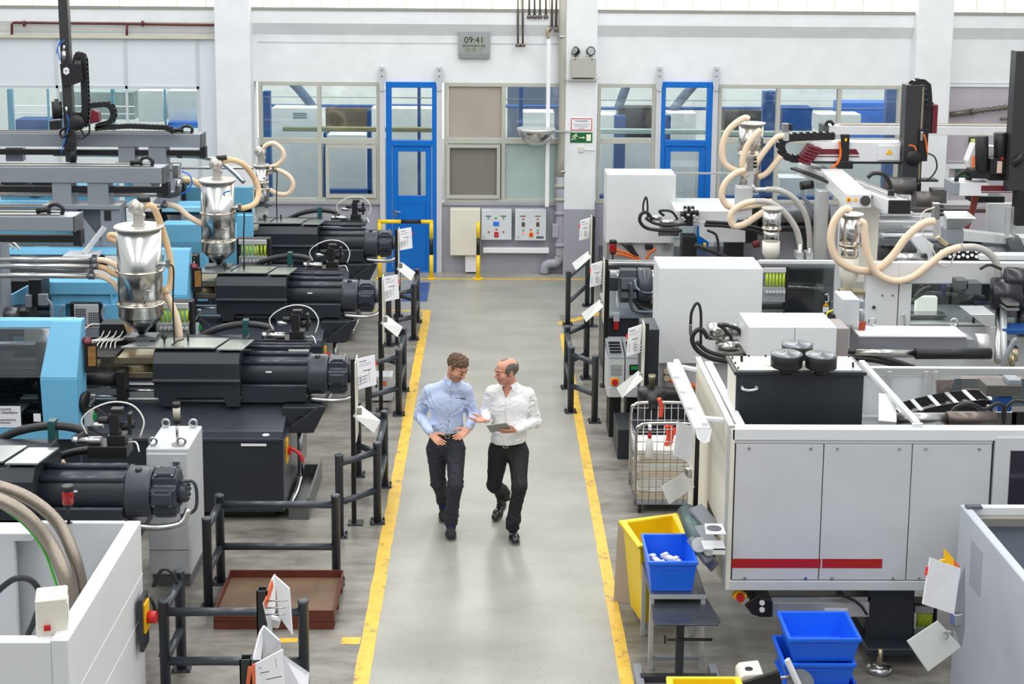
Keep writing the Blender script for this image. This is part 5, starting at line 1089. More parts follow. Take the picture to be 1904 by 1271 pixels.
b=MB(); b.bar(P(1650,786,Yf+.3),P(1650,735,Yf+.9),.14,.03); b.build('support_tab',ALU,t)
# tank with three filters
Yt=11.25; x0=X_(1368,740,Yt); x1=X_(1605,740,Yt); z1=Z_(1500,690,Yt); z0=1.0
tk=thing('hydraulic_tank','dark anthracite tank with three round black filter caps, standing inside the grey housing','tank',((x0+x1)/2,Yt+.2,z0))
b=MB(); b.box(x0,x1,Yt,Yt+.42,z0,z1); b.build('tank_body',ANTH,tk,bevel=.006)
MB().box(x0-.003,x0,Yt+.01,Yt+.41,z0,z1-.03).build('tank_side',CREAM,tk)
MB().box(x0-.02,x1+.015,Yt-.02,Yt+.44,z1-.03,z1).build('tank_rim',ANTH,tk,bevel=.003); MB().box(x0+.01,x1-.015,Yt+.01,Yt+.41,z1,z1+.006).build('tank_lid',mat('galvanised_lid',(206,204,198),.35,.4,noise=.1),tk)
for px,py in ((1462,655),(1526,657),(1482,637)):
    c=G(px,py+25,z1+.06); c.y=min(c.y,Yt+.38); c.z=z1
    f_=MB().lathe([(.05,0),(.05,.05),(.03,.055)],c,n=20).build('filter_neck',BLACK,tk)
    MB().lathe([(.11,.05),(.125,.06),(.125,.15),(.12,.155)],c,n=36).build('filter_shell',BLACK,f_)
    MB().lathe([(.127,.15),(.127,.165),(.1,.175),(.03,.18),(.015,.195),(.0,.2)],c,n=36).build('filter_cap',mat('satin_grey_cap',(120,122,126),.3,.7),f_)
b=MB()
for i in range(8): b.cyl((x0+.03+i*(x1-x0-.06)/7,Yt+.4,z1),(x0+.03+i*(x1-x0-.06)/7,Yt+.4,z1+.02),.008,n=8)
for i in range(3): b.cyl((x0+.02,Yt+.05+i*.14,z1),(x0+.02,Yt+.05+i*.14,z1+.02),.008,n=8)
builds(b,'lid_bolt',BLACK,tk)
MB().lathe([(.045,0),(.045,.012),(.02,.014)],(x0+.3,Yt+.16,z1),n=18).build('filler_flange',CREAM,tk)
MB().tube([(x0+.05,Yt-.0,z1-.13),(x0+.05,Yt-.03,z1-.14),(x0+.1,Yt-.035,z1-.15),(x0+.16,Yt-.03,z1-.14),(x0+.16,Yt,z1-.13)],.012,n=8).build('handle',ALU,tk)
b=MB(); b.bar(P(1379,660,Yt+.2),P(1379,672,Yt+.2),.02,.02).bar(P(1586,673,Yt+.1),P(1586,688,Yt+.1),.015,.015); builds(b,'lifting_eye',BLACK,tk)
# light bar on left
xa=xA-.16
t=thing('lamp_bar','long white lamp housing on brackets leaning along left top edge of grey housing','lamp',(xa,11.8,zt))
a=P(1253,679,12.9); c=P(1306,800,10.95)
MB().bar(a,c,.13,.06).build('lamp_housing',WHITE2,t,bevel=.008); MB().bar(a+Vector((.02,0,.045)),c+Vector((.02,.02,.045)),.05,.03).build('diffuser',mat('diffuser_pale',(226,228,232),.3),t,bevel=.004)
b=MB(); 
for s_ in (.28,.52,.76): q=a.lerp(c,s_); b.box(q.x-.06,q.x-.02,q.y-.01,q.y+.03,q.z+.03,q.z+.05)
builds(b,'clip',ALU,t)
MB().sheet([c+Vector((-.06,-.02,.02)),c+Vector((.07,-.02,.02)),c+Vector((.05,-.06,-.07)),c+Vector((-.0,-.06,-.09)),c+Vector((-.05,-.06,-.04))],.015).build('end_plate',WHITE2,t)
b=MB(); b.bar(a+Vector((0,0,.0)),P(1322,692,12.6),.05,.03); b.bar(c+Vector((.0,.25,.02)),P(1372,783,11.1),.05,.03); builds(b,'bracket_arm',WHITE2,t,bevel=.003)
# diagonal chute + actuator + cable chain (behind the housing)
t=thing('actuator_unit','blue and grey hydraulic actuator with hoses behind the tank, at the right edge','actuator',P(1870,760,11.9))
Y=11.9
def bx2(x0,y0,x1,y1,Ya,Yb,m,name,par,bev=.005,**k):
    a=P(x0,y0,Ya); c=P(x1,y1,Ya); return MB().box(a.x,c.x,Ya,Yb,c.z,a.z).build(name,m,par,bevel=bev,**k)
bx2(1857,722,1881,765,Y,Y+.15,NAVY,'blue_body',t); bx2(1835,716,1900,737,Y-.03,Y+.2,mat('cast_grey',(96,94,90),.5,.4),'motor_block',t); bx2(1876,706,1899,722,Y,Y+.15,PGREY,'top_motor',t)
bx2(1848,765,1890,793,Y,Y+.2,STEEL,'valve_plate',t)
for k,l in enumerate(([(1850,775),(1842,760),(1852,750),(1866,756),(1868,785)],[(1866,790),(1866,765),(1885,745),(1910,748)],[(1766,770),(1780,755),(1805,750),(1828,760),(1850,752)])): MB().tube(pts(Y-.1,l),.018,n=8).build('hose',BHOSE,t)
bx2(1881,765,1960,790,Y,Y+.15,BLACK,'cylinder_end',t)
b=MB(); b.cyl(P(1655,779,11.6),P(1760,779,11.6),.055,n=20); o=one('piston_rod',b,STEEL,'bright horizontal piston rod behind the tank','piston rod'); ORG[o.name]=o.location.copy(); MB().cyl(P(1760,779,11.6),P(1850,779,11.6),.065,n=20).build('rod_sleeve',mat('bronze_dark',(110,100,94),.35,.7),o)
chain2(pts(12.3,[(1660,775),(1700,762),(1740,752),(1780,746),(1815,742),(1850,745)]),.3,.09,.14,'black cable chain with silver bars sloping behind the tank')
b=MB(); b.sheet(pts(12.5,[(1740,705),(1775,705),(1760,740),(1742,740)]),.02); b.sheet([P(1785,700,13.0),P(1900,700,13.0),P(1900,735,12.6),P(1790,742,12.6)],.02); one('conveyor_mesh',b,mat('mesh_brown_grey',(130,118,116),.5,.4,noise=.3,nscale=60),'brown grey mesh belt inside the housing behind the tank','conveyor belt')
# conveyor under the housing
Yc=10.95
t=thing('conveyor','low aluminium conveyor with black pulley head under the grey housing','conveyor',(P(1500,1150,Yc).x,Yc+.2,0))
bx2(1436,1120,1616,1147,Yc,Yc+.35,ALU,'side_frame',t); bx2(1420,1108,1620,1117,Yc+.05,Yc+.3,STEEL,'belt',t)
b=MB(); b.prism([(P(x,y,Yc).x,P(x,y,Yc).z) for x,y in ((1383,1120),(1405,1103),(1434,1112),(1434,1142),(1412,1142),(1396,1137))],'y',Yc-.05,Yc+.35); b.build('pulley_head',BLACK,t,bevel=.006)
for y_ in (1120,1133): MB().cyl(P(1417,y_,Yc-.06),P(1417,y_,Yc-.05),.022,n=14).build('cap_screw',STEEL,t)
q=P(1375,1106,Yc-.02); MB().obox(q,(.09,.06,.08),(0,.6,0)).build('stop_box',WARNY,t,bevel=.004); MB().cyl(q+Vector((0,-.06,.0)),q+Vector((0,-.03,0)),.032).build('stop_button',RED,t); MB().obox(P(1384,1114,Yc),(.07,.05,.06),(0,.6,0)).build('stop_bracket',LGREY,t)
bx2(1533,1130,1576,1143,Yc-.004,Yc,PAPER,'type_label',t)
for px in (1460,1490): 
    q=P(px,1147,Yc+.1); MB().box(q.x-.02,q.x+.02,Yc+.08,Yc+.12,.0 if px>1470 else .09,q.z).build('leg',ALU if px>1470 else BLACK,t)
MB().cyl((P(1460,1160,Yc).x-.02,Yc+.1,.05),(P(1460,1160,Yc).x+.02,Yc+.1,.05),.05,n=18).build('castor_wheel',BLACK,t)
MB().tube(pts(Yc-.05,[(1555,1104),(1580,1112),(1600,1125),(1612,1142)]),.012,n=6).build('cable',BHOSE,t)
tt=rack(1692,1120,1738,1195,11.2,5,'flow meter rack with lime tubes below the grey housing, behind the hanging plate')
for k,(x,m) in enumerate(((1694,RED),(1700,CABLEB),(1708,HOSE2))): tag(MB().tube(pts(11.1,[(x,1190),(x+1,1215),(x+6,1240),(x+14,1252)]),.014,n=8).build('water_hose',m,None),('red','blue','pale')[k]+' water hose hanging below the lime tube rack, bottom right','hose','water hoses bottom right')
# grey panel bottom right
z=1.5; a=G(1785,937,z); c=G(1904,1085,z)
t=thing('open_top_enclosure','tall pale grey open-top enclosure filling the bottom right corner','machine enclosure',(a.x+.8,a.y-.6,0))
x0=a.x; MB().box(x0,x0+.07,8.2,a.y,.02,z).build('left_wall',mat('pale_blue_grey_paint',(186,192,200),.45),t,bevel=.008)
MB().box(x0+.07,6.5,a.y-.06,a.y,.02,z).build('rear_wall',WHITE2,t,bevel=.005); MB().box(x0+.07,6.5,a.y-.14,a.y-.06,z-.12,z-.06).build('inner_ledge',mat('ledge_shadow_grey',(128,126,120),.5),t); MB().box(x0+.07,6.5,8.2,a.y-.06,.5,.52).build('bottom_plate',mat('blue_grey_panel',(120,128,138),.5),t)
MB().box(x0+.07,6.5,a.y-.065,a.y-.06,.5,z-.12).build('inner_panel',mat('blue_grey_panel',(120,128,138)),t)
MB().box(x0+.02,x0+.14,a.y-.1,a.y-.05,z,z+.02).build('corner_latch',INK,t)
MB().box(x0-.002,x0,a.y-.55,a.y-.3,1.0,1.35).build('faded_label',mat('label_grey_worn',(160,166,176),.5,noise=.05),t)
# bins, crates -----------------------------------------------------------------
def taper_box(rim,base,zr,z0,th,lip,name,m,parent=None,bev=.006,open_=True):
    """rim/base: 4 world xy corners"""
    b=MB(); R_=[Vector((x,y,zr)) for x,y in rim]; B_=[Vector((x,y,z0)) for x,y in base]
    cr=sum(R_,Vector())/4; cb=sum(B_,Vector())/4
    def inw(p,c,d): v=Vector((c.x-p.x,c.y-p.y,0)); return p+v.normalized()*d*1.4
    Ri=[inw(p,cr,th) for p in R_]; Bi=[inw(p,cb,th)+Vector((0,0,th)) for p in B_]
    Ro=[inw(p,cr,-lip) for p in R_]; Rl=[p-Vector((0,0,.03)) for p in Ro]; Ru=[p-Vector((0,0,.03)) for p in R_]
    vs=Ro+Ri+Bi+Rl+Ru+B_
    fs=[]
    def ring(o1,o2): 
        for k in range(4): fs.append((o1+k,o1+(k+1)%4,o2+(k+1)%4,o2+k))
    ring(0,4); ring(4,8); fs.append((8,9,10,11)); ring(0,12); ring(12,16); ring(16,20); fs.append((23,22,21,20))
    b.add(vs,fs); return b
zb_=.78
rim=[G(1158,968,zb_),G(1255,955,zb_),G(1275,990,zb_),G(1190,1012,zb_)]; rim=[(p.x,p.y) for p in rim]
cxm=sum(p[0] for p in rim)/4; cym=sum(p[1] for p in rim)/4
base=[(cxm+(p[0]-cxm)*.72,cym+(p[1]-cym)*.72) for p in rim]
t=one('waste_bin',taper_box(rim,base,zb_,.02,.03,.03,'',YELB),YELB,'open yellow plastic waste bin behind the small table','bin',None,.012,2); ORG[t.name]=t.location.copy()
b=MB(); b.cyl(Vector((rim[1][0]+.0,rim[1][1]+.02,zb_-.02)),Vector((rim[2][0]+.02,rim[2][1],zb_-.02)),.022,n=12); b.build('handle_bar',YELB,t)
# cardboard
b=MB(); b.sheet([P(1150,968,12.1),P(1160,978,12.08),P(1186,1122,11.98),P(1141,1118,12.04)],.02); o=one('cardboard_sheet',b,mat('cardboard_grey_brown',(176,162,150),.8),'tall cardboard sheet leaning against the yellow waste bin','cardboard')
# table
zt_=.64; fl=G(1208,1105,zt_); fr=G(1312,1103,zt_); yb_=fl.y+.62
x0,x1=fl.x,fr.x; y0=fl.y
t=thing('small_table','small metal table with checker plate top holding the blue crate','table',((x0+x1)/2,y0+.3,0))
MB().box(x0,x1,y0,yb_,zt_-.012,zt_).build('table_top',CHECK,t,bevel=.002); MB().box(x0,x1,y0-.004,y0+.0,zt_-.035,zt_-.0).build('front_lip',ALU,t)
for x in (x0+.02,x1-.02):
    for y in (y0+.02,yb_-.02): MB().box(x-.018,x+.018,y-.018,y+.018,0,zt_-.012).build('leg',ALU,t,bevel=.002)
b=MB(); b.box(x0+.04,x1-.04,y0+.01,y0+.03,.08,.11).box(x0+.04,x1-.04,yb_-.03,yb_-.01,.08,.11); builds(b,'crossbar',PGREY,t)
# folding shelf stand in front
zs_=.56; q=[G(1210,1108,zs_),G(1312,1108,zs_),G(1340,1152,zs_),G(1334,1160,zs_),G(1222,1160,zs_),G(1214,1152,zs_)]
t=thing('folding_stand','black tilting shelf on a single post stand, in front of the small table','stand',(q[3].x-.2,q[3].y+.2,0))
MB().prism([(p.x,p.y) for p in q],'z',zs_-.015,zs_).build('shelf_plate',mat('slate_plate',(70,74,82),.35,.4,noise=.15,nscale=8),t,bevel=.003)
MB().prism([(p.x,p.y+.01) for p in q[3:5]]+[(q[4].x,q[4].y),(q[3].x,q[3].y-.005)],'z',zs_-.05,zs_).build('front_edge',ANTH,t) if False else None
cx_=(q[3].x+q[4].x)/2-.03; cy_=q[3].y+.18
MB().box(cx_-.03,cx_+.03,cy_-.03,cy_+.03,.05,zs_-.015).build('post',ANTH,t); MB().box(cx_-.3,cx_+.3,cy_-.03,cy_+.03,0,.05).build('foot_bar',ANTH,t)
b=MB(); b.box(cx_-.34,cx_-.28,cy_-.3,cy_+.2,0,.04).box(cx_+.26,cx_+.32,cy_-.3,cy_+.2,0,.04); builds(b,'foot_skid',PGREY,t)
MB().cyl((cx_-.1,cy_-.03,.36),(cx_+.25,cy_-.03,.36),.012,n=8).cyl((cx_-.12,cy_-.03,.33),(cx_-.12,cy_-.03,.39),.008,n=6).build('clamp_lever',BLACK,t)
# blue crate on table
def crate(x0,x1,y0,y1,z0,z1,label,group='blue plastic crates',ang=0):
    cx,cy=(x0+x1)/2,(y0+y1)/2; k=.86
    R_=[(x0,y0),(x1,y0),(x1,y1),(x0,y1)]; B_=[(cx+(x-cx)*k,cy+(y-cy)*k) for x,y in R_]
    b=taper_box(R_,B_,z1,z0,.012,.012,'',CRATEB); o=one('plastic_crate',b,CRATEB,label,'crate',group,.006,2); ORG[o.name]=o.location.copy()
    yy=y0+(cy-y0)*.0
    for a,c,d in ((x0+(x1-x0)*.3,x1-(x1-x0)*.3,z1-.05),): MB().box(a,c,y0+.0,y0+.012,d-.012,d).build('handle_ridge',CRATEB,o)
    return o
ca=P(1207,1043,y0+.02); cb_=P(1296,1040,y0+.02); zc=ca.z
cr=crate(ca.x,cb_.x,y0+.02,y0+.56,zt_+.001,zc,'blue plastic crate with white parts, standing on the checker plate table')
random.seed(3)
for k in range(7):
    c=Vector((ca.x+.1+random.random()*.16,y0+.16+random.random()*.2,zt_+.04+.018*k)); rz=.6+random.random()*.8
    b=MB(); b.obox((0,0,0),(.2,.05,.03)); b.obox((.05,0,.02),(.04,.06,.02)); b.obox((-.06,0,.02),(.03,.045,.02))
    o=b.build('moulded_part',mat('moulded_white',(232,232,236),.4),None,bevel=.003); o.location=c; o.rotation_euler=(random.uniform(-.15,.15),random.uniform(-.2,.2),-rz)
    tag(o,'white moulded plastic part lying loose in the blue crate on the table','plastic part','white moulded parts in the blue crate')
a=P(1467,1230,10.12); c=P(1597,1236,10.12); 
for k in range(3): crate(a.x-.03*(k%2),c.x-.03*(k%2),10.12,10.56,.02+.2*k,.2+.2*k+.02,('blue crate at the bottom of the front stack, lowest, cut by picture edge','middle blue crate of the front stack','top blue crate of the front stack, empty')[k])
# bottom things
zq=.62; q=G(1308,1265,zq)
t=one('parts_bin',taper_box([(G(1242,1268,zq).x,q.y-.3),(G(1375,1262,zq).x,q.y-.3),(G(1372,1262,zq).x,q.y+.05),(G(1246,1264,zq).x,q.y+.05)],[(G(1252,1268,zq).x,q.y-.28),(G(1365,1262,zq).x,q.y-.28),(G(1365,1262,zq).x,q.y),(G(1252,1264,zq).x,q.y)],zq,.1,.02,.02,'',YELB),YELB,'yellow bin rim peeking in at bottom edge of picture','bin',None,.01,2)
t=thing('sprue_picker_base','cream housing and black bracket with a tilted white bar, bottom edge before the blue stack','machine part',P(1400,1260,9.9))
Y=9.9
b=MB(); b.prism([(P(x,y,Y).x,P(x,y,Y).z) for x,y in ((1371,1249),(1378,1242),(1414,1238),(1422,1262),(1420,1285),(1371,1285))],'y',Y-.1,Y+.1); b.build('cream_housing',CREAM,t,bevel=.012,seg=2)
MB().lathe([(.03,0),(.03,.015),(.012,.02)],P(1392,1241,Y)+Vector((0,-.02,-.01)),(0,0,1),n=16).build('cap',BLACK,t)
b=MB(); b.bar(P(1380,1280,Y-.15),P(1450,1258,Y-.1),.03,.1); b.build('black_bracket',BLACK,t); MB().bar(P(1463,1225,Y),P(1486,1275,Y-.05),.05,.03).build('white_bar',WHITE2,t,bevel=.003); MB().cyl(P(1450,1260,Y),P(1470,1257,Y),.012,n=8).build('axle',STEEL,t); MB().cyl(P(1488,1270,Y),P(1488,1270,Y+.05),.1,n=30).build('disc',DSTEEL,t)
# roll cage -----------------------------------------------------------------------
g0=G(1180,955); xl,yf_=g0.x+.0,g0.y; xr_=P(1300,790,yf_).x; yb2=yf_+.55; zc1=P(1180,787,yf_).z; zc2=P(1172,748,yb2).z
t=thing('roll_cage','chrome wire roll cage trolley stacked with white sheets, right of the aisle','trolley',((xl+xr_)/2,yf_+.3,0))
def cagewall(y,h,nm):
    b=MB(); b.tube([(xl,y,.1),(xl,y,h-.12),(xl+.03,y,h-.03),(xl+.12,y,h),(xr_-.12,y,h),(xr_-.03,y,h-.03),(xr_,y,h-.12),(xr_,y,.1)],.016,n=10,sub=3); o=b.build(nm,STEEL,t)
    w=MB()
    for k in range(1,9): x=xl+(xr_-xl)*k/9; w.cyl((x,y,.12),(x,y,h),.004,n=6)
    for z in [h-.06-.13*i for i in range(9)]: 
        if z>.12: w.cyl((xl,y,z),(xr_,y,z),.005,n=6)
    w.build('wire_mesh',STEEL,o)
cagewall(yf_,zc1,'front_frame'); cagewall(yb2,zc2,'rear_frame')
w=MB()
for x in (xl,):
    for k in range(1,6): y=yf_+(yb2-yf_)*k/6; w.cyl((x,y,.12),(x,y,min(zc1,zc2)-.2),.004,n=6)
    for z in [.2+.15*i for i in range(5)]: w.cyl((x,yf_,z),(x,yb2,z),.005,n=6)
w.build('side_mesh',STEEL,t)
MB().box(xl,xr_,yf_,yb2,.1,.13).build('base_deck',PGREY,t)
for x in (xl+.05,xr_-.05):
    for y in (yf_+.05,yb2-.05): MB().cyl((x-.015,y,.05),(x+.015,y,.05),.05,n=16).build('castor',BLACK,t)
random.seed(5); z=.13
for k in range(9):
    h=random.choice((.03,.05,.08)); dx=random.uniform(-.02,.01); b=MB(); b.box(xl+.03+dx,xr_-.08+dx,yf_+.04,yb2-.05,z,z+h)
    tag(b.build('sheet_bundle',mat('foam_sheet_white',(232,228,218),.6,noise=.06,nscale=10) if k%3 else mat('foam_sheet_cream',(214,200,176),.7,noise=.08,nscale=10),None,bevel=.006),'flat bundle of white sheets lying in the wire roll cage','bundle','sheet bundles in roll cage'); z+=h+.004
# spray bottle
q=P(1207,850,yf_-.04); t=thing('spray_bottle','white spray bottle with red trigger hanging on the roll cage wire','bottle',q)
MB().lathe([(.03,0),(.038,.01),(.04,.12),(.038,.16),(.018,.2),(.015,.215)],q,n=20).build('bottle_body',mat('bottle_white',(232,230,226),.3),t)
b=MB(); b.lathe([(.02,.205),(.02,.235),(.012,.25)],q,n=16); b.bar(q+Vector((-.0,-.01,.26)),q+Vector((-.005,-.03,.33)),.02,.02); b.build('trigger',RED,t); MB().box(q.x-.015,q.x+.012,q.y-.05,q.y+.02,q.z+.3,q.z+.34).build('nozzle',PAPER,t)
# orange + hoses beyond the cage
for k,l in enumerate(([(1240,790),(1243,810),(1238,830),(1241,845)],[(1247,788),(1250,805),(1246,825)],[(1225,740),(1230,755),(1228,775)])): tag(MB().tube(pts(14.2,l),.022,n=8).build('orange_hose',mat('hose_orange_red',(220,80,50),.45),None),('orange red hose behind the white sheet of the document stand','second orange red hose just right of the first','short orange red hose near the top of the roll cage')[k],'hose','orange red hoses behind the roll cage')
# silver post beside cage w/ round valve
t=thing('pump_unit','dark round pump with steel neck behind top of the roll cage','pump',P(1212,735,14.9))
MB().lathe([(.14,-.2),(.15,-.02),(.13,0),(.03,.01)],P(1212,722,14.9),n=26).build('pump_body',BLACK,t); MB().lathe([(.03,0),(.03,.1),(.04,.11),(.04,.14)],P(1212,720,14.9),n=16).build('steel_neck',GOLD,t); MB().cyl(P(1205,745,14.6),P(1222,745,14.6),.08,n=18).build('side_drum',BLACK,t)
q=P(1195,640,14.9)
b=MB(); b.box(P(1195,660,15.4).x,P(1225,660,15.4).x,15.4,15.9,0,P(1200,612,15.4).z); o=one('dark_cabinet',b,ANTH,'dark grey cabinet between the temperature units and the white cabinet','cabinet',None,.006)
# temperature control units --------------------------------------------------------
fy=16.3
def tcu(x0,x1,label,screen):
    a=P(x0,700,fy); c=P(x1,700,fy); zt=P(x0,665,fy).z; z0=P(x0,735,fy).z-.02
    t=thing('temperature_unit',label,'temperature unit',((a.x+c.x)/2,fy+.2,0),'temperature control units')
    MB().box(a.x,c.x,fy,fy+.5,z0,zt).build('housing',LGREY,t,bevel=.008); MB().prism([(fy-.01,zt),(fy+.5,zt+.0),(fy+.5,zt+.1),(fy+.1,zt+.03)],'x',a.x,c.x).build('top_grille',mat('grille_dark_grey',(92,98,104),.4),t,bevel=.003)
    b=MB()
    for i in range(4):
        y=fy+.12+i*.08; b.box(a.x+.03,c.x-.03,y-.02,y+.02,zt+.035+.1*(y-fy-.1)/.4*.7,zt+.05+.1*(y-fy-.1)/.4*.7)
    builds(b,'vent_slot',BLACK,t)
    mx_=(a.x+c.x)/2; 
    MB().box(mx_-.06,mx_+.06,fy-.012,fy,zt-.2,zt-.08).build('controller' ,mat('controller_grey',(150,156,162),.4) if screen else BLACK,t); MB().box(mx_-.045,mx_+.045,fy-.016,fy-.012,zt-.135,zt-.095).build('display',LCD if screen else GREEN,t)
    if screen: MB().box(mx_-.06,mx_+.03,fy-.01,fy,zt-.33,zt-.24).build('yellow_plate',WARNY,t); MB().cyl((mx_-.015,fy-.05,zt-.285),(mx_-.015,fy,zt-.285),.035).build('red_knob',RED,t)
    MB().box(a.x+.01,c.x-.01,fy-.02,fy,z0,z0+.13).build('kick_panel',LGREY,t,bevel=.01)
    MB().box(a.x+.03,c.x-.03,fy+.05,fy+.45,0,z0).build('base',BLACK,t)
tcu(1130,1161,'grey temperature control unit with red rotary knob, left of the pair',True); tcu(1163,1196,'grey temperature control unit with small green display, right of the pair',False)
b=MB(); a=P(1150,745,15.6); b.box(a.x,a.x+.3,15.6,16.2,0,.35); one('base_box',b,ANTH,'low anthracite box on the floor below the temperature units','box',None,.006)
# big frame post
b=MB(); a=P(1127,600,18.3); b.box(a.x-.03,a.x+.01,18.28,18.34,0,P(1127,486,18.3).z); b.box(a.x+.015,a.x+.03,18.2,18.3,0,P(1127,486,18.3).z-.1); one('frame_post',b,BLACK,'tall black frame post at the left end of the dark motor machine','post')
# ================================================================== RIGHT SIDE, machines further back
GH='machines on the right side'
def poly(x,Ya,Yb,l,m,name,par,bev=.004):
    return MB().prism([(P(a,b_,Ya).x,P(a,b_,Ya).z) for a,b_ in l],'y',Ya,Yb).build(name,m,par,bevel=bev)
def valve_cluster(par,px,py,Y,s):
    """hydraulic block with fittings; s = pixels per 10 units"""
    def q(dx,dy,dY=0): return P(px+dx*s,py+dy*s,Y+dY)
    bx2(px-1.2*s,py-1.5*s,px+1.2*s,py+2.5*s,Y,Y+.2,BLACK,'valve_block',par)
    b=MB()
    for dx,dy in ((-1,-2.4),(1,-2.4),(-.2,-.9),(1.6,-.6),(-1.5,.5),(1.8,.8),(2.2,0),(-2,0)): b.cyl(q(dx-.45,dy,-.05),q(dx+.45,dy,-.05),.35*s*Y/2700*1.2,n=10)
    builds(b,'fitting',ALU,par)
    b=MB()
    for dx in (-1.2,.0,1.2): b.box(q(dx-.4,0).x,q(dx+.4,0).x,Y-.02,Y+.1,q(0,-2.0).z,q(0,-3.4).z)
    b.cyl(q(-2.6,-1,0),q(-1.2,-1,0),.05,n=12); b.cyl(q(1.2,-1.4,0),q(3.0,-1.6,0),.045,n=12)
    builds(b,'solenoid',BLACK,par)
# --- row 1 (far) and row 2 (middle) white cabinets with hydraulics -------------------
def hyd_machine(Y,cab,pan,label,hood,row):
    x0,y0,x1,y1=cab; a=P(x0,y0,Y); c=P(x1,y1,Y)
    t=thing('moulding_machine',label,'machine',(a.x+1.5,Y+.3,0),GH)
    MB().box(a.x,c.x,Y,Y+.62,c.z,a.z).build('white_cabinet',WHITE2,t,bevel=.006)
    pa=P(x0+6,pan[0],Y+.05); pb=P(x1,pan[1],Y+.05)
    MB().box(a.x+.03,c.x+.0,Y+.08,Y+.6,pb.z,c.z).build('connection_panel',LGREY,t); MB().box(a.x,a.x+.02,Y,Y+.6,pb.z-.3,c.z).build('side_strip',ALU,t)
    MB().box(a.x,c.x+1.4,Y-.15,Y+1.6,.0,pb.z).build('machine_base',ANTH,t); MB().box(a.x+.02,c.x+.2,Y-.1,Y+.2,pb.z,pb.z+.02).build('grating',mat('grating_brown_grey',(120,112,108),.5,.3),t)
    return t,a,c,pb
r1,a1,c1,p1b=hyd_machine(22.9,(1129,324,1254,452),(452,494),'far white moulding machine cabinet right of the column, with hydraulics and red beacon',None,1)
r2,a2,c2,p2b=hyd_machine(16.15,(1227,498,1413,676),(676,724),'middle white moulding machine cabinet with black hose loops, right of the temperature units',None,2)
for (r,Y,dx,dy,k) in ((r1,22.9,0,0,1.),(r2,16.15,0,0,1.42)):
    pass
# orange cables
for par,Y,l,n in ((r1,22.85,[[(1140,463),(1165,470),(1185,478),(1192,487)],[(1140,472),(1160,474),(1178,480),(1190,487)],[(1220,462),(1208,470),(1200,487)]],0),(r2,16.1,[[(1240,690),(1250,695),(1262,705),(1278,714),(1300,718)],[(1240,703),(1252,709),(1275,715),(1296,720)]],0)):
    for q in l: MB().tube(pts(Y,q),.02 if Y>20 else .022,n=8).build('orange_cable',ORANGE,par)
    for q in l[:2]: MB().cyl(P(q[0][0],q[0][1],Y-.02),P(q[0][0],q[0][1],Y+.1),.035,n=14).build('cable_gland',GOLD,par)
for px,py in ((1233,459),(1241,459)): MB().cyl(P(px,py,22.9),P(px,py,23),.035,n=14).build('socket',DSTEEL,r1)
bx2(1200,456,1214,464,22.9,22.98,BLACK,'connector',r1)
for l in ([(1157,453),(1170,465),(1180,476)],[(1165,453),(1176,466),(1183,476)],[(1172,453),(1180,468),(1186,476)]): MB().tube(pts(22.85,l),.02,n=8).build('black_cable',BHOSE,r1)
beacon(1139,492,22.6,.4,'red beacon on pale stalk before the far white cabinet, right of aisle')
# hydraulics row1
valve_cluster(r1,1281,405,22.2,6.)
for l,r in (([(1268,429),(1230,428),(1203,424),(1190,412),(1192,398),(1203,395),(1213,408)],.04),([(1275,416),(1240,419),(1215,414),(1200,405)],.035),([(1196,394),(1196,380),(1201,366),(1204,380),(1204,410)],.022),([(1260,408),(1250,394),(1235,391),(1226,393),(1235,401)],.03),([(1310,418),(1350,420),(1400,428),(1440,444)],.045),([(1312,412),(1370,416),(1420,426)],.035),([(1315,428),(1330,435),(1335,450),(1336,470)],.03),([(1290,455),(1320,465),(1350,478),(1372,486)],.055)):
    MB().tube(pts(22.0,l),r*.68,n=10).build('hydraulic_hose',BHOSE,r1)
for x0,x1,y in ((1226,1258,413),(1226,1262,421),(1224,1262,433),(1212,1230,405)): MB().cyl(P(x0,y,22.1),P(x1,y,22.1),.045,n=14).build('accumulator',CHROME if y<430 else DSTEEL,r1)
bx2(1269,440,1295,484,22.1,22.4,BLACK,'stand',r1)
t=thing('machine_hood','long pale grey hood of far right machine with two black legs','machine hood',(P(1320,400,22.4).x,22.7,0),'machine hoods right')
MB().prism([(22.3,P(1300,420,22.3).z),(22.3,P(1300,392,22.3).z),(22.8,P(1300,378,22.8).z),(23.3,P(1300,378,22.8).z),(23.3,P(1300,420,22.3).z)],'x',P(1256,400,22.3).x,P(1392,400,22.3).x).build('hood',WHITE2,t,bevel=.006)
poly(0,22.28,22.3,[(1300,412),(1386,412),(1386,450),(1318,450),(1300,438)],WHITE2,'skirt',t)
bx2(1352,452,1382,484,22.35,22.7,BLACK,'leg',t); bx2(1388,380,1408,452,22.3,22.6,BLACK,'end_bracket',t); bx2(1308,452,1313,462,22.2,22.25,WARNY,'yellow_label',t); bx2(1370,408,1386,414,22.27,22.28,INK,'lettering_plate',t)
MB().cyl(P(1400,455,22.1),P(1412,452,22.1),.06,n=16).build('red_pulley',BURG,t)
# barrel run behind
t=thing('barrel_unit','long dark grey cylinder with black lower rails running behind pale hoses, far right machine','barrel',(P(1460,400,22.6).x,22.7,1),GH)
MB().cyl(P(1392,398,22.6),P(1540,398,22.6),.17,n=28).build('barrel',DSTEEL,t); MB().cyl(P(1392,424,22.5),P(1545,424,22.5),.06,n=16).build('lower_rail',BLACK,t); bx2(1500,388,1520,480,22.5,22.9,BLACK,'support',t)
bx2(1384,430,1545,486,22.95,23.1,LILAC,'cover_plate',t)
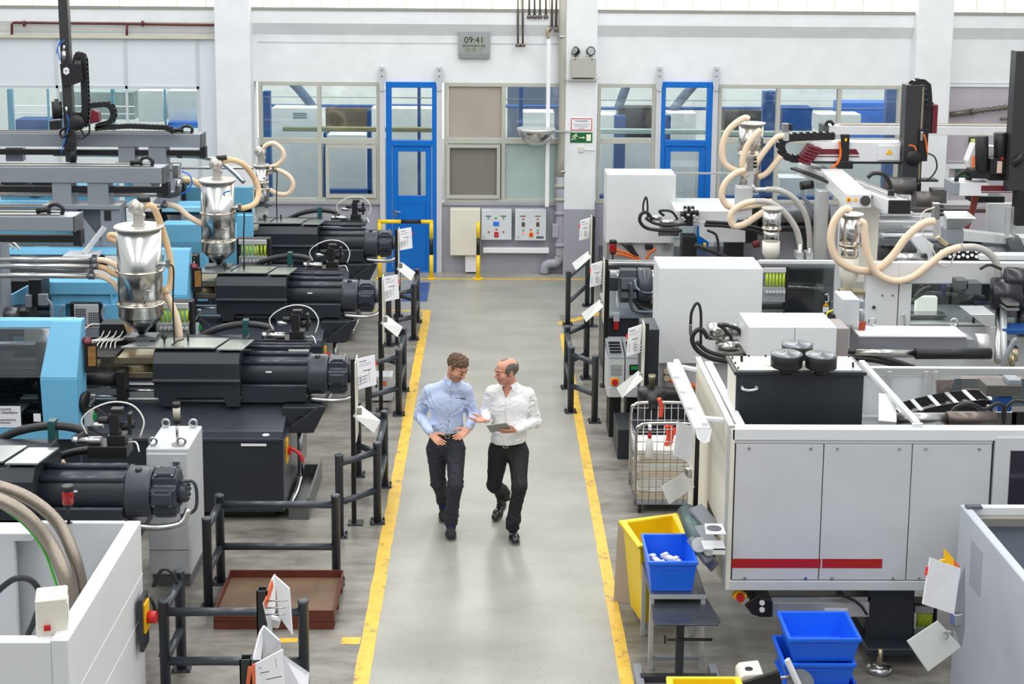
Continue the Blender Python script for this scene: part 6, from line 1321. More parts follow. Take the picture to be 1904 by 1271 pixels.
# row 1b: dark motor unit at Y~19.6
t=thing('injection_moulding_machine','partly hidden white machine base with dark motor head, between the two white cabinets','machine',(2.3,19.6,0),GH)
Y=18.6
bx2(1127,590,1224,760,Y,Y+1.2,ANTH,'machine_base',t); bx2(1127,586,1224,592,Y-.05,Y+1.2,mat('top_edge_blue_grey',(130,144,150),.4),'base_top',t)
poly(0,Y+.35,Y+1.1,[(1140,513),(1180,513),(1224,513),(1224,592),(1152,592),(1146,530)],WHITE2,'white_body',t); bx2(1132,505,1145,592,Y+.3,Y+.34,LGREY,'side_plate',t)
bx2(1130,488,1230,494,Y+.6,Y+.8,STEEL,'top_rail',t); bx2(1130,494,1230,500,Y+.6,Y+.8,BLACK,'top_rail',t); bx2(1130,502,1230,508,Y+.5,Y+.7,STEEL,'top_rail',t)
zc=P(1200,530,Y).z; xs1=P(1225,530,Y).x
b=MB(); b.lathe([(.2,0),(.235,.02),(.235,.17),(.2,.2)],(xs1-.1,Y,zc),(-1,0,0),n=36); b.build('motor_drum',ANTH2,t)
b=MB(); b.cyl((xs1-.3,Y,zc),(xs1-.52,Y,zc),.16,n=28)
for k in range(5):
    a=PI/2+2*PI*k/5; c=Vector((0,math.cos(a),math.sin(a))); s_=Vector((0,-math.sin(a),math.cos(a))); cc=Vector((xs1-.41,Y,zc))+c*.17
    vs=[cc+Vector((sx*.11,0,0))+c*cz*.05+s_*sy*(.1 if cz<0 else .075) for sx in(-1,1) for sy in(-1,1) for cz in(-1,1)]; b.add(vs,[(0,1,3,2),(4,6,7,5),(0,4,5,1),(2,3,7,6),(0,2,6,4),(1,5,7,3)])
b.build('motor_head',ANTH2,t,bevel=.01,seg=2); MB().box(xs1-.66,xs1-.54,Y-.08,Y+.1,zc-.06,zc+.12).build('end_cap',ANTH2,t,bevel=.006)
MB().tube(pts(Y-.25,[(1172,525),(1174,545),(1173,565),(1180,577),(1200,580),(1226,580)]),.026,n=10).build('return_pipe',mat('pipe_blue_grey',(88,98,110),.35,.5),t)
MB().tube(pts(Y-.22,[(1180,520),(1184,535),(1200,543),(1224,542)]),.014,n=8).build('control_cable',mat('cable_pale_blue',(150,160,180),.4),t)
MB().tube(pts(Y-.1,[(1178,552),(1190,570),(1210,578),(1228,578)]),.04,n=10).build('oil_hose',BHOSE,t); bx2(1195,563,1226,576,Y-.1,Y+.2,BLACK,'motor_foot',t)
bx2(1141,582,1152,598,Y-.08,Y-.02,LGREY,'plug_top',t); bx2(1142,600,1150,613,Y-.1,Y-.02,RED,'red_plug',t)
b=MB(); b.box(P(1130,627,17.4).x,P(1196,627,17.4).x,17.4,17.43,P(1150,631,17.4).z,P(1150,627,17.4).z); b.box(P(1130,627,17.4).x,P(1196,627,17.4).x,17.2,17.23,P(1150,638,17.2).z,P(1150,634,17.2).z); builds(b,'push_bar',PGREY,t)
# R2 hydraulics
valve_cluster(r2,1435,652,15.3,8.5)
for l,r in (([(1425,668),(1380,672),(1330,668),(1298,652),(1287,632),(1292,617),(1305,612),(1316,628)],.04),([(1390,660),(1350,662),(1315,652),(1295,635)],.035),([(1284,602),(1286,580),(1296,563),(1303,580),(1303,640)],.024),([(1335,605),(1350,604),(1372,612),(1380,625),(1392,650)],.035),([(1335,602),(1345,610),(1358,625),(1360,632)],.03),([(1545,650),(1600,655),(1650,668),(1700,684)],.05),([(1570,664),(1620,668),(1660,676),(1690,686)],.05)):
    MB().tube(pts(15.2,l),r*.66,n=10).build('hydraulic_hose',BHOSE,r2)
for x0,x1,y,r in ((1316,1345,615,.1),(1330,1385,630,.06),(1332,1385,645,.1),(1345,1375,612,.07)): MB().cyl(P(x0,y,15.4),P(x1,y,15.4),r,n=18).build('accumulator',CHROME,r2)
MB().tube(pts(15.3,[(1284,600),(1284,620),(1287,622)]),.018,n=8).build('steel_ferrule',STEEL,r2)
t=thing('machine_hood','large white hood with a seam, behind the round black filters','machine hood',(P(1460,620,15.2).x,15.4,0),'machine hoods right')
Yh=14.7; zb1=P(1460,665,Yh).z
zt1=P(1460,608,Yh).z; Yb1=G(1460,581,zt1).y
MB().box(P(1392,640,Yh).x,P(1478,640,Yh).x-.006,Yh,Yb1,zb1,zt1).build('hood_left',WHITE2,t,bevel=.005); MB().box(P(1478,640,Yh).x,P(1555,640,Yh).x,Yh,Yb1,zb1-.05,zt1).build('hood_right',WHITE2,t,bevel=.005)
MB().box(P(1540,640,Yh).x,P(1582,640,Yh).x,Yh+.1,Yb1-.1,zb1-.1,zt1-.04).build('end_block',mat('end_block_mauve',(150,142,142),.5),t)
# grey control box on post, cables
t=thing('control_box','grey control box with brown cables, below the pale hopper, right side','control box',P(1575,605,15.6))
Y=15.5; a=P(1566,554,Y); 
MB().box(P(1566,580,Y).x,P(1598,580,Y).x,Y,Y+.4,P(1566,605,Y).z,P(1566,556,Y).z).build('box_body',LGREY,t,bevel=.008)
for py in (560,583): bx2(1598,py,1608,py+14,Y+.05,Y+.2,PGREY,'connector',t)
for k in range(4): MB().tube(pts(Y+.02,[(1600+k*3,597),(1597+k*3,615),(1593+k*4,630),(1597+k*2,640),(1603,622),(1606,600)]),.012,n=6).build('heater_cable',mat('cable_brick',(160,70,50),.5),t)
MB().tube(pts(Y-.05,[(1553,592),(1540,600),(1534,615),(1538,628),(1552,634),(1566,626),(1569,610)]),.016,n=8).build('cable_loop',BHOSE,t); MB().tube(pts(Y-.06,[(1552,595),(1538,605),(1538,622),(1550,632),(1560,625),(1556,600)]),.013,n=8).build('cable_loop',PGREY,t); MB().tube(pts(Y-.05,[(1549,576),(1538,582),(1538,592),(1548,596)]),.01,n=6).build('yellow_cable',mat('cable_yellow',(230,210,50),.5),t)
bx2(1549,585,1558,650,Y+.3,Y+.5,BLACK,'post',t)
# heater duct
t=thing('barrel_cover','long perforated grey barrel cover with two lifting eyes, right of the control box','machine cover',(P(1700,640,15.4).x,15.6,0),'machine hoods right')
Y=15.3; ztd=P(1600,626,Y).z; Ybd=G(1700,608,ztd).y
MB().box(P(1597,640,Y).x,P(1797,640,Y).x,Y,Ybd,P(1700,665,Y).z,ztd).build('cover',mat('perforated_grey',(150,152,158),.4,.5),t,bevel=.004); MB().box(P(1597,640,Y).x,P(1797,640,Y).x,Y-.01,Ybd,ztd,ztd+.015).build('cover_lid',WHITE2,t)
MB().box(P(1797,640,Y).x,P(1812,640,Y).x,Y+.02,Ybd-.1,P(1700,660,Y).z,ztd-.03).build('cover_end',PGREY,t)
for px in (1622,1774):
    q=P(px,606,Y+.3); MB().tube([(q.x+.04*math.cos(a),q.y,q.z+.045+.04*math.sin(a)) for a in [2*PI*k/12 for k in range(12)]],.012,sub=1,closed=True,n=8).build('lifting_eye',STEEL,t)
MB().cyl(P(1812,640,Y+.2),P(1835,640,Y+.2),.12,n=24).build('end_fan',ALU,t)
b=MB(); b.cyl(P(1590,655,14.9),P(1702,656,14.9),.035,n=16); o=one('traverse_rod',b,CHROME,'horizontal chrome rod with black sleeve before the barrel cover','rod'); ORG[o.name]=o.location.copy(); MB().cyl(P(1702,657,14.9),P(1842,657,14.9),.06,n=18).build('black_sleeve',BLACK,o)
# hoppers right --------------------------------------------------------------------
def hop2(px,lid,body,r1_,mid,r2_,Y,label,cone=None):
    x=P(px,lid,Y).x; z=lambda y:P(px,y,Y).z; m=lambda q:q*(Y*.99+.4)/FPX
    t=thing('material_hopper',label,'hopper',(x,Y,z(mid[1])),'hoppers on the right machines')
    MB().lathe([(m(r1_),z(body[1])-z(body[1])),(m(r1_),z(body[0])-z(body[1]))],(x,Y,z(body[1])),n=36).build('hopper_body',CHROME,t); MB().lathe([(m(r1_)*1.15,0),(m(r1_)*1.15,.02)],(x,Y,z(lid)-.01),n=36).build('lid',mat('satin_lid',(206,204,198),.35,.6),t)
    MB().lathe([(m(r1_)*1.08,0),(m(r1_)*1.08,.03)],(x,Y,z(body[1])-.01),n=36).build('flange_ring',mat('ring_steel',(205,196,182),.2,1.),t)
    MB().lathe([(m(r2_),0),(m(r2_),z(mid[0])-z(mid[1]))],(x,Y,z(mid[1])),n=30).build('lower_body',CHROME,t)
    if cone: MB().lathe([(m(r2_)*.4,0),(m(r2_)*1.1,z(cone[1])-z(cone[2])),(m(r2_)*1.1,z(cone[0])-z(cone[2]))],(x,Y,z(cone[2])),n=30).build('milky_cone',mat('milky_plastic',(222,218,206),.3),t)
    return t
hop2(1397,229,(233,287),23,(290,355),20,20.8,'large steel hopper far right, wrapped in three pale hose loops')
hop2(1436,387,(392,425),17,(425,448),15,19.,'small steel hopper with rings behind the lower pale hose loop',cone=(448,470,486))
ha=hop2(1583,398,(402,455),20,(455,478),16,17.3,'slim steel hopper with milky cone below the white gantry box',cone=(478,512,540))
q=P(1583,545,17.3); MB().box(q.x-.14,q.x+.14,17.2,17.4,q.z,q.z+.04).build('feed_flange',GOLD,ha)
H=HOSE2
hose(pts(17.2,[(1580,392),(1574,388),(1562,396),(1550,415),(1545,440),(1548,465),(1560,485),(1585,499),(1610,503),(1635,497),(1660,475),(1682,445),(1705,423),(1722,413),(1738,411)]),.047,'thick pale hose making the big left loop around the slim hopper',H)
hose(pts(17.1,[(1598,412),(1606,416),(1608,440),(1614,475),(1628,505),(1650,519),(1672,522),(1700,513),(1730,490),(1755,470),(1775,462),(1792,459)]),.045,'thick pale hose sagging right of the slim hopper',H)
hose(pts(17.05,[(1788,460),(1815,460),(1838,470),(1852,488),(1857,515),(1859,560)]),.045,'translucent grey hose continuing the sagging pale hose to the right',mat('translucent_hose',(184,180,176),.3))
b=MB(); b.cyl(P(1859,555,17.05),P(1855,672,16.2),.045,n=18); o=one('riser_pipe',b,STEEL,'vertical steel riser pipe below the translucent hose, right side','pipe','steel conveying pipes'); ORG[o.name]=o.location.copy()
MB().cyl(P(1866,545,17),P(1866,672,16.2),.04,n=16).build('second_pipe',ALU,o)
for py in (548,557,630): MB().box(P(1851,py,16.9).x,P(1873,py,16.9).x,16.5,16.95,P(1860,py+5,16.9).z,P(1860,py,16.9).z).build('pipe_clamp',STEEL,o)
hose(pts(20.6,[(1392,222),(1386,219),(1372,226),(1354,243),(1344,268),(1344,295),(1354,310),(1372,318)]),.045,'outermost left pale hose loop of the large far right hopper',H)
hose(pts(20.5,[(1415,241),(1405,250),(1390,270),(1381,295),(1382,318),(1388,326)]),.045,'pale hose in front of the large far right hopper',H)
hose(pts(20.5,[(1458,252),(1445,255),(1430,270),(1415,290),(1404,306)]),.042,'pale hose rising to upper valve right of the large far right hopper',H)
hose(pts(20.6,[(1452,290),(1440,305),(1425,322),(1410,330)]),.042,'short pale hose passing behind the black chain loop',H)
hose(pts(20.3,[(1387,316),(1368,322),(1350,338),(1342,360),(1348,378),(1362,386),(1385,384),(1410,380),(1436,374)]),.045,'pale hose loop hanging below the valve block of the large hopper',H)
hose(pts(19.6,[(1430,388),(1410,400),(1385,416),(1365,420),(1358,405),(1365,390),(1385,378),(1405,374)]),.045,'lowest pale hose loop left of the small ringed hopper',H)
hose(pts(19.5,[(1405,374),(1430,376),(1458,394),(1480,425),(1488,455)]),.042,'grey translucent hose arching over the small ringed hopper, inner',mat('translucent_hose',(184,180,176)))
hose(pts(20.2,[(1424,352),(1450,354),(1478,370),(1498,400),(1505,435),(1506,465)]),.042,'grey translucent hose arching over the small ringed hopper, outer',mat('translucent_hose',(184,180,176)))
for k,(x,y0_,y1_) in enumerate(((1488,452,565),(1506,460,575))):
    b=MB(); b.cyl(P(x,y0_,19.4),P(x-3,y1_,19.4),.035,n=14); o=one('riser_pipe',b,STEEL,('left','right')[k]+' one of two short riser pipes between the white cabinet and glass guard','pipe','steel conveying pipes'); ORG[o.name]=o.location.copy(); MB().box(P(x-6,470,19.3).x,P(x+6,470,19.3).x,19.3,19.5,P(x,482,19.3).z,P(x,470,19.3).z).build('pipe_clamp',ALU,o)
def vstack(px,py0,py1,Y,lab):
    t=thing('valve_stack',lab,'valve',P(px,py1,Y),'valve stacks on the right'); bx2(px-6,py0,px+5,(py0+py1)/2,Y,Y+.1,STEEL,'valve_body',t); bx2(px-4,(py0+py1)/2,px+5,py1,Y,Y+.08,ALU,'tube_body',t)
    b=MB(); 
    for k in range(3): y=py0+(py1-py0)*(.08+.13*k); b.cyl(P(px+5,y,Y),P(px+11,y,Y),.02,n=8)
    builds(b,'fitting',BLACK,t); return t
vstack(1396,292,345,20.2,'valve stack at the front of the large far right hopper'); MB().tube(pts(20.1,[(1398,345),(1405,352),(1412,352),(1426,352)]),.03,n=10).build('elbow_pipe',ALU,vstack(1462,230,262,20.6,'small valve stack left of the black chain loop'))
vs=vstack(1743,378,440,17.3,'valve stack where the big pale hose ends, before the steel funnel')
MB().tube(pts(17.2,[(1738,385),(1716,395),(1712,420),(1725,450),(1738,470),(1738,485),(1760,495),(1775,475),(1778,455)]),.008,n=6).build('signal_cable',CABLEW,vs); MB().tube(pts(17.2,[(1743,440),(1752,448),(1762,455)]),.03,n=8).build('elbow_pipe',GOLD,vs)
# funnel
t=thing('steel_funnel','pale square funnel hopper beside the valve stack, right side','funnel',P(1775,425,18.5))
a=P(1752,396,18.3); c=P(1806,396,18.3); b=MB(); zt=P(1770,393,18.6).z; zm=P(1770,424,18.3).z
vs_=[(a.x,18.1,zt),(c.x,18.1,zt),(c.x+.05,18.6,zt),(a.x+.1,18.6,zt),(a.x+.05,18.25,zm),(a.x+.25,18.25,zm),(a.x+.25,18.4,zm),(a.x+.05,18.4,zm)]
b.add(vs_,[(0,1,5,4),(1,2,6,5),(2,3,7,6),(3,0,4,7),(4,5,6,7)]); o=b.build('funnel_body',ALU,t); md=o.modifiers.new('s','SOLIDIFY'); md.thickness=.01
MB().box(a.x+.04,a.x+.26,18.2,18.45,zm-.3,zm).build('funnel_leg',PGREY,t)
# guard enclosure right ------------------------------------------------------------------
t=thing('guard_enclosure','white guard enclosure with clear window and a lit lamp inside, right side','machine guard',(P(1750,550,17).x,17,0),GH)
Y=17.2
bx2(1612,488,1667,606,Y,Y+.1,WHITE2,'left_panel',t); bx2(1673,488,1960,528,Y,Y+.12,WHITE2,'top_panel',t); bx2(1673,528,1692,606,Y,Y+.12,WHITE2,'door_stile',t); bx2(1667,488,1673,606,Y+.05,Y+.1,INK,'door_gap',t)
bx2(1692,528,1960,606,Y+.05,Y+.06,CLEAR,'window',t,0); bx2(1692,600,1960,606,Y-.02,Y+.1,ALU,'lower_rail',t); bx2(1692,528,1960,720,Y+1.1,Y+1.2,ANTH,'rear_cover',t,0); bx2(1590,606,1960,760,Y+.0,Y+1.3,LGREY,'lower_body',t)
bx2(1705,552,1742,582,Y+.5,Y+.6,mat('inner_lamp_lit',(255,252,240),.4,emit=1.2,noise=0),'inner_lamp',t)
for l in ([(1693,560),(1720,545),(1750,545),(1780,548)],[(1700,552),(1715,538),(1730,532)],[(1760,530),(1790,540),(1830,552)]): MB().tube(pts(Y+.4,l),.02,n=8).build('inner_hose',mat('inner_hose_grey',(150,150,150),.4),t)
MB().cyl(P(1755,528,Y+.3),P(1755,552,Y+.3),.03,n=10).build('blue_cylinder',NAVY,t); bx2(1690,585,1760,590,Y+.3,Y+.5,STEEL,'inner_rail',t)
MB().tube(pts(Y-.05,[(1677,587),(1681,585),(1683,605)]),.014,n=8).build('door_handle',ALU,t); MB().cyl(P(1625,571,Y-.03),P(1625,571,Y),.02,n=12).build('lock',INKD,t)
for px in (1641,1660): MB().cyl(P(px,549,Y-.01),P(px,549,Y),.012,n=8).build('screw',INK,t)
for k,(x,y) in enumerate(((1705,460),(1800,455),(1850,470))): pass
# glass guard at middle
t=thing('glass_guard','clear machine guard panes under a white rail, between white cabinet and the white panel','machine guard',(P(1480,530,18.2).x,18.2,0),GH)
Y=18.3; bx2(1413,484,1560,491,Y,Y+.06,WHITE2,'top_rail',t); bx2(1413,491,1556,585,Y+.02,Y+.03,CLEAR,'pane',t,0); bx2(1552,491,1560,590,Y,Y+.05,ALU,'stile',t)
bx2(1462,500,1550,640,Y+.7,Y+.8,ANTH,'inner_cover',t); MB().cyl(P(1462,533,Y+.4),P(1510,533,Y+.4),.06,n=16).build('inner_rod',BLACK,t); MB().cyl(P(1462,533,Y+.35),P(1530,536,Y+.35),.02,n=12).build('inner_pin',STEEL,t)
q=P(1536,572,Y-.01); MB().prism([(q.x-.04,q.z+.02),(q.x+.04,q.z+.02),(q.x,q.z+.08)],'y',Y-.005,Y).build('warning_sticker',WARNY,t); MB().box(q.x-.04,q.x+.04,Y-.005,Y,q.z-.06,q.z+.01).build('info_sticker',PAPER,t); MB().tube(pts(Y-.03,[(1534,548),(1539,547),(1540,560),(1534,561)]),.01,n=6).build('pull_handle',ALU,t)
rack(1414,495,1464,560,18.0,6,'flow meter rack with pale lime tubes behind the guard pane right of the white cabinet')
bx2(1410,486,1560,640,Y+.9,Y+1.,LGREY,'rear_panel',t)
# white gantry and robots ---------------------------------------------------------------
ROB=mat('robot_white',(226,226,228),.35); 
Y=21.0
t=thing('linear_robot','white robot arm with burgundy stripe, ribbed end and black vertical axis, far right','robot',P(1700,400,Y))
bx2(1508,264,1692,302,Y,Y+.3,ROB,'arm_beam',t); 
poly(0,Y-.01,Y,[(1520,277),(1592,277),(1598,287),(1512,287)],BURG,'burgundy_stripe',t); poly(0,Y-.01,Y,[(1510,290),(1598,290),(1598,292),(1510,292)],BURG,'thin_stripe',t)
MB().box(P(1510,302,Y).x,P(1694,302,Y).x,Y-.02,Y+.2,P(1600,304,Y).z,P(1600,300,Y).z).build('lower_rail',BLACK,t)
b=MB(); 
for k in range(6): p=P(1485+k*4.2,296-k*5.2,Y); b.bar(p+Vector((-.02,.0,0)),p+Vector((.15,.0,-.05)),.3,.04)
b.build('ribbed_end',BURG,t,bevel=.005)
poly(0,Y,Y+.28,[(1488,298),(1512,264),(1514,302)],BURG,'end_cover',t)
chain2([P(a,b_,Y+.1) for a,b_ in ((1484,294),(1470,294),(1458,289),(1450,276),(1452,262),(1462,256),(1480,254),(1500,253),(1550,252))],.16,.11,.09,'',m=BLACK,parent=t)
bx2(1565,250,1578,302,Y-.06,Y,BLACK,'motor_bracket',t); bx2(1558,300,1586,314,Y-.08,Y+.1,BLACK,'bracket_foot',t); bx2(1571,257,1575,263,Y-.07,Y-.06,WARNY,'sticker',t)
MB().tube(pts(Y-.08,[(1560,262),(1563,285),(1558,302),(1545,312)]),.018,n=8).build('orange_cable',ORANGE,t)
bx2(1634,270,1673,298,Y-.03,Y,ROB,'cover_box',t); q=P(1654,283,Y-.04); MB().prism([(q.x-.05,q.z-.03),(q.x+.05,q.z-.03),(q.x,q.z+.05)],'y',q.y,q.y+.005).build('warning_triangle',WARNY,t); MB().cyl(P(1678,285,Y-.02),P(1678,285,Y),.045,n=16).build('round_badge',INK,t)
bx2(1686,158,1712,345,Y-.15,Y+.1,mat('robot_black',(58,58,60)),'vertical_axis',t); bx2(1716,190,1733,248,Y-.1,Y+.1,BLACK,'servo_drive',t); bx2(1733,195,1742,248,Y-.1,Y+.1,BURG,'burgundy_cover',t)
b=MB(); b.box(P(1705,250,Y).x,P(1708,250,Y).x,Y-.16,Y-.15,P(1700,340,Y).z,P(1700,160,Y).z); b.build('guide_rail',GOLD,t)
chain2([P(a,b_,Y-.05) for a,b_ in ((1686,258),(1686,220),(1690,175),(1694,158),(1703,151),(1715,151),(1724,158),(1726,185),(1726,200))],.14,.08,.08,'',m=BLACK,parent=t)
MB().lathe([(.02,0),(.1,.0),(.12,.03),(.1,.07),(.03,.08)],P(1698,292,Y-.16),(0,-1,0)).build('gear_cover',BLACK,t); bx2(1710,240,1724,300,Y-.2,Y-.1,BLACK,'tool_plate',t)
bx2(1712,245,1716,262,Y-.22,Y-.2,STEEL,'connector',t)
bx2(1697,340,1712,365,Y-.15,Y,BLACK,'lower_axis',t); bx2(1700,362,1722,395,Y-.15,Y,DSTEEL,'gripper',t)
for l,m in (([(1718,250),(1722,265),(1724,285)],ORANGE),([(1690,270),(1700,272),(1704,280)],ORANGE),([(1726,285),(1738,292),(1742,310),(1735,325),(1724,335)],BHOSE),([(1705,365),(1702,380),(1712,392)],mat('cable_yellow',(230,210,50)))): MB().tube(pts(Y-.25,l),.012,n=6).build('robot_cable',m,t)
# diagonal beam toward viewer
t=thing('gantry_beam','long white gantry beam with rails coming towards the viewer, black end cap, right side','gantry',P(1600,400,20),'white gantries on the right')
zB=P(1690,395,18.5).z; e0=P(1652,396,18.4); e1=P(1690,396,18.4); zt_=P(1670,372,18.4).z
f0=P(1502,302,20.9)
def at_(x,y,z): return (x,y,z)
vs_=[]; 
for (p,w) in ((Vector((e0.x,18.4,0)),e1.x-e0.x),(Vector((f0.x,21.6,0)),e1.x-e0.x)):
    vs_+=[(p.x,p.y,e0.z),(p.x+w,p.y,e0.z),(p.x+w,p.y,zt_),(p.x,p.y,zt_)]
b=MB(); b.add(vs_,[(0,1,2,3),(4,5,6,7),(0,1,5,4),(1,2,6,5),(2,3,7,6),(3,0,4,7)]); b.build('beam',ROB,t,bevel=.005)
w=e1.x-e0.x; MB().box(e0.x-.01,e1.x+.01,18.36,18.4,e0.z-.005,zt_+.005).build('end_cap',BLACK,t,bevel=.008)
b=MB()
for k in (.2,.45,.85): b.bar((e0.x+w*k,18.5,zt_+.01),(f0.x+w*k,21.5,zt_+.01),.03,.02)
builds(b,'guide_rail',STEEL,t); b=MB(); b.bar((e0.x-.1,18.9,zt_-.05),(f0.x-.1,21.4,zt_-.05),.1,.03); b.build('chain_tray',BLACK,t)
q=Vector((e0.x+w*.4,18.7,zt_)); MB().box(q.x-.04,q.x+.04,q.y-.02,q.y+.02,q.z,q.z+.08).build('end_stop',BLACK,t); MB().box(e0.x-.35,e0.x+.1,19.2,19.6,1.2,e0.z).build('white_column',CREAM,t,bevel=.006); 
# control box with fan
t=thing('gantry_control_box','white control box with fan grille and yellow main switch under the white gantry','control box',P(1570,380,19.0))
ze=P(1570,386,18.7).z; zf=P(1570,361,18.7).z; x0=P(1573,375,18.7).x; x1=P(1620,375,18.7).x
b=MB(); vs_=[(x0,18.7,ze),(x1,18.7,ze),(x1,18.7,zf),(x0,18.7,zf)]; yb3=20.9; xb0=P(1523,330,yb3).x; xb1=xb0+(x1-x0)
vs_+=[(xb0,yb3,ze),(xb1,yb3,ze),(xb1,yb3,zf),(xb0,yb3,zf)]; b.add(vs_,[(0,1,2,3),(4,5,6,7),(0,1,5,4),(1,2,6,5),(2,3,7,6),(3,0,4,7)]); b.build('box_body',ROB,t,bevel=.006)
y=18.69; q=P(1609,373,y); MB().prism([(q.x+.07*math.cos(PI/8+k*PI/4),q.z+.07*math.sin(PI/8+k*PI/4)) for k in range(8)],'y',y-.02,y+.01).build('fan_grille',mat('fan_dark',(70,64,60),.5,bump=.3,bscale=60),t)
q=P(1578,371,y); MB().box(q.x-.028,q.x+.028,y-.008,y,q.z-.028,q.z+.028).build('yellow_plate',WARNY,t); MB().cyl((q.x,y-.03,q.z),(q.x,y,q.z),.012,n=10).build('red_switch',RED,t); q=P(1591,371,y); MB().prism([(q.x-.03,q.z-.02),(q.x+.03,q.z-.02),(q.x,q.z+.03)],'y',y-.005,y).build('warning_triangle',WARNY,t)
b=MB(); q=P(1530,390,20.0); b.box(q.x-.08,q.x+.08,20.0,20.2,.5,P(1530,355,20.0).z); one('support_column',b,ALU,'grey aluminium column under the white control box, right side','column',None,.006)
# back horizontal beam
Y=22.6; t=thing('gantry_beam','long horizontal white gantry beam in front of the mauve wall','gantry',P(1700,240,Y),'white gantries on the right')
bx2(1541,234,1980,253,Y,Y+.3,ROB,'beam',t); bx2(1531,233,1541,253,Y-.01,Y+.31,mat('cap_dark_grey',(84,86,90)),'end_cap',t); bx2(1562,230,1980,233,Y+.05,Y+.2,GOLD,'guide_rail',t)
MB().tube(pts(Y,[(1536,233),(1538,227),(1545,226),(1550,232)]),.025,n=8).build('lifting_lug',BLACK,t)
# right beam with stripe, motors, black arm
Y=18.9; t=thing('linear_robot','white beam with burgundy stripe, two black motors and black arm at the right edge','robot',P(1850,360,Y))
a=P(1783,364,Y); zt_=P(1783,339,Y).z; MB().box(a.x,6.6,Y,Y+.4,a.z,zt_).build('beam',ROB,t,bevel=.005); MB().box(a.x-.08,a.x,Y-.01,Y+.41,a.z+.01,zt_).build('end_cap',PGREY,t,bevel=.01)
bx2(1825,345,1980,356,Y-.01,Y,BURG,'burgundy_stripe',t,0); bx2(1825,357,1980,359,Y-.01,Y,BURG,'thin_stripe',t,0)
for x0,x1,y0_,y1_ in ((1816,1835,252,318),(1850,1870,246,300)):
    MB().cyl(P((x0+x1)/2,y1_,Y),P((x0+x1)/2,y0_,Y),.085,n=22).build('servo_motor',BLACK,t,bevel=.01)
bx2(1808,316,1842,332,Y-.05,Y+.2,BLACK,'motor_base',t); bx2(1842,295,1872,325,Y-.08,Y+.2,BLACK,'gearbox',t); bx2(1855,300,1863,322,Y-.1,Y-.08,mat('pinkish_plate',(220,190,175),.5),'type_plate',t); bx2(1840,322,1890,336,Y,Y+.3,BLACK,'carriage',t); bx2(1862,292,1866,298,Y-.1,Y-.08,RED,'red_sticker',t)
MB().tube(pts(Y+.1,[(1778,337),(1780,328),(1790,320),(1800,326),(1802,332)]),.03,n=10).build('lifting_lug',BLACK,t); MB().cyl(P(1796,329,Y+.1),P(1806,330,Y+.1),.04,n=12).build('plug',BLACK,t)
bx2(1890,95,1915,355,Y-.2,Y,mat('robot_black',(58,58,60)),'vertical_axis',t); MB().cyl(P(1883,290,Y-.1),P(1892,300,Y-.1),.14,n=26).build('pulley',BLACK,t); bx2(1893,355,1915,420,Y-.2,Y,BLACK,'gripper',t)
bx2(1808,290,1812,312,Y-.02,Y,ORANGE,'orange_cable',t); poly(0,Y+.3,Y+.5,[(1800,300),(1812,268),(1870,275),(1870,335),(1808,320)],ROB,'white_cover',t)
# black drums at right edge
t=thing('clamp_motor_group','cluster of black round drive motors at the right edge behind the riser pipe','motor',P(1870,600,16.8))
for (x,y,r,x2) in ((1840,545,.2,1890),(1888,595,.2,1930),(1865,520,.16,1910)): MB().lathe([(.03,0),(r*.9,.01),(r,.04),(r,.35),(r*.8,.37)],P(x,y,17.0),(1,-.25,0),n=32).build('motor_drum',mat('motor_black_gloss',(34,36,42),.25),t)
for x0,y0_,x1,y1_ in ((1780,521,1800,538),(1797,526,1825,548),(1866,565,1890,590)): bx2(x0,y0_,x1,y1_,16.75,16.95,mat('cap_dark_grey',(84,86,90)),'terminal_box',t)
bx2(1865,612,1960,622,16.5,16.8,NAVY,'blue_rail',t)
for l in ([(1822,500),(1840,492),(1862,500)],[(1815,560),(1812,580),(1810,600)]): MB().tube(pts(16.8,l),.018,n=8).build('hose',BHOSE,t)
poly(0,16.0,16.4,[(1803,584),(1850,584),(1850,607),(1833,607)],ALU,'shelf_plate',t); bx2(1840,607,1848,672,16.0,16.1,ALU,'shelf_leg',t)
for l in ([(1862,700),(1868,670),(1885,635),(1890,632)],): MB().tube(pts(15.5,l),.03,n=8).build('grey_hose',PGREY,t)
for k,(x,y) in enumerate(((1876,655),(1882,660),(1870,665),(1888,650))): MB().cyl(P(x,y+20,15.6),P(x,y,15.6),.03,n=10).build('brass_fitting',GOLD,t)
# mid clutter: aluminium rails, cylinders, cable trays
t=thing('transfer_frame','horizontal aluminium profiles and dark cylinders of the far right machine, below the robot','machine frame',(P(1750,430,19.5).x,19.5,1.2),GH)
Y=19.6
for (x0,y0_,x1,y1_,m,d) in ((1635,412,1720,420,ALU,0),(1635,426,1740,432,ALU,.1),(1640,437,1960,442,WHITE2,-.2),(1640,446,1860,458,PGREY,0),(1690,388,1860,396,mat('rail_dark_brown',(80,74,70),.5),.6),(1640,395,1700,402,ALU,.2),(1635,402,1720,410,ALU,.3),(1650,432,1700,446,PGREY,.3)): bx2(x0,y0_,x1,y1_,Y+d,Y+d+.15,m,'profile',t,.003)
poly(0,Y-.5,Y-.3,[(1765,426),(1904,442),(1960,446),(1960,460),(1765,446)],WHITE2,'white_ramp',t)
for (x0,x1,y,r,d) in ((1645,1700,345,.13,1.2),(1700,1745,372,.13,1.),(1760,1960,468,.14,-.4),(1820,1960,452,.1,-.4),(1600,1700,465,.14,.5)): MB().cyl(P(x0,y,Y+d),P(x1,y+(2 if r<.12 else 0),Y+d),r,n=22).build('cylinder',DSTEEL if y>440 else mat('warm_dark_grey',(104,100,100),.4,.4),t)
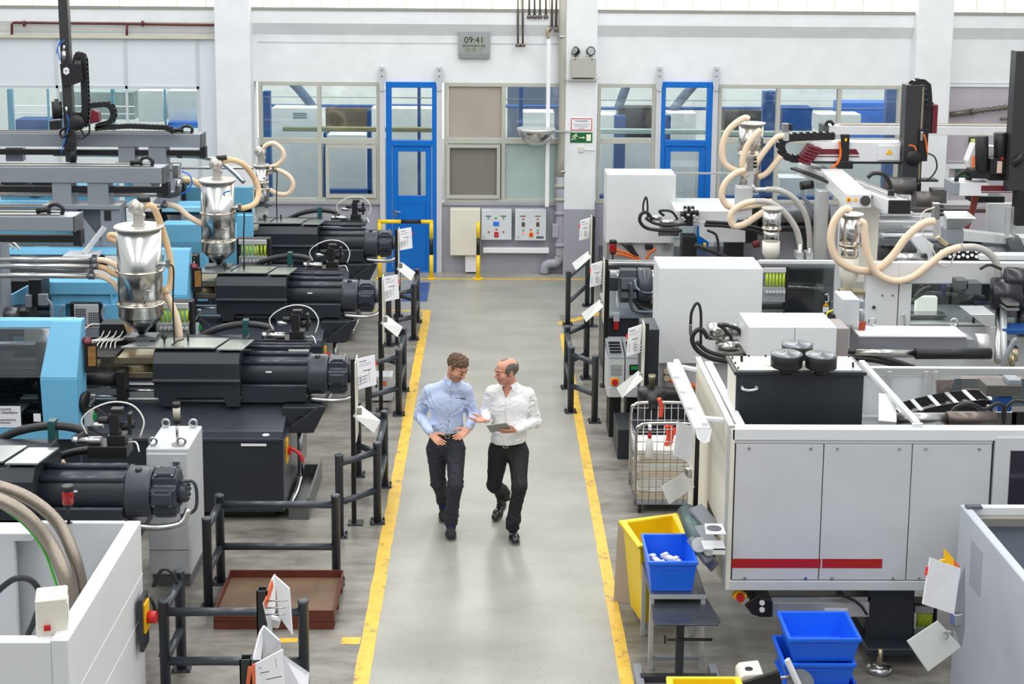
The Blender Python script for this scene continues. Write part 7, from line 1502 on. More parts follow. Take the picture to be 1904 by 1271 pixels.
MB().cyl(P(1870,466,Y-.45),P(1895,462,Y-.45),.19,n=26).build('joint',mat('cap_dark_grey',(84,86,90)),t)
bx2(1735,352,1760,378,Y+.9,Y+1.1,mat('warm_dark_grey',(104,100,100)),'terminal_box',t); bx2(1700,334,1745,338,Y+1.2,Y+1.4,BLACK,'cable_tray',t)
for l in ([(1613,330),(1625,322),(1645,325),(1655,342),(1656,352)],[(1640,460),(1648,448),(1658,452),(1658,462)]): MB().tube(pts(Y+.3,l),.03,n=8).build('black_hose',BHOSE,t)
bx2(1808,365,1868,377,Y-.2,Y+.1,BLACK,'belt_pulley',t); poly(0,Y-.25,Y-.2,[(1810,362),(1822,362),(1812,400),(1796,440),(1790,440),(1802,400)],mat('belt_red_brown',(130,56,46),.5),'red_belt',t)
for px in (1872,1884): bx2(px,385,px+5,438,Y-.8,Y-.75,ALU,'clamp_post',t)
bx2(1838,378,1960,440,Y+.3,Y+.4,LGREY,'white_back_panel',t)
t=thing('ejector_plate','black perforated block with many silver nozzles at the foot of the sagging hose','machine part',P(1780,480,18.0))
bx2(1745,460,1822,484,18.0,18.3,BLACK,'block',t); b=MB()
for i in range(9):
    for j in range(2): b.cyl(P(1750+i*8.2,467+j*10-(i%2)*3,17.95),P(1750+i*8.2,467+j*10-(i%2)*3,18.0),.022,n=8)
builds(b,'nozzle',PAPER,t)
poly(0,18.2,18.4,[(1690,440),(1710,438),(1742,458),(1742,475),(1720,478)],WHITE2,'white_cover',t)
MB().cyl(P(1660,480,18.1),P(1722,480,18.1),.07,n=18).build('steel_bar',STEEL,t); bx2(1822,474,1960,484,17.9,18.1,WHITE2,'white_bar',t)
# left of gantry: dark grip tube and arm
t=thing('hydraulic_cylinder','small black horizontal cylinder with bent grey hose under the white robot arm','cylinder',P(1505,350,20.5))
MB().cyl(P(1488,345,20.5),P(1512,343,20.5),.06,n=18).build('cylinder',BLACK,t); MB().tube(pts(20.5,[(1492,352),(1493,365),(1503,378),(1512,395)]),.03,n=8).build('bent_hose',PGREY,t)
b=MB(); b.box(P(1373,350,20.3).x,P(1400,350,20.3).x,20.3,20.6,P(1373,405,20.3).z,P(1373,350,20.3).z); one('valve_cabinet',b,LGREY,'light grey box under the large far right hopper','box',None,.006)
b=MB(); b.box(P(1254,322,21.9).x,P(1370,322,21.9).x,21.9,21.95,P(1300,324,21.9).z,P(1300,321,21.9).z); one('thin_rail',b,ALU,'thin horizontal rail running from far white cabinet to the large hopper','rail')
# screws on the mauve wall
for k,(x0,y0_,x1,y1_,r) in enumerate(((1767,213,1960,188,.05),(1860,221,1960,218,.025))):
    a=P(x0,y0_,YW-.1); c=P(x1,y1_,YW-.1); d=(c-a); n_=120; vs_=[]; 
    b=MB(); b.cyl(a,a+d*.2,r,n=14); L_=d.length
    rs=[r*(.72+.28*(1 if (i%8)<2 else 0)) for i in range(n_)]
    b.tube([a+d*(.2+.8*i/(n_-1)) for i in range(n_)],r,n=14,sub=1,rs=rs)
    b.cyl(a+d*.2,a+d*.23,r*1.15,n=14)
    one('extruder_screw',b,mat('screw_bronze_grey',(112,106,96),.4,.6),('large worn steel extruder screw hanging on the mauve wall','thin short steel screw hanging below the large one on mauve wall')[k],'extruder screw','screws on the wall')
b=MB(); a=P(1803,255,YW-.05); c=P(1817,290,YW-.05); b.box(a.x,c.x,YW-.03,YW,c.z,a.z); o=one('escape_plan',b,mat('dark_green_frame',(40,80,40),.5),'small green framed notice on the mauve wall behind the black motors','sign'); MB().box(a.x+.03,c.x-.01,YW-.035,YW-.03,P(1810,268,YW).z,P(1810,257,YW).z).build('yellow_field',mat('pale_yellow',(225,225,140),.5),o)
# background: rear door frame on mauve wall
struct('trim_30',MB().frame(P(1755,304,YW).x,P(1808,304,YW).x,P(1755,380,YW).z,P(1755,304,YW).z,.08,YW-.06,YW-.01),WHITE)
struct('trim_31',MB().box(P(1745,298,YW).x,14,YW-.02,YW,P(1755,301,YW).z,P(1755,299,YW).z),mat('seam_grey',(196,198,200)))
b=MB(); a=P(1778,316,YW-.05); c=P(1806,332,YW-.05); b.box(a.x,c.x,YW-.06,YW-.03,c.z,a.z); one('exit_sign',b,EXITG,'second small green exit sign beside the white door frame, far right','sign')
for x in (-8,0,8): area('hall_area_light',(x,29.5,8.2),1.2,8,LB,col=(1,.99,.97))  # unseen lights added over the next hall to brighten the view through the windows
# ================================================================== next hall, seen through the windows
def far(name,x0,y0,x1,y1,Y,m,label,cat,d=.5,group='equipment behind the windows'):
    a=P(x0,y0,Y); c=P(x1,y1,Y); b=MB(); b.box(a.x,c.x,Y,Y+d,0. if (y1>=262 or (name=='machine_block' and Y>=29)) and name!='steel_column' or name=='steel_column' else c.z,a.z); return one(name,b,m,label,cat,group,.01)
struct('wall_next_hall',MB().box(-15,15,34,34.2,0,7.4),mat('far_wall_grey',(118,118,112),.7,noise=.15,nscale=.5)); struct('floor_next_hall',MB().box(-15,15,25.3,34.2,-.1,0),fm)
struct('trim_63',MB().box(-15,15,33.9,34,0,3.),mat('far_wall_white',(220,222,222),.7))
zl_=P(950,258,28.6).z; struct('trim_64',MB().box(-15,15,28.6,28.7,0,zl_),mat('far_wall_white',(220,222,222)))
WC=mat('far_cabinet_white',(232,234,234),.5); 
def vents(o,x0,y0,x1,Y):
    for k in range(3): a=P(x0,y0+k*4,Y-.01); c=P(x1,y0+k*4+1.5,Y-.01); MB().box(a.x,c.x,Y-.01,Y,c.z,a.z).build('vent_slot',INK,o)
o=far('cabinet',505,200,594,400,28,WC,'white cabinet with vents behind leftmost window panes','cabinet'); vents(o,545,210,570,28)
far('cabinet',608,250,682,400,28,WC,'white cabinet seen behind the opening sash of left window','cabinet'); far('cabinet',690,201,705,400,28.5,WC,'narrow white cabinet strip behind right edge of the left window','cabinet')
far('cabinet',724,201,806,400,28.2,WC,'white cabinet visible through the glass of the left blue door','cabinet',.4)
far('cabinet',968,208,1030,258,28,WC,'small white cabinet behind the dome mirror','cabinet'); far('cabinet',1112,213,1143,400,28,WC,'white cabinet behind the narrow window right of the column','cabinet')
far('cabinet',1243,210,1290,400,28,WC,'white cabinet seen through the right blue door','cabinet'); o=far('cabinet',1450,330,1500,400,28,WC,'white cabinet with vents behind the right window, low','cabinet'); far('cabinet',1520,212,1600,242,28,WC,'white cabinet behind the right end window pane','cabinet')
far('machine_block',1150,200,1216,236,29,ANTH,'dark machine behind the narrow window right of the column','machine'); far('machine_block',1348,208,1420,236,29,mat('far_brown_black',(60,54,54),.5),'dark brown machine behind the window above the large hopper','machine'); far('machine_block',605,200,690,235,29.5,mat('far_brown',(110,98,84),.6),'brown machine behind second left window pane','machine'); far('machine_block',1455,200,1510,240,29,NAVY,'blue machine frame behind middle pane of the right window','machine'); far('machine_block',1560,190,1660,240,29.5,CABLEB,'bright blue machine behind the rightmost window pane','machine')
far('machine_block',944,158,1040,200,30,mat('far_blue_grey',(90,104,128),.6),'blue grey machine body behind the pane beside the conduit','machine')
k_=0
for (x0,x1,y0,y1,lab) in ((601,608,246,400,'second pane of left window'),(682,691,205,400,'right edge of left window sash'),(776,782,150,400,'glass of the left blue door'),(965,972,150,260,'pane left of the white conduit'),(1143,1160,215,400,'narrow window by the column'),(1232,1243,215,400,'glass of the right blue door'),(488,503,170,260,'leftmost window pane'),(1420,1440,170,400,'second right window pane'),(1650,1668,165,240,'far right pane edge')): far('steel_column',x0,y0,x1,y1,27.2,NAVY,'dark blue steel column seen through the '+lab,'column',.2,'blue columns behind the windows')
for (x0,x1,y,lab) in ((484,706,195,'left window'),(720,812,195,'left blue door'),(938,1046,196,'window beside the conduit'),(1112,1216,200,'narrow window'),(1236,1316,200,'right blue door'),(1340,1670,200,'right window')): far('beam',x0,y,x1,y+5,29,NAVY,'dark blue horizontal beam seen through the '+lab,'beam',.2,'blue beams behind the windows'); 
for (x0,x1,y,m,lab) in ((525,806,236,mat('far_olive',(150,144,110),.5),'olive lamp trunking behind the left window and left door'),(1112,1316,240,mat('far_pale_green',(178,196,192),.4),'pale green trunking behind narrow window and right door'),(1340,1520,244,mat('far_pale_green',(178,196,192),.4),'pale green trunking behind the right window')): far('lamp_trunking',x0,y,x1,y+10,26.8,m,lab,'lamp',.15)
for k,(x0,x1,y,lab) in enumerate(((484,706,180,'left window'),(720,812,181,'left blue door'),(1112,1316,186,'narrow window and right blue door'),(1340,1670,187,'right window'),(938,1046,184,'pane beside the conduit'))): far('pipe_run',x0,y,x1,y+2,27,INK,'thin dark pipe run crossing behind the '+lab,'pipe',.06)
for l,lab in (([(540,150),(555,165),(575,190),(590,215)],'blue grey duct slanting behind the left window'),([(1290,158),(1275,175),(1255,200),(1248,215)],'blue grey duct slanting behind the right blue door'),([(1165,158),(1158,178),(1150,200)],'dark duct slanting behind narrow window')): 
    b=MB(); b.tube(pts(28.5,l),.09,n=10); one('duct',b,mat('far_blue_grey',(90,104,128)),lab,'duct','ducts behind the windows')
far('beam',606,352,692,362,27.2,NAVY,'dark blue sill beam behind the opening sash of the left window','beam',.15)
far('beam',1112,362,1216,369,27.2,NAVY,'dark blue sill beam behind the narrow window right of column','beam',.15)
far('beam',1340,364,1660,372,27.2,NAVY,'dark blue sill beam behind the long right window','beam',.15)
# shapes behind the left partition glazing
far('cabinet',256,168,304,226,26.6,WC,'white cabinet behind the pale partition glazing, left of the last one','cabinet'); far('cabinet',312,168,373,226,26.6,WC,'white cabinet behind pale partition glazing, rightmost','cabinet')
far('machine_block',28,222,105,262,26.5,NAVY,'blue machine frame behind the partition glazing at far left','machine'); far('machine_block',312,227,374,238,26.4,CABLEB,'blue band under the rightmost cabinet behind the partition glazing','machine'); far('machine_block',110,170,250,222,27.5,mat('far_grey_green',(140,156,156),.6,noise=.25,nscale=4),'grey green machinery behind partition glazing beyond the robot arm','machine')
for x0,x1 in ((12,26),(86,92),(205,214),(304,309)): far('steel_column',x0,165,x1,262,26.3,BLUED,'light blue column behind the partition glazing','column',.1,'light blue columns behind the partition')
for y in (196,210): far('pipe_run',20,y,250,y+3,26.7,PAPER,'pale pipe run behind the partition glazing at left','pipe',.05,'pale pipe runs behind the partition')
# ================================================================== the two men
from mathutils.bvhtree import BVHTree
def V(*a): return np.array(a[0] if len(a)==1 else a,dtype=np.float32)
class SDF:
    def __init__(s,h,k=.015): s.h=h; s.k=k; s.p=[]
    def cap(s,a,b,ra,rb=None,k=None,flat=None,op='+'):
        s.p.append(('c',V(tuple(a)),V(tuple(b)),ra,ra if rb is None else rb,s.k if k is None else k,flat,op)); return s
    def ell(s,c,r,R=None,k=None,op='+'):
        s.p.append(('e',V(tuple(c)),V(tuple(r)),np.eye(3,dtype=np.float32) if R is None else np.array(R,dtype=np.float32),0,s.k if k is None else k,None,op)); return s
    def bounds(s):
        lo=np.full(3,1e9);hi=-lo
        for q in s.p:
            if q[7]!='+': continue
            if q[0]=='c': r=max(q[3],q[4])*1.15; lo=np.minimum(lo,np.minimum(q[1],q[2])-r); hi=np.maximum(hi,np.maximum(q[1],q[2])+r)
            else: r=float(max(q[2])); lo=np.minimum(lo,q[1]-r); hi=np.maximum(hi,q[1]+r)
        return lo-.03,hi+.03
    def field(s,warp=None):
        lo,hi=s.bounds(); h=s.h; n=np.ceil((hi-lo)/h).astype(int)+1
        ax=[(lo[i]+h*np.arange(n[i])).astype(np.float32) for i in range(3)]
        F=np.full(n,.2,dtype=np.float32)
        for q in s.p:
            k=q[5]
            if q[0]=='c': r=max(q[3],q[4])+k*1.2+.02; a=np.minimum(q[1],q[2])-r; b=np.maximum(q[1],q[2])+r
            else: r=float(max(q[2]))+k*1.2+.02; a=q[1]-r; b=q[1]+r
            sl=tuple(slice(max(0,int((a[i]-lo[i])/h)),min(n[i],int((b[i]-lo[i])/h)+2)) for i in range(3))
            X=ax[0][sl[0]][:,None,None]; Y=ax[1][sl[1]][None,:,None]; Z=ax[2][sl[2]][None,None,:]
            if q[0]=='c':
                A,B=q[1],q[2]; d=B-A; L=float(d@d)+1e-9
                f=q[6]; x,y,z=X-A[0],Y-A[1],Z-A[2]
                t=np.clip((x*d[0]+y*d[1]+z*d[2])/L,0,1)
                ex,ey,ez=x-t*d[0],y-t*d[1],z-t*d[2]
                if f is not None:   # (axis vector, factor): squash along axis
                    u,fa=f; dd=ex*u[0]+ey*u[1]+ez*u[2]; g=(1/fa-1); ex=ex+dd*g*u[0]; ey=ey+dd*g*u[1]; ez=ez+dd*g*u[2]
                D=np.sqrt(ex*ex+ey*ey+ez*ez)-(q[3]+(q[4]-q[3])*t)
                if f is not None: D=D*min(1,f[1]*1.15)
            else:
                R=q[3]; x,y,z=X-q[1][0],Y-q[1][1],Z-q[1][2]
                a_=(x*R[0][0]+y*R[0][1]+z*R[0][2])/q[2][0]; b_=(x*R[1][0]+y*R[1][1]+z*R[1][2])/q[2][1]; c_=(x*R[2][0]+y*R[2][1]+z*R[2][2])/q[2][2]
                k0=np.sqrt(a_*a_+b_*b_+c_*c_); k1=np.sqrt((a_/q[2][0])**2+(b_/q[2][1])**2+(c_/q[2][2])**2)+1e-6; D=k0*(k0-1)/k1
            G_=F[sl]
            if q[7]=='+': hh=np.maximum(k-np.abs(G_-D),0)/max(k,1e-6); F[sl]=np.minimum(G_,D)-hh*hh*k*.25
            else: D=-D; hh=np.maximum(k-np.abs(G_-D),0)/max(k,1e-6); F[sl]=np.maximum(G_,D)+hh*hh*k*.25
        if warp is not None: F=F+warp(ax[0][:,None,None],ax[1][None,:,None],ax[2][None,None,:]).astype(np.float32)
        return F,lo
    def mesh(s,name,mats,parent,warp=None,matfn=None,cut=None,smooth=0):
        F,lo=s.field(warp); h=s.h
        if cut is not None:
            n=F.shape; X=(lo[0]+h*np.arange(n[0]))[:,None,None]; Y=(lo[1]+h*np.arange(n[1]))[None,:,None]; Z=(lo[2]+h*np.arange(n[2]))[None,None,:]
            F=np.maximum(F,cut(X,Y,Z).astype(np.float32))
        s_=F<0; n=F.shape
        c=[s_[i:n[0]-1+i,j:n[1]-1+j,k:n[2]-1+k] for i in(0,1) for j in(0,1) for k in(0,1)]
        al=np.logical_and.reduce(c); an=np.logical_or.reduce(c); act=np.argwhere(an&~al)
        I=np.full((n[0]-1,n[1]-1,n[2]-1),-1,dtype=np.int32); I[act[:,0],act[:,1],act[:,2]]=np.arange(len(act))
        off=[(i,j,k) for i in(0,1) for j in(0,1) for k in(0,1)]
        val=np.stack([F[act[:,0]+o[0],act[:,1]+o[1],act[:,2]+o[2]] for o in off],1)
        S_=np.zeros((len(act),3)); N_=np.zeros(len(act))
        for a in range(8):
            for b in range(a+1,8):
                if sum(abs(off[a][i]-off[b][i]) for i in range(3))!=1: continue
                va,vb=val[:,a],val[:,b]; m=(va<0)!=(vb<0); t=np.where(m,va/(va-vb+1e-12),0)
                p=np.array(off[a])[None,:]+t[:,None]*(np.array(off[b])-np.array(off[a]))[None,:]; S_+=p*m[:,None]; N_+=m
        P_=(act+S_/N_[:,None])*h+lo[None,:]
        fs=[]
        for axn in range(3):
            sl0=[slice(None)]*3; sl1=[slice(None)]*3; sl0[axn]=slice(0,n[axn]-1); sl1[axn]=slice(1,n[axn])
            e=s_[tuple(sl0)]!=s_[tuple(sl1)]; E_=np.argwhere(e); o1,o2=[(1,2),(2,0),(0,1)][axn]
            E_=E_[(E_[:,o1]>0)&(E_[:,o2]>0)&(E_[:,o1]<n[o1]-1)&(E_[:,o2]<n[o2]-1)]
            d1=np.zeros(3,int);d1[o1]=1;d2=np.zeros(3,int);d2[o2]=1
            g=lambda q:I[q[:,0],q[:,1],q[:,2]]
            quad=np.stack([g(E_-d1-d2),g(E_-d2),g(E_),g(E_-d1)],1)
            fl=s_[E_[:,0],E_[:,1],E_[:,2]]; quad[~fl]=quad[~fl][:,::-1]; fs.append(quad)
        fs=np.concatenate(fs); fs=fs[(fs>=0).all(1)]
        og=ORG.get(parent.name,Vector()) if parent is not None else Vector(); og=np.array(og) if parent is not None else P_.mean(0)
        me=bpy.data.meshes.new(name); me.from_pydata((P_-og).tolist(),[],fs.tolist())
        for m in mats: me.materials.append(m)
        me.polygons.foreach_set('use_smooth',[True]*len(fs))
        if matfn is not None:
            cen=P_[fs].mean(1); me.polygons.foreach_set('material_index',matfn(cen).astype(int))
        me.update(); ob=bpy.data.objects.new(name,me); COL.objects.link(ob)
        if parent is not None: ob.parent=parent; ORG[ob.name]=Vector(og)
        if smooth: q=ob.modifiers.new('s','SMOOTH'); q.iterations=smooth; q.factor=.5
        ob['_bv']=0; del ob['_bv']
        return ob,P_,fs
def basis3(f,upv=(0,0,1)):
    f=Vector(f).normalized(); r=f.cross(Vector(upv)).normalized(); u=r.cross(f); return r,f,u
def folds(seed,amp,centres):
    rnd=random.Random(seed)
    ws=[(rnd.uniform(-1,1),rnd.uniform(-1,1),rnd.uniform(-1,1),rnd.uniform(55,110),rnd.uniform(0,6)) for _ in range(5)]
    def w(X,Y,Z):
        o=0
        wx_=.03*np.sin(X*23+Z*17+seed); wz_=.03*np.sin(X*19-Z*29+Y*13)
        for a,b,c,f,p in ws:
            L=math.sqrt(a*a+b*b+c*c); s=np.sin(((X+wx_)*a+Y*b+(Z+wz_)*c)/L*f+p); o=o+np.maximum(s,-.2)**2*np.sign(s)
        g=.35
        for (c,r) in centres: g=g+1.3*np.exp(-(((X-c[0])**2+(Y-c[1])**2+(Z-c[2])**2)/(r*r)))
        return -o*amp*.4*g
    return w
SKIN=lambda n,c: mat(n,c,.45,noise=.06,nscale=18)
def skinmat(name,c):
    m=mat(name,c,.42,noise=.05,nscale=20); b=m.node_tree.nodes['Principled BSDF']; b.inputs['Subsurface Weight'].default_value=.08; b.inputs['Subsurface Radius'].default_value=(.02,.008,.005); return m
def hand(s,w,F,Nn,Sd,curl=(.3,.35,.4,.45),thumb=(.6,.5),sc=1.,spread=.12):
    """w wrist, F finger direction, Nn palm-facing direction, Sd thumb side"""
    F=Vector(F).normalized(); Nn=Vector(Nn); Nn=(Nn-F*Nn.dot(F)).normalized(); T=F.cross(Nn); T=T if T.dot(Vector(Sd))>0 else -T
    w=Vector(w); K=.007
    s.cap(w-F*.03,w+F*.02,.026,.026,k=.012,flat=(tuple(Nn),.75))
    L=(.074,.08,.075,.06)
    for i in range(4):
        o=(.031-.0205*i)*sc; kn=w+F*(.093-.006*abs(i-1.2))*sc+T*o
        s.cap(w+F*.02*sc+T*o*.6,kn,.0135*sc,.0105*sc,k=.01)
        d=(F+T*(spread*(1.3-i)*.6)).normalized(); p=kn; a=curl[i]
        for j,fr in enumerate((.45,.31,.24)):
            ang=a*(1.0 if j else .8); ax=d.cross(Nn).normalized(); d=(Matrix.Rotation(ang,3,ax)@d).normalized()
            if d.dot(Nn)<-.99: pass
            q=p+d*L[i]*fr*sc*1.05; s.cap(p,q,(.0092-.0009*j)*sc,(.0085-.0009*j)*sc,k=.003); p=q
    b=w+F*.025*sc+T*.022*sc; d=(F*.55+T*.75+Nn*thumb[0]).normalized(); m=b+d*.042*sc; s.cap(b,m,.016*sc,.0125*sc,k=.012)
    d2=(d*.6+F*.7+Nn*thumb[1]*.3).normalized(); e=m+d2*.032*sc; s.cap(m,e,.0115*sc,.0105*sc,k=.004); d3=(d2+F*.2).normalized(); s.cap(e,e+d3*.024*sc,.0105*sc,.0085*sc,k=.003)
    return s
def head(s,c,f,sc,upv=(0,0,1),nose=1.,bald=False):
    r,fd,u=basis3(f,upv); c=Vector(c); R=[tuple(r),tuple(fd),tuple(u)]
    L=lambda x,y,z: c+(r*x+fd*y+u*z)*sc
    E=lambda x,y,z,a,b,d,k=.012,op='+': s.ell(L(x,y,z),(a*sc,b*sc,d*sc),R,k=k,op=op)
    C=lambda a,b,ra,rb,k=.01,op='+': s.cap(L(*a),L(*b),ra*sc,rb*sc,k=k,op=op)
    E(0,-.014,.032,.074,.094,.083); E(0,.03,-.028,.058,.062,.085,.02); E(0,.02,.05,.062,.07,.055,.02)
    for x in(-1,1):
        C((x*.05,-.005,-.055),(x*.02,.062,-.098),.02,.016,.02); E(x*.036,.062,-.03,.026,.026,.03,.02)
        E(x*.03,.106,.005,.013,.012,.009,.01,'-'); E(x*.03,.084,.005,.0145,.0128,.0115,.006)
        C((x*.012,.091,.026),(x*.044,.078,.026),.009,.008,.012)
        E(x*.077,-.008,-.006,.009,.02,.031,.006); E(x*.082,-.002,-.004,.006,.009,.017,.003,'-')
        E(x*.0125,.104,-.036,.0085,.011,.0075,.005)
    E(0,.07,-.1,.02,.017,.016,.015)
    C((0,.09,.018),(0,.118*nose,-.028),.0075,.0125,.008)
    C((-.021,.09,-.063),(.021,.09,-.063),.0065,.0065,.005); C((-.016,.088,-.074),(.016,.088,-.074),.0075,.0075,.006); C((-.024,.101,-.0685),(.024,.101,-.0685),.0035,.0035,.003,'-')
    return L,r,fd,u,R
def shoe(parent,toe,heel,w,m,sole_m,lace_m,side,seed=0):
    """toe and heel are ground contact (or sole) points"""
    toe=Vector(toe);heel=Vector(heel); d=(toe-heel); L_=d.length; f=d.normalized(); r=f.cross(Vector((0,0,1))).normalized(); u=r.cross(f)
    s=SDF(.004,.02); g=lambda a,b,c: heel+f*a*L_+r*b+u*c
    s.cap(g(.14,0,.045),g(.2,0,.06),.038,.04,k=.03); s.cap(g(.3,0,.045),g(.62,.004*side,.04),.041,.047,k=.03); s.cap(g(.7,.004*side,.038),g(.88,0,.035),.05,.04,k=.03); s.cap(g(.16,0,.07),g(.24,0,.115),.038,.04,k=.03)
    def cut(X,Y,Z): return -( (X-heel.x)*u.x+(Y-heel.y)*u.y+(Z-heel.z)*u.z-.012 )
    o,_,_=s.mesh('shoe',[m],parent,cut=cut)
    b=MB(); n=20; out=[]
    prof=[(.02,.022),(.12,.034),(.3,.032),(.5,.04),(.7,.052),(.85,.049),(.95,.034),(1.03,.012)]
    lft=[g(a,w_,0) for a,w_ in prof]; rgt=[g(a,-w_,0) for a,w_ in prof]; ring=lft+rgt[::-1]; N_=len(ring)
    b.add([p for p in ring]+[p+u*.018 for p in ring],[tuple(range(N_-1,-1,-1)),tuple(range(N_,2*N_))]+[(i,(i+1)%N_,N_+(i+1)%N_,N_+i) for i in range(N_)]); b.build('sole',sole_m,o,bevel=.003)
    b=MB()
    for k in range(4): a=.42+.075*k; b.tube([g(a,-.024,.098-.011*k),g(a+.02,0,.106-.011*k),g(a,.024,.098-.011*k)],.0045,n=5,sub=2)
    b.tube([g(.42,.0,.108),g(.4,.02,.1),g(.36,.035,.09),g(.4,.028,.08)],.0025,n=5,sub=3).tube([g(.42,.0,.108),g(.4,-.02,.1),g(.36,-.035,.09)],.0025,n=5,sub=3)
    builds(b,'lace',lace_m,o); return o
def bv(P_,fs): return BVHTree.FromPolygons([tuple(p) for p in P_],[tuple(f) for f in fs])
def front(tree,px,py,off=.002):
    o=Vector((0,0,CAMH)); d=_ray(px,py).normalized(); h=tree.ray_cast(o,d)
    return (h[0]-d*off,h[1]) if h[0] is not None else (P(px,py,13.5),Vector((0,-1,0)))
def strip(tree,pl,w,name,m,par,th=.0015):
    b=MB(); c=[front(tree,x,y,.0015)[0] for x,y in pl]; vs=[]
    for i,p in enumerate(c):
        d=(c[min(i+1,len(c)-1)]-c[max(i-1,0)]).normalized(); sd=d.cross(Vector((0,-1,0))).normalized(); q=Vector((0,-th,0)); vs+=[p+sd*w/2,p-sd*w/2,p-sd*w/2+q,p+sd*w/2+q]
    n=len(c); b.add(vs,[(4*i+k,4*i+(k+1)%4,4*i+4+(k+1)%4,4*i+4+k) for i in range(n-1) for k in range(4)]+[(0,1,2,3),(4*n-1,4*n-2,4*n-3,4*n-4)]); return b.build(name,m,par)
def man(label,J,col,head_f,head_up,opts):
    root_loc=Vector((J['pelvis'].x,J['pelvis'].y,0))
    sk=skinmat(opts['name']+'_skin',col['skin']); st=skinmat(opts['name']+'_stubble',col['stubble']); lipm=skinmat(opts['name']+'_lip',col['lip'])
    # body (skin) -----------------------------------------------------------
    s=SDF(.0042,.012); hc=J['head']; L,r,fd,u,R=head(s,hc,head_f,opts['hs'],head_up,opts.get('nose',1.))
    s.cap(L(0,-.025,-.06),J['neck']-Vector((0,0,.02)),.054,.062,k=.03); s.cap(J['neck'],J['chest'],.06,.09,k=.04); s.cap(J['shl'],J['shr'],.03,.03,k=.03); s.cap(J['chest'],J['pelvis'],.09,.08,k=.03)
    for a,b_,c in (('shl','ell','wrl'),('shr','elr','wrr')): s.cap(J[a],J[b_],.035,.032); s.cap(J[b_],J[c],.032,.024)
    for a,b_,c in (('hipl','knl','anl'),('hipr','knr','anr')): s.cap(J['pelvis'],J[a],.06,.06,k=.03); s.cap(J[a],J[b_],.055,.04); s.cap(J[b_],J[c],.038,.03)
    if opts.get('vneck'): s.ell(J['chest']+Vector((0,.0,.02)),(.15,.105,.165),k=.04); s.cap(J['neck']+Vector((0,-.0,.02)),J['chest']+Vector((0,-.045,.08)),.058,.05,k=.03)
    hand(s,*opts['handl']); hand(s,*opts['handr'])
    def mf(c):
        q=(c-np.array(hc))/opts['hs']; x=q@np.array(r); y=q@np.array(fd); z=q@np.array(u); m=np.zeros(len(c))
        m[(y>.0)&(z<-.045)&(z>-.125)&(np.abs(x)<.075)&(((z<-.085)|(z<-.05)&(np.abs(x)>.02))|((z>-.056)&(z<-.045)&(np.abs(x)<.03)))]=1
        m[(y>.084)&(z<-.057)&(z>-.081)&(np.abs(x)<.024)]=2
        return m
    body,_,_=s.mesh('person',[sk,st,lipm],None,matfn=mf)
    # origin to ground
    off=Vector(body.data.vertices[0].co); me=body.data
    cen=np.array(root_loc); co=np.empty(len(me.vertices)*3); me.vertices.foreach_get('co',co); co=co.reshape(-1,3)
    return body,sk,L,r,fd,u,R,root_loc
def fix_origin(body,mean,root):
    me=body.data; co=np.empty(len(me.vertices)*3); me.vertices.foreach_get('co',co); co=co.reshape(-1,3)+(np.array(mean)-np.array(root)); me.vertices.foreach_set('co',co.ravel()); me.update(); body.location=root; ORG[body.name]=Vector(root)
_old_mesh=SDF.mesh
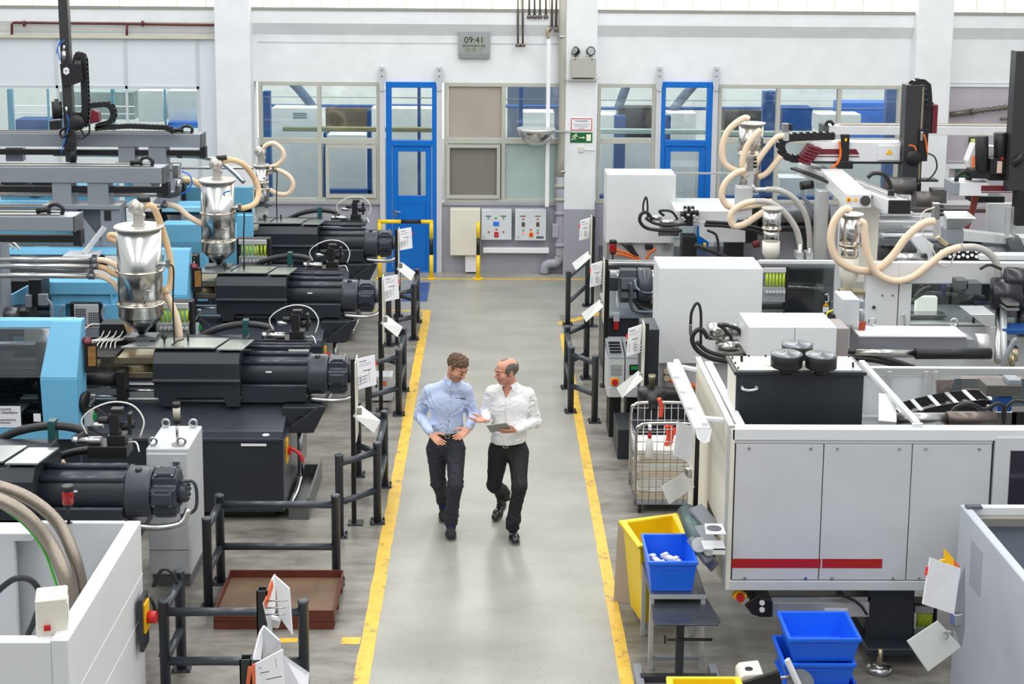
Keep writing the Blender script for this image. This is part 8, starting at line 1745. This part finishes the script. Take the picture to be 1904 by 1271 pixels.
def make_man(label,J,col,hf,hu,opts):
    means={}
    def cap_mesh(s,name,mats,parent,**k):
        o,P_,fs=_old_mesh(s,name,mats,parent,**k); means[name]=P_.mean(0); return o,P_,fs
    SDF.mesh=cap_mesh
    body,sk,L,r,fd,u,R,root=man(label,J,col,hf,hu,opts); fix_origin(body,means['person'],root); tag(body,label,'person')
    hs=opts['hs']
    # shirt
    sm=col['shirtm']; s=SDF(.005,.03); X=Vector((1,0,0))
    ch=J['chest']; pe=J['pelvis']; b_=opts['build']
    ta=opts.get('turn',0.); lat=Vector((math.cos(ta),math.sin(ta),0)); dep=Vector((-math.sin(ta),math.cos(ta),0)); RT=[tuple(lat),tuple(dep),(0,0,1)]
    s.ell(ch+Vector((0,0,.02)),(.165*b_,.115*b_,.17),RT,k=.05); s.ell(ch.lerp(pe,.5)+Vector((0,-opts['belly']*.5,0)),(.148*b_,.108*b_+opts['belly'],.2),RT,k=.06); s.ell(pe+Vector((0,-opts['belly']*.3,.07)),(.152*b_,.112*b_+opts['belly'],.09+opts['hem']),RT,k=.04)
    s.cap(J['shl'].lerp(J['neck'],.12)-Vector((0,0,.01)),J['neck']-Vector((0,0,.035)),.05,.062,k=.05); s.cap(J['shr'].lerp(J['neck'],.12)-Vector((0,0,.01)),J['neck']-Vector((0,0,.035)),.05,.062,k=.05)
    s.cap(J['neck']-Vector((0,0,.07)),J['neck']-Vector((0,0,.005)),.08,.066,k=.03)
    for a,e,w_ in (('shl','ell','wrl'),('shr','elr','wrr')):
        s.cap(J[a]-Vector((0,0,.01)),J[e],.058,.05,k=.035); s.cap(J[e],J[e].lerp(J[w_],.85),.05,.042,k=.02); s.cap(J[e].lerp(J[w_],.8),J[w_],.038,.037,k=.006)
    zh=opts['hemz']; nk=J['neck']
    def cut(Xg,Yg,Zg):
        # open below the hem and inside the collar
        c1=zh+opts.get('hemwave',0)*np.sin((Xg-pe.x)*14)-Zg
        d=np.sqrt((Xg-nk.x)**2+(Yg-(nk.y+.0))**2+0*Zg)-.058; c2=np.minimum(Zg-(nk.z-.06),-d)
        c=np.maximum(c1,c2)
        if opts.get('vneck'):
            vx,vz=opts['vneck']; vv=(Zg-(vz+np.abs(Xg-vx-(Zg-vz)*.15)*2.3)); c=np.maximum(c,np.minimum(vv*.35,(nk.y-.02)-Yg))
        return c
    shirt,SP,SF=s.mesh('shirt',[sm],body,warp=folds(opts['seed'],opts['fold'],[(tuple(J['ell']),.1),(tuple(J['elr']),.1),(tuple(J['shl']-Vector((0,0,.1))),.09),(tuple(J['shr']-Vector((0,0,.1))),.09),(tuple(pe+Vector((0,0,.12))),.14)]),cut=cut); T=bv(SP,SF)
    # collar
    b=MB(); n=28; vs=[]
    nk=nk+Vector((opts['front'][0]*.01,-.008,.022)); g0=opts['gap']; fa=math.atan2(opts['front'][1],opts['front'][0])
    for i in range(n+1):
        a=fa+g0+(2*PI-2*g0)*i/n; e=Vector((math.cos(a),math.sin(a),0)); back=.5-.5*math.cos(a-fa)
        up_=.012+.022*back; drop=-.03+.012*back
        vs+=[nk+e*.064+Vector((0,0,drop)),nk+e*.06+Vector((0,0,up_)),nk+e*.066+Vector((0,0,up_+.004)),nk+e*.08+Vector((0,0,drop+.004))]
    b.add(vs,[(4*i+k,4*i+(k+1)%4,4*i+4+(k+1)%4,4*i+4+k) for i in range(n) for k in range(4)]+[(0,1,2,3),(4*n+3,4*n+2,4*n+1,4*n)],0,True)
    for sgn in (1,-1):
        a=fa+sgn*g0; e=Vector((math.cos(a),math.sin(a),0)); a2=fa+sgn*(g0+.75); e2=Vector((math.cos(a2),math.sin(a2),0)); a3=fa+sgn*(g0+.2); e3=Vector((math.cos(a3),math.sin(a3),0))
        b.sheet([nk+e*.066+Vector((0,0,.012)),nk+e2*.074+Vector((0,0,.014)),nk+e2*.088+Vector((0,0,-.03)),nk+e3*opts['cp']+Vector((0,0,-.062))],.004)
    b.build('collar',sm,shirt,bevel=.001)
    return body,sk,L,r,fd,u,R,root,shirt,T,s
def trousers(body,J,m,opts):
    s=SDF(.005,.03); pe=J['pelvis']; b_=opts['build']; ta=opts.get('turn',0.); lat=Vector((math.cos(ta),math.sin(ta),0)); dep=Vector((-math.sin(ta),math.cos(ta),0)); RT=[tuple(lat),tuple(dep),(0,0,1)]
    s.ell(pe+Vector((0,.01,-.01)),(.158*b_,.118*b_,.13),RT,k=.04); s.ell(pe+Vector((0,0,.06)),(.146*b_,.106*b_,.07),RT,k=.03)
    for a,k_,n_,x in (('hipl','knl','anl',-1),('hipr','knr','anr',1)):
        s.cap(J[a]+Vector((0,0,-.02)),J[k_],.092*b_,.066,k=.035); s.cap(J[k_],J[n_]+Vector((0,0,.05)),.066,.058,k=.03); s.cap(J[n_].lerp(J[k_],.25),J[n_]+Vector((0,.0,-.015)),.056,.06,k=.02)
    zl={}
    top=opts['belt']+.01
    A,B=J['anl'],J['anr']
    def cut(X,Y,Z):
        c=Z-top
        for q in (A,B):
            near=(X-q.x)**2+(Y-q.y)**2<.1**2+0*Z
            c=np.maximum(c,np.where(near,(q.z-.02)-Z,-1))
        return c
    o,TP,TF=s.mesh('trousers',[m],body,warp=folds(opts['seed']+5,.009,[(tuple(J['knl']),.12),(tuple(J['knr']),.12),(tuple(J['anl']+Vector((0,0,.08))),.12),(tuple(J['anr']+Vector((0,0,.08))),.12),(tuple(pe-Vector((0,0,.08))),.12)]),cut=cut); return o,bv(TP,TF)
def eyes(L,sk,body,hs,brow,u,fd,r):
    for x in (-1,1):
        e=MB().ball(L(x*.03,.0895,.003),(.0092*hs,)*3,12); 
        o=e.build('eye',mat('eye_white',(196,184,174),.3),body); MB().ball(L(x*.03,.0985,.001),(.0045*hs,)*3,8).build('iris',mat('eye_dark',(38,28,22),.2),o)
        MB().tube([L(x*.018,.0985,.008),L(x*.03,.101,.0105),L(x*.042,.094,.007)],0.0022*hs,n=6,sub=3).build('eyelid',sk,body)
        MB().tube([L(x*.012,.1035,.026),L(x*.03,.101,.032),L(x*.05,.082,.026)],.0034*hs,n=6,sub=3).build('eyebrow',brow,body)
# ---------------- man in the blue shirt
def J_(**k): return {a:(b if isinstance(b,Vector) else P(*b)) for a,b in k.items()}
tF=G(839,1006); hF=tF+Vector((-.01,.27,0)); tB=G(825,972); hB=tB+Vector((-.01,.25,.05))
Ja=J_(head=(850,682,13.52),neck=(841,706,13.6),chest=(832,752,13.63),pelvis=(829,822,13.66),shl=(798,725,13.68),shr=(867,723,13.6),ell=(781,772,13.78),elr=(880,771,13.68),wrl=(799,802,13.42),wrr=(873,793,13.4),hipl=(811,832,13.68),hipr=(847,832,13.62),knl=(814,898,13.62),knr=(847,900,13.42),anl=hB+Vector((0,-.055,.1)),anr=hF+Vector((0,-.055,.1)))
Ja['knl']=P(815,897,13.7); 
cola=dict(skin=(206,150,122),stubble=(176,128,106),lip=(176,100,92),shirtm=mat('shirt_light_blue',(186,200,230),.7,noise=.02,bump=.15,bscale=30))
SDAB=dict(name='man_a',hs=1.06,build=1.06,belly=0.,hem=0.,hemz=P(830,806,13.55).z,seed=3,fold=.012,gap=.18,front=(.2,-1),cp=.098,belt=P(830,806,13.55).z,turn=.06,
 handl=(Ja['wrl']+Vector((.01,-.015,-.02)),(.72,-.45,-.5),(.2,-.6,.75),(0,.4,.9),(.1,.12,.16,.2),(.35,.2),1.02),
 handr=(Ja['wrr']+Vector((-.01,-.02,-.02)),(-.74,-.46,-.45),(-.15,-.6,.76),(.2,.3,.9),(.1,.12,.15,.2),(.3,.2),1.02))
A_=make_man('man in light blue shirt and dark trousers walking, gesturing with both hands',Ja,cola,(.62,-.68,-.42),(.08,.0,1),SDAB)
body,sk,L,r,fd,u,R,root,shirt,T,_=A_
trm=mat('trousers_charcoal',(44,46,56),.75,noise=.06,bump=.2,bscale=60)
tr,TT=trousers(body,Ja,trm,SDAB)
hairA=mat('hair_brown',(96,70,48),.5,noise=.45,nscale=55,bump=.8,bscale=90)
eyes(L,sk,body,SDAB['hs'],hairA,u,fd,r)
def hairmesh(body,L,r,fd,u,hs,m,c,prims,cutf,amp,seed,name='hair'):
    s=SDF(.0035,.012); R=[tuple(r),tuple(fd),tuple(u)]
    for (x,y,z,a,b,d) in prims: s.ell(L(x,y,z),(a*hs,b*hs,d*hs),R,k=.015)
    c=np.array(c)
    def loc(X,Y,Z):
        X=X-c[0];Y=Y-c[1];Z=Z-c[2]; return [(X*v[0]+Y*v[1]+Z*v[2])/hs for v in (r,fd,u)]
    def warp(X,Y,Z):
        a,b,d=loc(X,Y,Z); return amp*(np.sin(a*170+np.sin(d*140+seed)*1.5)*np.sin(b*150+np.sin(a*120)*1.5)+.6*np.sin(b*310+d*260+a*180))
    def cut(X,Y,Z): return cutf(*loc(X,Y,Z))
    return s.mesh(name,[m],body,warp=warp,cut=cut)[0]
hairmesh(body,L,r,fd,u,SDAB['hs'],hairA,Ja['head'],[(0,-.016,.036,.08,.098,.084),(0,.03,.068,.062,.066,.046),(0,.046,.082,.05,.046,.032),(-.028,.02,.094,.034,.042,.022),(.03,-.02,.09,.038,.046,.024)],
  lambda x,y,z: np.where((np.abs(x)>.058)&(y>.0)&(y<.035),-(z+.012),-(z-(.62*y+.006+.006*np.sin(x*120)+.004*np.sin(x*260+1)))),.0065,1)
# belt, buckle, buttons, pocket
def belt(body,pe,z,b_,m,T,bpx,off=Vector((0,0,0)),h=.034,front_only=False):
    n=40; vs=[]
    for i in range(n):
        a=2*PI*i/n; e=Vector((math.cos(a)*.156*b_,math.sin(a)*.116*b_,0)); c=Vector((pe.x,pe.y,z))+off
        vs+=[c+e-Vector((0,0,h/2)),c+e+Vector((0,0,h/2)),c+e*.93+Vector((0,0,h/2)),c+e*.93-Vector((0,0,h/2))]
    b=MB(); b.add(vs,[(4*i+k,4*i+(k+1)%4,4*((i+1)%n)+(k+1)%4,4*((i+1)%n)+k) for i in range(n) for k in range(4)],0,True); o=b.build('belt',m,body)
    c=P(*bpx,pe.y-.116*b_-.004); MB().frame(c.x-.024,c.x+.024,c.z-.018,c.z+.018,.006,c.y-.006,c.y-.001).build('buckle',STEEL,o); return o
bm_=mat('belt_dark_leather',(34,26,24),.4)
belt(body,Ja['pelvis'],P(832,811,13.53).z,1.06,bm_,T,(832,811))
b=MB()
for x,y in ((839,724),(839,742),(837,760),(835,778),(831,796)):
    p,nn=front(T,x,y,.001); b.cyl(p,p-Vector((0,.004,0)),.006,n=10)
builds(b,'button',PAPER,shirt)
strip(T,[(838,722),(838.5,735),(838,750),(836,770),(833,790),(830,804)],.004,'placket_seam',mat('seam_blue',(120,142,196),.7),shirt)
strip(T,[(848,740),(857,740.5),(866,741)],.014,'pocket_edge',mat('pocket_grey_brown',(110,96,110),.7),shirt)
suede=mat('shoe_black_suede',(34,32,34),.8); shoe(body,tF,hF,.09,suede,mat('sole_grey',(92,96,104),.6),mat('lace_blue',(40,60,150),.6),1); shoe(body,tB,hB,.09,suede,mat('sole_grey',(92,96,104)),mat('lace_blue',(40,60,150)),-1)
# ---------------- man in the white shirt
tF=G(959,1014); hF=tF+Vector((-.03,.27,0)); tB=G(920,970); hB=tB+Vector((.1,.2,.09))
Jb=J_(head=(942,689,13.55),neck=(947,713,13.62),chest=(949,757,13.63),pelvis=(945,828,13.68),shl=(914,727,13.62),shr=(983,731,13.66),ell=(904,768,13.72),elr=(996,783,13.74),wrl=(904,779,13.42),wrr=(961,798,13.32),hipl=(927,838,13.7),hipr=(964,838,13.66),knl=(919,901,13.74),knr=(966,905,13.44),anl=hB+Vector((-.01,-.03,.1)),anr=hF+Vector((0,-.055,.1)))
colb=dict(skin=(208,150,126),stubble=(196,138,116),lip=(172,98,90),shirtm=mat('shirt_white_cotton',(236,236,238),.7,noise=.01,bump=.15,bscale=30))
tabc=P(927,794,13.1)
SDB=dict(name='man_b',hs=1.06,build=1.12,belly=.03,hem=.03,hemz=P(945,826,13.55).z,hemwave=.008,vneck=(P(940,742,13.5).x,P(940,744,13.5).z),seed=11,fold=.012,gap=.42,front=(-.25,-1),cp=.105,belt=P(945,824,13.55).z,turn=-.08,
 handl=(Jb['wrl']+Vector((-.01,-.02,.0)),(-.85,-.45,.1),(.0,-.2,.97),(-.2,.9,.3),(.12,.22,.3,.38),(.4,.1),1.02),
 handr=(Jb['wrr']+Vector((-.015,-.02,-.002)),(-.9,-.42,.03),(-.05,.62,.78),(.1,.3,.9),(.12,.14,.16,.2),(.5,.3),1.02))
B_=make_man('man in white shirt and black trousers walking, holding a grey tablet',Jb,colb,(-.88,-.42,-.12),(.05,0,1),SDB)
body,sk,L,r,fd,u,R,root,shirt,T,_=B_
tr,TT=trousers(body,Jb,mat('trousers_black',(24,24,27),.75,noise=.06,bump=.2,bscale=60),SDB)
hairB=mat('hair_grey_brown',(98,88,82),.6,noise=.35,nscale=60,bump=.8,bscale=90)
eyes(L,sk,body,SDB['hs'],hairB,u,fd,r)
hairmesh(body,L,r,fd,u,SDB['hs'],hairB,Jb['head'],[(0,-.02,.026,.083,.1,.084)],
  lambda x,y,z: np.where((z>.055)&(np.abs(x)<.06),.01,np.maximum(-(z-(.75*y-.03)), np.where(y>.05-.25*np.maximum(z,0),.01,-1))),.002,2)
hairmesh(body,L,r,fd,u,SDB['hs'],mat('hair_thin_top',(132,112,100),.6,noise=.3,nscale=60),Jb['head'],[(0,.0,.1,.026,.05,.02)],lambda x,y,z:-1+0*z,.0025,4,'hair_top')
for x in (-1,1): MB().ball(L(x*.073,.022,-.018),(.006,.008,.02),8).build('sideburn',hairB,body)
belt(body,Jb['pelvis'],P(945,826,13.53).z-.01,1.1,bm_,T,(940,829))
strip(T,[(940,747),(940,760),(940,780),(938,800),(936,820)],.004,'placket_seam',mat('seam_pale_grey',(206,206,212),.7),shirt)
b=MB()
for x,y in ((941,752),(940,770),(939,790)):
    p,nn=front(T,x,y,.001); b.cyl(p,p-Vector((0,.004,0)),.006,n=10)
builds(b,'button',mat('button_pearl',(216,216,220),.4),shirt)
lea=mat('shoe_black_leather',(26,26,28),.16,coat=.4); slm=mat('sole_pale_welt',(120,116,108),.6)
shoe(body,tF,hF,.09,lea,slm,BLACK,1); shoe(body,tB,hB,.09,lea,slm,BLACK,-1)
# tablet held in his left hand
q=[P(904,790.5,13.1),P(942,785.5,13.17),P(950,796.5,13.28),P(912,803.5,13.21)]; c=sum(q,Vector())/4
t=MB().sheet([p-c for p in q],.009); o=t.build('tablet',mat('tablet_grey_cover',(150,152,148),.4),None,bevel=.003,seg=2); o.location=c; tag(o,'grey tablet computer held in the left hand of the man in the white shirt','tablet')
n_=(q[1]-q[0]).cross(q[2]-q[0]).normalized(); n_=n_ if n_.z>0 else -n_
MB().sheet([(c+(p-c)*.9)-c+n_*.006 for p in q],.001).build('screen',mat('tablet_screen',(60,64,70),.15),o)
